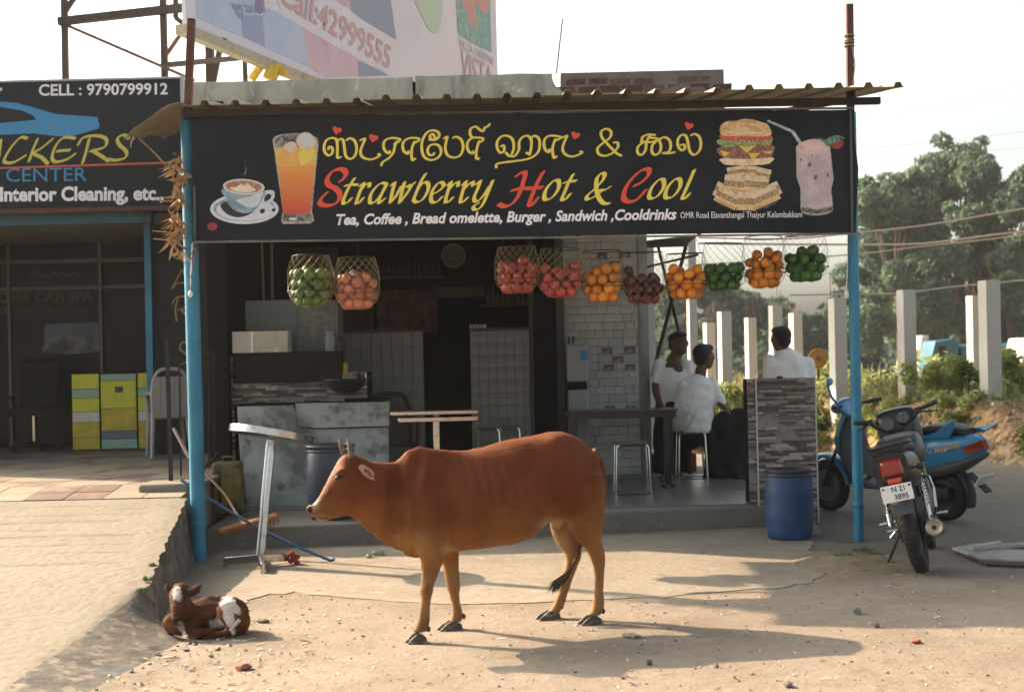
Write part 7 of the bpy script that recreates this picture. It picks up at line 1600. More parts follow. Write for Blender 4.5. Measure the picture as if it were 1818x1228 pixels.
for bi, (u, v, hw, hh, vr, hr, kd_, cnt, where, lab, cat) in enumerate(nets):
    cnt = int(cnt*1.32); vr -= 2
    Y = 10.95 + .15*(u-550)/900; c = P(u, v, Y); s_ = FPX/Y; Rb = hw/s_ - FR*.9; Hh = hh/s_
    bot = c.z - Hh/2; topz = P(u, vr, Y).z
    pts = [V((random.uniform(-.7,.7)*Rb, random.uniform(-.7,.7)*Rb, random.uniform(0, 1.5)*Hh)) for _ in range(cnt)]
    for it_ in range(260):
        for p in pts: p.z -= .0022
        for i in range(cnt):
            for j in range(i+1, cnt):
                d = pts[j]-pts[i]; l = d.length; mn = FR*2.0
                if l < mn: d = d*((mn-l)/(2*max(l, 1e-5))); pts[i] -= d; pts[j] += d
        for p in pts:
            zz = p.z; rr = math.hypot(p.x, p.y); lim = Rb*.94*min(1.0, .62 + .8*max(zz, 0)/Hh*1.2)
            if rr > lim: p.x *= lim/rr; p.y *= lim/rr
            if p.z < FR*.9: p.z = FR*.9
    lim_ = lambda zz: Rb*min(1.0, .62+.8*max(zz,0)/Hh*1.2) + FR*1.02
    ORD = ["first","second","third","fourth","fifth","sixth","seventh","eighth","ninth","tenth"]
    bagw = ["leftmost net","second net from the left","net left of the jamb","net before the jamb","net before the tiles","net of dark fruit","net above the standing man","green net between oranges","rightmost orange net","net nearest the slim post"][bi]
    key = lambda p: (min(3, int(p.z/(Hh*1.02)*4)), 0 if p.y < 0 else 1)
    pts.sort(key=lambda p: (key(p), p.x)); seen_ = {}
    for p in pts:
        kk_ = key(p); rank = seen_.get(kk_, 0); seen_[kk_] = rank + 1
        o = bpy.data.objects.new(fm[kd_].name, fm[kd_]); COL.objects.link(o); o.location = V((c.x, c.y, bot)) + p; o.rotation_euler = (random.uniform(0,6),random.uniform(0,6),random.uniform(0,6)); sc0 = random.uniform(.86,1.05); o.scale = (sc0, sc0*random.uniform(.95,1.03), sc0*random.uniform(.92,1.02))
        tag(o, "%s, %s, %s layer, %s, %s from left" % (lab, bagw, ("bottom","lower middle","upper middle","top")[kk_[0]], ("front","back")[kk_[1]], ORD[min(rank, 9)]), cat, "fruit " + where)
    tz = max(p.z for p in pts)
    nb = thing("net_bag", "wire-ringed string net of %ss, the one %s" % (lab, {0:"furthest left",1:"second from the left",2:"left of the dark jamb column",3:"in front of the dark jamb column",4:"before the tiled wall",5:"with dark fruit",6:"above the standing man",7:"between two orange bags",8:"right of the green bag",9:"nearest the slim post"}[bi]), "net bag", V((c.x,c.y,bot)), "fruit nets hanging under the banner")
    rt_ = hr/s_
    def netr(t):      # t 0 bottom .. 1 top ring
        z = bot + (topz-bot)*t; zz = z-bot
        if zz < .0: return z, .02
        body_r = lim_(zz) if zz < tz else lim_(tz)*(1-(zz-tz)/max(.001,(topz-bot-tz))) + rt_*((zz-tz)/max(.001,(topz-bot-tz)))
        k = min(1, (zz+.012)/(.055)); return z - (.008 if t == 0 else 0), (body_r+.004)*math.sqrt(k)
    q = MB(); NS = 16; nl = 13
    for sgn in (-1, 1):
        for k in range(NS):
            pl_ = []
            for i in range(nl+1):
                t_ = i/nl; z, r_ = netr(t_); a = 2*math.pi*k/NS + sgn*t_*2.3; pl_.append(V((c.x + r_*math.cos(a), c.y + r_*math.sin(a), z)))
            q.tube(pl_, .0014 if kd_ in ("g","pk","p") else .0010, 3, False)
    q.fixn = False; q.build("string_net", m_net if kd_ in ("g","pk","p","dp") else mat("net_dark", (.14,.12,.08), .7), nb)
    q = MB(); q.torus(V((c.x,c.y,topz)), rt_, .0035, 28, 5, (random.uniform(-.05,.05), random.uniform(-.05,.05), 1)); q.build("wire_ring", m_wire, nb, smooth=True); q = MB(); zr, rr_ = netr(.30); q.torus(V((c.x,c.y,zr)), rr_+.003, .003, 28, 5); q.build("wire_ring", m_wire, nb, smooth=True)
    q = MB(); tt = V((c.x + random.uniform(-.02,.02), c.y, topz+.35)); 
    for a in (0.6,): q.tube([V((c.x+rt_*math.cos(a+bi), c.y+rt_*math.sin(a+bi), topz)), tt], .0018, 4, False)
    q.build("hanging_cord", m_wire, nb)
q = MB(); q.bar(P(360,395,10.95), P(1500,382,11.1), .03, .03); q.build("hanging_beam", m_dsteel, can)
# ================= background =================
m_col = mat("raw_concrete", (.45,.43,.39), .95, layers=((3,(.48,.45,.41),.45,.68,7),(14,(.52,.49,.44),.6,.72,5)), bump=(14,.4,6))
m_reb = mat("rebar_rust", (.16,.075,.045), .9)
m_colb = m_col
pil = [ # u left, u right, v top, v bottom, Y, label
 (1128,1139,575,735,28,"thin raw concrete column close behind the tiled wall edge"),
 (1143,1166,436,760,18.6,"rough pale column right beside the tiled wall, behind the dark brace"),
 (1222,1240,418,720,21.5,"tall concrete column rising behind the orange net and the standing man"),
 (1251,1272,573,712,27,"concrete column behind the seated man's head"),
 (1277,1301,553,730,23,"concrete column directly right of the seated man"),
 (1325,1345,564,712,26,"concrete column left of the man behind the pedestal"),
 (1368,1391,542,712,24,"concrete column rising behind the head of the pedestal man"),
 (1404,1426,556,710,27,"concrete column over the right shoulder of the pedestal man"),
 (1475,1504,530,715,21.5,"concrete column immediately left of the slim blue post"),
 (1597,1627,515,703,21,"concrete column standing alone right of the slim blue post"),
 (1720,1745,525,700,24,"shorter concrete column tucked behind the tallest right one"),
 (1743,1777,498,722,19.5,"concrete column with long bare rods, rightmost in the field")]
random.seed(17)
for (u0, u1, v0, v1, Y, lab) in pil:
    uc = (u0+u1)/2; w_ = (u1-u0)*Y/FPX; f = P(uc, v1, Y); tp_ = P(uc-2, v0, Y); sz = w_/1.22; lean = (tp_.x-f.x)
    t = thing("concrete_column", lab, "column", V((f.x, Y, gz(f.x, Y)-.05)), "raw concrete columns in the field")
    q = MB(); M = rotm(0,0,R(16 + random.uniform(-3,3))); z0 = gz(f.x, Y)-.3; rings = []
    for k in range(7):
        z = z0 + (tp_.z-z0)*k/6; cx = f.x + lean*.35*(k/6); s = sz/2*(1+random.uniform(-.015,.015)); rings.append([V((cx, Y, z)) + M @ V((a*s, b*s, 0)) for a, b in ((-1,-1),(1,-1),(1,1),(-1,1))])
    q.loft(rings); q.build("shaft", m_col, t, bevel=.008)
    if u0 > 1140 and u0 != 1143:
        q = MB()
        for a, b in ((-1,-1),(1,-1),(1,1),(-1,1)):
            p = V((f.x+lean*.35, Y, tp_.z-.02)) + M @ V((a*sz*.33, b*sz*.33, 0)); q.tube([p, p+V((random.uniform(-.02,.02),0,random.uniform(.12,.4)))], .005, 5)
        q.build("rebar", m_reb, t)
# dark leaning braces / poles right of the shop and the lean-to roof edge
def pole(u0,v0,u1,v1,Y,r_,m,lab,name="leaning_pole",cat="pole"):
    q = MB(); q.tube([P(u0,v0,Y), P(u1,v1,Y)], r_, 8); q.build(name, m, smooth=True, org=P(u0,v0,Y), label=lab, cat=cat)
pole(1158,668,1222,420,16.6,.022,m_dsteel,"dark pole leaning to the right in front of the pale column")
pole(1208,600,1166,428,17.0,.018,m_dsteel,"thin dark pole leaning to the left, crossing the other")
pole(1132,478,1240,452,16.8,.014,m_dsteel,"thin dark stick lying nearly level behind the dark fruit net")
pole(1144,740,1131,570,16.2,.014,mat("pale_bamboo",(.5,.45,.36),.8),"pale thin upright pole at the edge of the tiled wall")
q = MB(); q.prism([P(1120,432,16.0), P(1240,418,16.0), P(1215,438,16.0), P(1150,440,16.0), P(1122,444,16.0)], (0,1.2,.1)); q.build("lean_to_roof", mat("rough_sheet", (.07,.06,.05), .9, vary=.4), org=P(1180,432,16), label="dark ragged roof edge jutting out past the tiled wall", cat="roof")
# round orange sign wheel
c = P(1452,636,24); q = MB(); q.lathe(c, [(0,0),(.16,0),(.17,.02),(.16,.04),(0,.04)], 24, (0,-1,0)); t = thing("round_sign", "round faded orange board standing in the field behind the pedestal", "sign", V((c.x,c.y,.5))); q.build("disc", mat("faded_orange_board", (.40,.19,.045), .8, vary=.3, vscale=9), t, bevel=.005)
q = MB(); q.lathe(c+V((0,-.045,0)), [(0,0),(.045,0),(0,.01)], 14, (0,-1,0)); q.build("hub_dot", mat("hub_dark", (.2,.10,.04), .8), t); q = MB(); q.cyl(V((c.x,c.y,.4)), c, .02); q.build("pole", m_dsteel, t)

# vehicles far behind
TYY = 66.0
def far_truck():
    t = thing("tanker_truck", "blue tanker lorry with a square cab parked beyond the columns", "truck", V((P(1720,680,TYY).x, TYY, gz(P(1720,680,TYY).x, TYY))))
    mb = mat("truck_blue", (.010,.085,.125), .5, vary=.2, vscale=1); X = lambda u: P(u,640,TYY).x; Z = lambda v: P(1700,v,TYY).z
    zb2 = Z(692)
    q = MB(); q.loft([[V((X(1642),TYY+y,Z(668))) if False else V((X(1640),TYY+y,z)) for y, z in ((-1,zb2+.35),(1,zb2+.35),(1,Z(640)),(-1,Z(640)))], [V((X(1650),TYY+y,z)) for y, z in ((-1,zb2+.3),(1,zb2+.3),(1,Z(604)),(-1,Z(604)))], [V((X(1690),TYY+y,z)) for y, z in ((-1,zb2+.3),(1,zb2+.3),(1,Z(601)),(-1,Z(601)))]]); q.build("cab", mb, t, bevel=.06)
    q = MB(); q.bb(X(1655), X(1668), TYY-1.03, TYY-.99, Z(632), Z(613)); q.build("window", m_glass, t)
    q = MB(); q.bb(X(1652), X(1676), TYY-1.03, TYY-.99, Z(638), Z(633)); q.build("white_stripe", m_wht, t)
    q = MB(); L0, L1 = X(1693), X(1880); q.lathe(V((L0,TYY,(Z(612)+Z(645))/2)), [(0,0),(.38,.02),(.46,.12),(.46,L1-L0-.1),(.38,L1-L0),(0,L1-L0)], 24, (1,0,0)); q.v = [V((p.x, TYY+(p.y-TYY)*2, p.z)) for p in q.v]; q.build("tank", mb, t, smooth=40)
    q = MB(); q.bb(X(1645), X(1880), TYY-.8, TYY+.8, Z(660), Z(650)); q.build("chassis", m_black, t)
    for u in (1660, 1740, 1765, 1840):
        q = MB(); q.lathe(V((X(u),TYY-1.0,zb2+.42)), [(0,0),(.42,0),(.45,.05),(.45,.2),(.42,.25),(0,.25)], 20, (0,1,0)); q.build("wheel", m_rubber, t, smooth=40)
far_truck()
def lorry_box(u0,u1,v0,v1,Y,lab,mlow):
    xa_, xb3 = P(u0,640,Y).x, P(u1,640,Y).x; z0, z1 = P(u0,v1,Y).z, P(u0,v0,Y).z; t = thing("pale_van", lab, "van", V(((xa_+xb3)/2, Y, z0))); g_ = min(z0, gz((xa_+xb3)/2, Y))
    q = MB(); q.loft([[V((x, Y+y, z)) for x, y in ((xa_-.15*k,-.9),(xb3,-.9),(xb3,.9),(xa_-.15*k,.9))] for z, k in ((z0+(z1-z0)*.35,1),(z0+(z1-z0)*.55,.6),(z1,-.4))]); q.build("body", mat("van_cream", (.55,.50,.42), .5), t, bevel=.05)
    q = MB(); q.bb(xa_-.15, xb3, Y-.92, Y+.92, z0, z0+(z1-z0)*.34); q.build("lower_body", mlow, t, bevel=.04)
    q = MB(); q.bb(xa_+.1, xb3-.1, Y-.93, Y-.90, z0+(z1-z0)*.58, z0+(z1-z0)*.8); q.build("window", m_glass, t)
    for x in (xa_+.25, xb3-.25): q = MB(); q.lathe(V((x,Y-.9,z0-.02)), [(0,0),(.28,0),(.3,.04),(.3,.18),(0,.2)], 18, (0,1,0)); q.build("wheel", m_rubber, t)
m_vy = mat("van_yellow", (.55,.38,.07), .5)
lorry_box(1804,1850,600,668,50,"cream and yellow van at the far right behind the bushes", m_vy)
lorry_box(1626,1641,596,658,70,"cream and yellow van half hidden behind the lone column", m_vy)
lorry_box(1372,1398,618,660,58,"pale van glimpsed between columns left of the pedestal man's head", m_vy)

# power lines
m_cab = mat("cable", (.45,.40,.34), .7)
def cable(pts, Y, r_, lab):
    q = MB(); q.tube([V(x) for x in cr([tuple(P(u, v, Y + (u-1520)*.004)) for u, v in pts], 5)], r_, 5); q.build("overhead_cable", m_cab, smooth=True, org=P(*pts[0], Y), label=lab, cat="cable")
cable([(1240,422),(1400,424),(1520,413),(1640,400),(1760,380),(1830,368)], 26, .017, "thickest slanting overhead cable crossing the big tree's middle, uppermost of the lit ones")
cable([(1240,432),(1400,434),(1520,434),(1640,432),(1760,417),(1830,410)], 26, .020, "second overhead cable from the top across the tree")
cable([(1240,470),(1400,460),(1520,451),(1640,437),(1760,424),(1830,414)], 26, .014, "thin overhead cable meeting the second one at the right edge")
cable([(1400,524),(1520,522),(1600,520),(1700,508),(1830,496)], 23, .014, "low overhead cable slung along the tops of the columns")
for k, (a, b) in enumerate((((1520,205),(1830,150)),((1520,215),(1830,168)),((1520,265),(1830,232)),((1520,280),(1830,262)))):
    cable([a, ((a[0]+b[0])/2, (a[1]+b[1])/2+3), b], 60, .006, ["topmost faint wire high in the sky right of the banner","second faint sky wire from the top","third faint sky wire from the top","lowest faint sky wire, just above the tree"][k])

# ---- foliage ----
def leaf_mat(name, c1, c2, c3):
    m = bpy.data.materials.new(name); m.use_nodes = True; t = m.node_tree; N = t.nodes; L = t.links; b = N["Principled BSDF"]
    oi = N.new("ShaderNodeNewGeometry"); n = N.new("ShaderNodeTexNoise"); n.inputs['Scale'].default_value = .9; n.inputs['Detail'].default_value = 5; L.new(oi.outputs['Position'], n.inputs['Vector'])
    r = N.new("ShaderNodeValToRGB"); r.color_ramp.elements[0].position = .36; r.color_ramp.elements[0].color = rgb(c1); r.color_ramp.elements[1].position = .66; r.color_ramp.elements[1].color = rgb(c3); e = r.color_ramp.elements.new(.5); e.color = rgb(c2)
    mx = N.new("ShaderNodeMix"); mx.data_type = 'RGBA'; mx.inputs['Factor'].default_value = .45
    r2 = N.new("ShaderNodeValToRGB"); r2.color_ramp.elements[0].color = rgb(c1); r2.color_ramp.elements[1].color = rgb(c3); L.new(oi.outputs['Random Per Island'], r2.inputs[0])
    L.new(n.outputs[0], r.inputs[0]); L.new(r.outputs[0], mx.inputs['A']); L.new(r2.outputs[0], mx.inputs['B'])
    L.new(mx.outputs['Result'], b.inputs['Base Color']); b.inputs['Roughness'].default_value = .6; b.inputs["Specular IOR Level"].default_value = .3
    tr = N.new("ShaderNodeBsdfTranslucent"); L.new(mx.outputs['Result'], tr.inputs[0]); ms = N.new("ShaderNodeMixShader"); ms.inputs[0].default_value = .5
    L.new(b.outputs[0], ms.inputs[1]); L.new(tr.outputs[0], ms.inputs[2]); L.new(ms.outputs[0], N['Material Output'].inputs[0]); return m
lm_tree = leaf_mat("tree_leaves", (.040,.082,.048), (.082,.138,.082), (.17,.23,.14))  # both tree greens lightened and greyed to put haze into the leaf colour
lm_far = leaf_mat("far_leaves", (.045,.082,.055), (.075,.12,.08), (.12,.17,.115))
lm_bush = leaf_mat("bush_leaves", (.13,.185,.04), (.26,.31,.08), (.46,.44,.19))
m_bark = mat("bark", (.11,.085,.065), .95, vary=.4, vscale=5, bump=(10,.8))
def leaves(rng, cs, n, size, squash=.8):
    """n leaf cards through clumps cs = [(centre, radius)]; returns vertex array"""
    cs_c = np.array([c[0] for c in cs]); cs_r = np.array([c[1] for c in cs]); w_ = cs_r**2.2; idx = rng.choice(len(cs), n, p=w_/w_.sum())
    d = rng.normal(size=(n, 3)); d /= np.linalg.norm(d, axis=1)[:, None]; rad = cs_r[idx]*rng.uniform(.45, 1.08, n)**.6
    c = cs_c[idx] + d*rad[:, None]*np.array([1, 1, squash])
    nrm = d*.6 + rng.normal(size=(n, 3))*.7 + np.array([0, 0, .3]); nrm /= np.linalg.norm(nrm, axis=1)[:, None]
    a = np.cross(nrm, rng.normal(size=(n, 3))); a /= np.linalg.norm(a, axis=1)[:, None]; b = np.cross(nrm, a); s = size*rng.uniform(.55, 1.3, n)[:, None]
    quads = np.stack([c - a*s, c - b*s*.42 + nrm*s*.12, c + a*s, c + b*s*.42 + nrm*s*.12], 1); return quads.reshape(-1, 3)
def leaf_obj(name, vs, m, parent, org, kind=None):
    n = len(vs)//4; me = bpy.data.meshes.new(name); me.vertices.add(len(vs)); me.vertices.foreach_set('co', (vs - np.array(org)).ravel().astype(np.float32))
    me.loops.add(n*4); me.loops.foreach_set('vertex_index', np.arange(n*4, dtype=np.int32)); me.polygons.add(n); me.polygons.foreach_set('loop_start', np.arange(0, n*4, 4, dtype=np.int32)); me.polygons.foreach_set('loop_total', np.full(n, 4, dtype=np.int32))
    me.materials.append(m); me.update(calc_edges=True); me.validate(); o = bpy.data.objects.new(name, me); COL.objects.link(o)
    if parent: o.parent = parent
    else: o.location = org
    _org[o.name] = V(org); tag(o, kind=kind); return o
def tree(u, vtop, width_px, Y, lab, n, seed, size=.22, m=lm_tree, name="broadleaf_tree", crown_from=.28, nclump=26):
    rng = np.random.default_rng(seed); base = P(u, 660, Y); gx = base.x; g0 = gz(gx, Y); H_t = P(u, vtop, Y).z - g0; Wd = width_px*Y/FPX/2
    t = thing(name, lab, "tree", V((gx, Y, g0)), "trees beyond the field"); rnd = random.Random(seed); q = MB(); cs = []
    tr_top = V((gx + rnd.uniform(-.3,.3), Y, g0+H_t*.45)); q.tube([V((gx,Y,g0-.2)), V((gx+rnd.uniform(-.15,.15),Y,g0+H_t*.2)), tr_top], [H_t*.032,H_t*.024,H_t*.017], 10); q.build("trunk", m_bark, t, smooth=True)
    q = MB()
    for k in range(nclump):
        a = rnd.uniform(0, 2*math.pi); hh = rnd.random(); rr = (1-(abs(hh-.42)/.62)**2)**.5 if abs(hh-.42) < .62 else .15
        c = V((gx + Wd*.85*rr*math.cos(a)*rnd.uniform(.45,1), Y + Wd*.8*rr*math.sin(a)*rnd.uniform(.4,1), g0 + H_t*(crown_from + (1-crown_from)*.93*hh))); r_ = Wd*rnd.uniform(.18,.34); cs.append((c, r_))
        for _ in range(3):
            d = V((rnd.gauss(0,1),rnd.gauss(0,1),rnd.gauss(.2,.8))).normalized(); cs.append((c + d*r_*rnd.uniform(.8,1.25), r_*rnd.uniform(.28,.5)))
        if k % 2 == 0: q.tube([tr_top - V((0,0,H_t*rnd.uniform(0,.12))), (tr_top+c)/2 + V((0,0,-H_t*.03)), c], [H_t*.010,H_t*.006,H_t*.003], 6)
    q.build("limb", m_bark, t, smooth=True)
    leaf_obj("crown", leaves(rng, cs, n, size), m, t, t.location)
tree(1600, 305, 250, 78, "big rounded green tree filling the sky right of the slim post", 26000, 1, .21, nclump=34, crown_from=.12)
tree(1700, 262, 300, 84, "tallest green tree at the right, behind the blue tanker", 34000, 2, .22, nclump=40, crown_from=.08)
tree(1800, 262, 260, 80, "tall green tree at the right edge of the view", 28000, 3, .21, nclump=34, crown_from=.08)
tree(1520, 520, 170, 92, "low distant tree behind the slim blue post", 9000, 4, .24, lm_far, crown_from=.05)
tree(1405, 470, 230, 98, "distant dark tree behind the rightmost green net", 12000, 5, .25, lm_far, crown_from=.05) if False else None
tree(1330, 500, 210, 95, "distant tree behind the columns, under the green net between orange ones", 14000, 6, .24, lm_far, crown_from=.05)
tree(1240, 490, 200, 90, "distant tree showing behind the tall column", 14000, 7, .24, lm_far, crown_from=.05)
tree(1160, 520, 170, 96, "distant tree just right of the tiled wall", 9000, 8, .24, lm_far, crown_from=.05)
tree(1420, 560, 150, 90, "low distant tree between the pedestal man and the slim post", 8000, 9, .24, lm_far, crown_from=.02)
tree(1660, 520, 260, 100, "dark spreading tree low behind the tanker", 15000, 10, .25, lm_far, crown_from=.0)
# scrub belt
def scrub(name, n, size, boxes, m, seed, lab):
    rng = np.random.default_rng(seed); rnd = random.Random(seed); cs = []
    for (x0, x1, y0, y1, cnt, r0, r1, zup) in boxes:
        for _ in range(cnt):
            x, y = rnd.uniform(x0, x1), rnd.uniform(y0, y1); y = max(y, bank_y(x) + .35 + rnd.random()*2.5) if y < bank_y(x) + .35 else y; r_ = rnd.uniform(r0, r1); cs.append((V((x, y, gz(x, y) + r_*rnd.uniform(0, zup))), r_))
    o = leaf_obj(name, leaves(rng, cs, n, size, .75), m, None, (0, 0, 0), 'stuff'); o['label'] = lab
scrub("undergrowth", 30000, .045, [(3.0,9.5,17.5,19.2,60,.04,.13,.3),(2.5,9.5,19.3,23.5,70,.08,.24,.6),(3.0,9.5,18.3,19.6,26,.08,.22,.3),(1.2,4.5,19.0,24,34,.10,.26,.5)], lm_bush, 41, "sunlit green weeds and bushes along the earth bank")
scrub("far_scrub", 30000, .13, [(2,26,26,40,110,.35,.8,.5),(8,44,44,64,90,.6,1.2,.5)], lm_bush, 42, "scrub covering the field beyond the bank")
scrub("hedge_line", 30000, .24, [(6,62,84,110,120,1.2,2.6,.9)], lm_far, 43, "dark far hedge line under the trees")
rng_ = random.Random(6)
for k, (u, v, Y, s, lab) in enumerate(((1650,690,20.2,.42,"leafy bush at the foot of the lone column"),(1705,672,20.6,.40,"bush with dry pale stalks left of the rightmost column pair"),(1795,690,20.0,.45,"bright green bush right of the rightmost column"),(1560,690,20.5,.38,"bush just right of the slim blue post"),(1585,730,18.7,.22,"low bush on the bank above the motorcycle"),(1690,715,18.9,.20,"small bush on the bank slope above the scooter tail"),(1455,700,21.0,.34,"bush between the pedestal and the left column"),(1310,700,22.0,.40,"bush behind the seated man's knees"))):
    b = P(u, v, Y); Y = max(Y, bank_y(b.x) + .9); g0 = gz(b.x, Y); t = thing("bush", lab, "bush", V((b.x, Y, g0)), "bushes on the bank"); q = MB(); cs = []
    for i in range(14):
        a = rng_.uniform(0, 6.28); c = V((b.x + s*.9*math.cos(a)*rng_.random(), Y + s*.7*math.sin(a)*rng_.random(), g0 + s*rng_.uniform(.2,1.5))); cs.append((c, s*rng_.uniform(.2,.38))); q.tube([V((b.x,Y,g0-.02)), (V((b.x,Y,g0))+c)/2 + V((rng_.uniform(-.05,.05),0,0)), c + V((0,0,s*.3))], [.010,.007,.003], 5)
    q.build("stem", mat("dry_stalk", (.36,.31,.20), .9, vary=.3), t); leaf_obj("foliage", leaves(np.random.default_rng(50+k), cs, 1500, .045, .9), lm_bush, t, t.location)
def blades(name, n, box, h0, h1, m, seed, lab):
    rnd = random.Random(seed); q = MB(); q.fixn = False; x0, x1, y0, y1 = box
    for k in range(n):
        x, y = rnd.uniform(x0, x1), rnd.uniform(y0, y1)
        if noise.noise(V((x*1.1, y*1.1, 2))) < -.08 or y < bank_y(x) + 1.1: continue
        z = gz(x, y) - .02; l = rnd.uniform(h0, h1); b = V((rnd.gauss(0,.28), rnd.gauss(0,.28), 1)).normalized()*l; w_ = V((rnd.uniform(-1,1), rnd.uniform(-1,1), 0)).normalized()*rnd.uniform(.004,.010); p = V((x, y, z)); c = b*.6 + V((rnd.gauss(0,.03), rnd.gauss(0,.03), 0))
        q.add([p-w_, p+w_, p+c+w_*.7, p+c-w_*.7, p+b + V((rnd.gauss(0,.06), rnd.gauss(0,.06), -.02))], [(0,1,2,3), (3,2,4)])
    return q.build(name, m, kind='stuff', label=lab)
blades("dry_grass", 7000, (1.8, 10, 19.0, 26), .12, .48, mat("dry_grass_straw", (.40,.34,.17), .8, vary=.4, vscale=2), 91, "dry straw coloured grass among the bushes on the bank")
blades("green_grass", 6000, (1.8, 10, 18.6, 26), .08, .36, mat("fresh_grass", (.17,.24,.05), .7, vary=.4, vscale=2), 92, "fresh green grass tufts on the bank")
# rubble on the bank
random.seed(77); q = MB()
for k in range(420):
    x = random.uniform(2.0, 9.5); y = bank_y(x) + random.uniform(.05, 3.6); s = abs(random.gauss(0,.035))+.015; n0 = len(q.v); q.ell(V((x,y,gz(x,y)+s*.2)), (s,s*.8,s*.6), rotm(random.random()*3,random.random()*3,0), 6, 4)
    for p in q.v[n0:]: p += V((random.uniform(-.2,.2),random.uniform(-.2,.2),random.uniform(-.2,.2)))*s
    for f in range(len(q.m)-1, -1, -1):
        if q.f[f][0] < n0: break
        q.m[f] = 0 if k % 3 else 1
q.build("bank_rubble", [mat("clod", (.36,.21,.10), .95, vary=.3), mat("pale_stone", (.55,.50,.44), .9)], kind='stuff', label="stones and clods scattered over the earth bank")

# ================= small things on the ground =================
def scatter(name, n, area, smin, smax, mats_, seed, lab, flat=.6, dens=None):
    random.seed(seed); q = MB(); q.fixn = False
    for k in range(n):
        x0, x1, y0, y1 = random.choice(area); x, y = random.uniform(x0,x1), random.uniform(y0,y1); s = smin + (smax-smin)*random.random()**3; z = gz(x, y)
        q.mi = random.randrange(len(mats_)); n0 = len(q.v); M = rotm(random.uniform(-.5,.5),random.uniform(-.5,.5),random.uniform(0,6.3)); e = random.uniform(.5,1)
        vs = [V(a) for a in ((1,0,0),(0,1,0),(-1,0,0),(0,-1,0),(.5,.5,.8),(-.5,-.4,.7),(.1,-.2,-.8))]
        vs = [V((a.x*s*random.uniform(.7,1.2), a.y*s*e, a.z*s*flat)) for a in vs]; q.add([M @ a + V((x,y,z+s*flat*.25)) for a in vs], [(0,1,4),(1,2,4),(2,5,4),(2,3,5),(3,0,5),(0,4,5),(1,0,6),(2,1,6),(3,2,6),(0,3,6)])
    return q.build(name, mats_, kind='stuff', label=lab)
ms_ = [mat("pebble_dark", (.13,.11,.085), .9), mat("pebble_tan", (.33,.26,.18), .9), mat("pebble_pale", (.48,.43,.35), .9)]
scatter("gravel", 2600, [(-3,4.5,5.5,11.5),(-2.2,2.5,6,9)], .0025, .013, ms_, 51, "small pebbles scattered over the forecourt dirt")
scatter("ramp_foot_rubble", 480, [(-2.35,-1.5,6.2,8.2),(-2.3,-1.7,7.2,8.4)], .003, .022, ms_, 52, "crumbled concrete along the foot of the ramp")
random.seed(53); q = MB(); q.fixn = False
for k in range(260):
    x, y = (random.uniform(-2.2,-1.0), random.uniform(6.2,8.3)) if k % 3 else (random.uniform(-1.5,4), random.uniform(6,9.5)); a = random.uniform(0,3.14); l = random.uniform(.01,.05); w_ = random.uniform(.002,.007); d = V((math.cos(a),math.sin(a)*.7,0)); s_ = V((-d.y,d.x,0))*w_; c = V((x,y,gz(x,y)+.004)); q.mi = random.randrange(3)
    q.prism([c-d*l/2-s_, c+d*l/2-s_+V((0,0,.004)), c+d*l/2+s_+V((0,0,.004)), c-d*l/2+s_], (0,0,.002))
q.build("litter", [mat("straw", (.40,.31,.17), .9), mat("paper_bit", (.55,.51,.46), .8), mat("twig", (.10,.07,.05), .9)], kind='stuff', label="bits of straw, paper and twig lying on the dirt")
stones = [(433,1187,.045,.022,(.26,.09,.045),"flat reddish brown stone in front of the calf"),(1522,1088,.028,.03,(.14,.15,.15),"grey pebble lying in the shade edge below the motorcycle"),(1152,1178,.02,.02,(.12,.11,.09),"dark small stone near the bottom middle"),(1272,1183,.014,.016,(.14,.12,.1),"tiny dark stone right of the cow's shadow"),(1400,1217,.03,.02,(.13,.12,.10),"dark stone at the bottom edge right of centre"),(1626,1139,.035,.012,(.42,.10,.05),"flat orange scrap lying on the sunlit dirt"),(1120,1129,.055,.012,(.30,.24,.16),"flat tan scrap of board inside the cow's shadow"),(1575,995,.03,.03,(.55,.5,.42),"pale stone by the motorcycle's side stand"),(467,1103,.04,.015,(.12,.12,.10),"dark flake lying right of the calf"),(1556,1112,.02,.02,(.10,.09,.08),"little dark stone on the sunlit side of the shade edge"),(672,985,.05,.04,(.33,.28,.21),"pale lump of concrete under the cow's neck"),(655,990,.03,.03,(.28,.24,.18),"smaller lump beside the pale concrete lump")]
random.seed(60)
for (u, v, s, h, c_, lab) in stones:
    p = G(u, v); q = MB(); q.ell(V((p.x,p.y,h*.4)), (s,s*.7,h*.7), rotm(0,0,random.random()*3), 10, 7)
    for a in q.v: a += V((noise.noise(a*60),noise.noise(a*60+V((9,0,0))),noise.noise(a*60+V((0,9,0)))*.6))*s*.35
    q.build("stone", mat("stone_%d" % u, c_, .9, vary=.3, vscale=30, bump=(60,.5)), smooth=30, org=p, label=lab, cat="stone")
# broken boards at the right edge
t = thing("broken_board", "broken grey board with a dark edge lying flat at the right border", "board", G(1760, 990))
q = MB(); q.prism([G(1690,971,.04), G(1742,990,.035), G(1900,998,.035), G(1900,962,.04), G(1730,964,.045)], (0,0,-.018)); q.build("board_slab", mat("grey_board", (.34,.32,.28), .85, vary=.2, vscale=6, bump=(20,.4)), t, bevel=.004)
q = MB(); q.prism([G(1702,980,.018), G(1750,1000,.018), G(1900,1006,.018), G(1900,975,.018), G(1712,972,.018)], (0,0,-.018)); q.build("board_underlay", mat("dark_wood", (.06,.045,.035), .9), t)
q = MB(); q.prism([G(1722,968,.075), G(1775,958,.09), G(1778,962,.085), G(1727,971,.07)], (0,0,-.02)); q.prism([G(1780,966,.07), G(1870,955,.08), G(1870,966,.07)], (0,0,-.02)); q.build("splinter", mat("grey_board", ()), t)
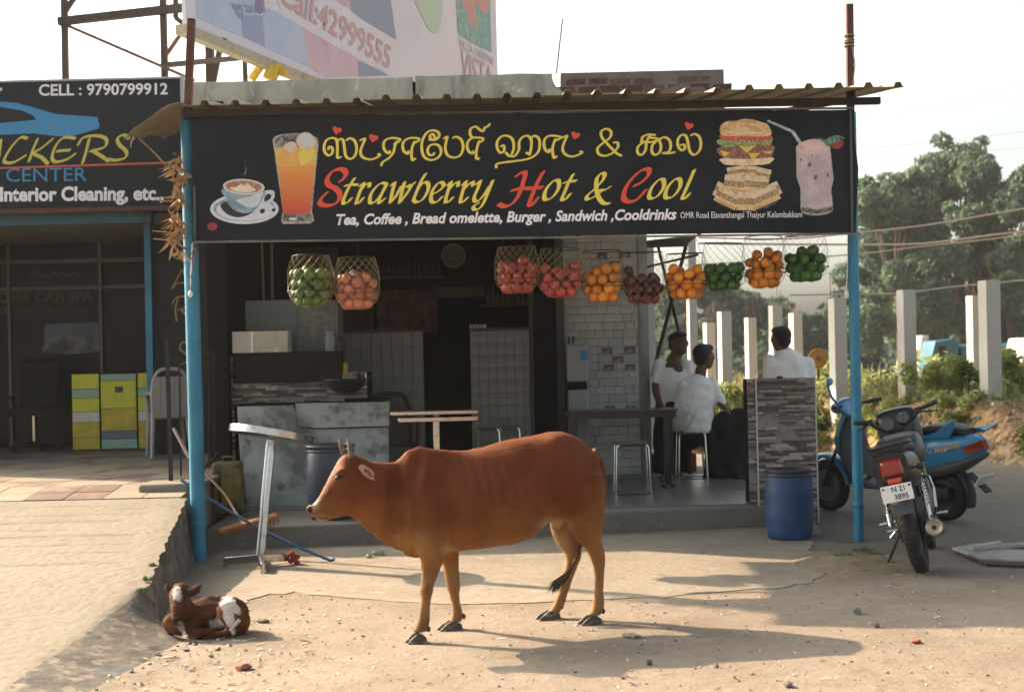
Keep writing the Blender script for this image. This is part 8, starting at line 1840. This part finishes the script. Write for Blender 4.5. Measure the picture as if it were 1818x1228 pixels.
# dirt berm by the right post, weeds
q = MB(); c = G(1500, 1000)
n_ = 26; vs = []; fs = []
for j in range(n_+1):
    for i in range(n_+1):
        x = c.x-.42 + .95*i/n_; y = c.y-.55 + 1.25*j/n_; k = max(0, 1-((x-c.x-.05)/.48)**2-((y-c.y-.05)/.62)**2); vs.append(V((x, y, -.02 + .055*k**.6*(1+.5*noise.noise(V((x*7,y*7,0)))) if k > 0 else -.02)))
for j in range(n_):
    for i in range(n_): a = j*(n_+1)+i; fs.append((a,a+1,a+n_+2,a+n_+1))
q.add(vs, fs); q.fixn = False; q.build("soil_mound", mat("mound_soil", (.20,.155,.10), .95, layers=((9,(.12,.09,.06),.5,.68,7),(4,(.27,.21,.14),.5,.7,6)), bump=(20,.8,7), coord='World'), smooth='all', kind='structure')
def grass(name, spots, seed, lab, m=None, n=90, h=.05):
    rnd = random.Random(seed); q = MB(); q.fixn = False
    for (u, v, r_, z) in spots:
        c = G(u, v, z)
        for _ in range(n):
            a = rnd.uniform(0,6.28); d = r_*rnd.random()**.6; p = V((c.x+d*math.cos(a), c.y+d*math.sin(a), z)); l = h*rnd.uniform(.4,1.2); b = V((rnd.gauss(0,.4),rnd.gauss(0,.4),1)).normalized()*l; s_ = V((rnd.uniform(-1,1),rnd.uniform(-1,1),0)).normalized()*.0035
            q.face([p-s_, p+s_, p+b*.6+s_*.7+V((0,0,.0)), p+b])
    o = q.build(name, m or mat("weed_green", (.07,.12,.025), .8, vary=.5, vscale=20), kind='stuff', label=lab)
grass("weed_tuft", [(268,1110,.09,.0),(285,1118,.07,0),(295,1122,.05,0),(258,1098,.06,.0)], 5, "low green weeds growing between the ramp foot and the calf")
grass("grass_tuft", [(1545,985,.10,.015),(1500,988,.07,.03),(1570,1003,.08,.0),(1530,978,.08,.02)], 6, "thin grass at the foot of the slim post and under the motorcycle", h=.04)
grass("wall_moss", [(252,1050,.03,.20),(262,1030,.03,.23),(272,1005,.03,.27)], 8, "moss and weeds sprouting along the ramp wall's top edge", h=.03, n=60)
# ================= haze =================
hz = MB(); hz.bb(-70, 90, -3, 120, -4.5, 22.0)
hm = bpy.data.materials.new("haze_air"); hm.use_nodes = True; hn = hm.node_tree; hn.nodes.remove(hn.nodes["Principled BSDF"]); pv = hn.nodes.new("ShaderNodeVolumePrincipled"); pv.inputs['Density'].default_value = .0004; pv.inputs['Color'].default_value = (.95,.96,1,1); pv.inputs['Anisotropy'].default_value = .35
hn.links.new(pv.outputs[0], hn.nodes['Material Output'].inputs['Volume'])
hz.build("haze", hm, kind='stuff', label="thin pale haze in the air")
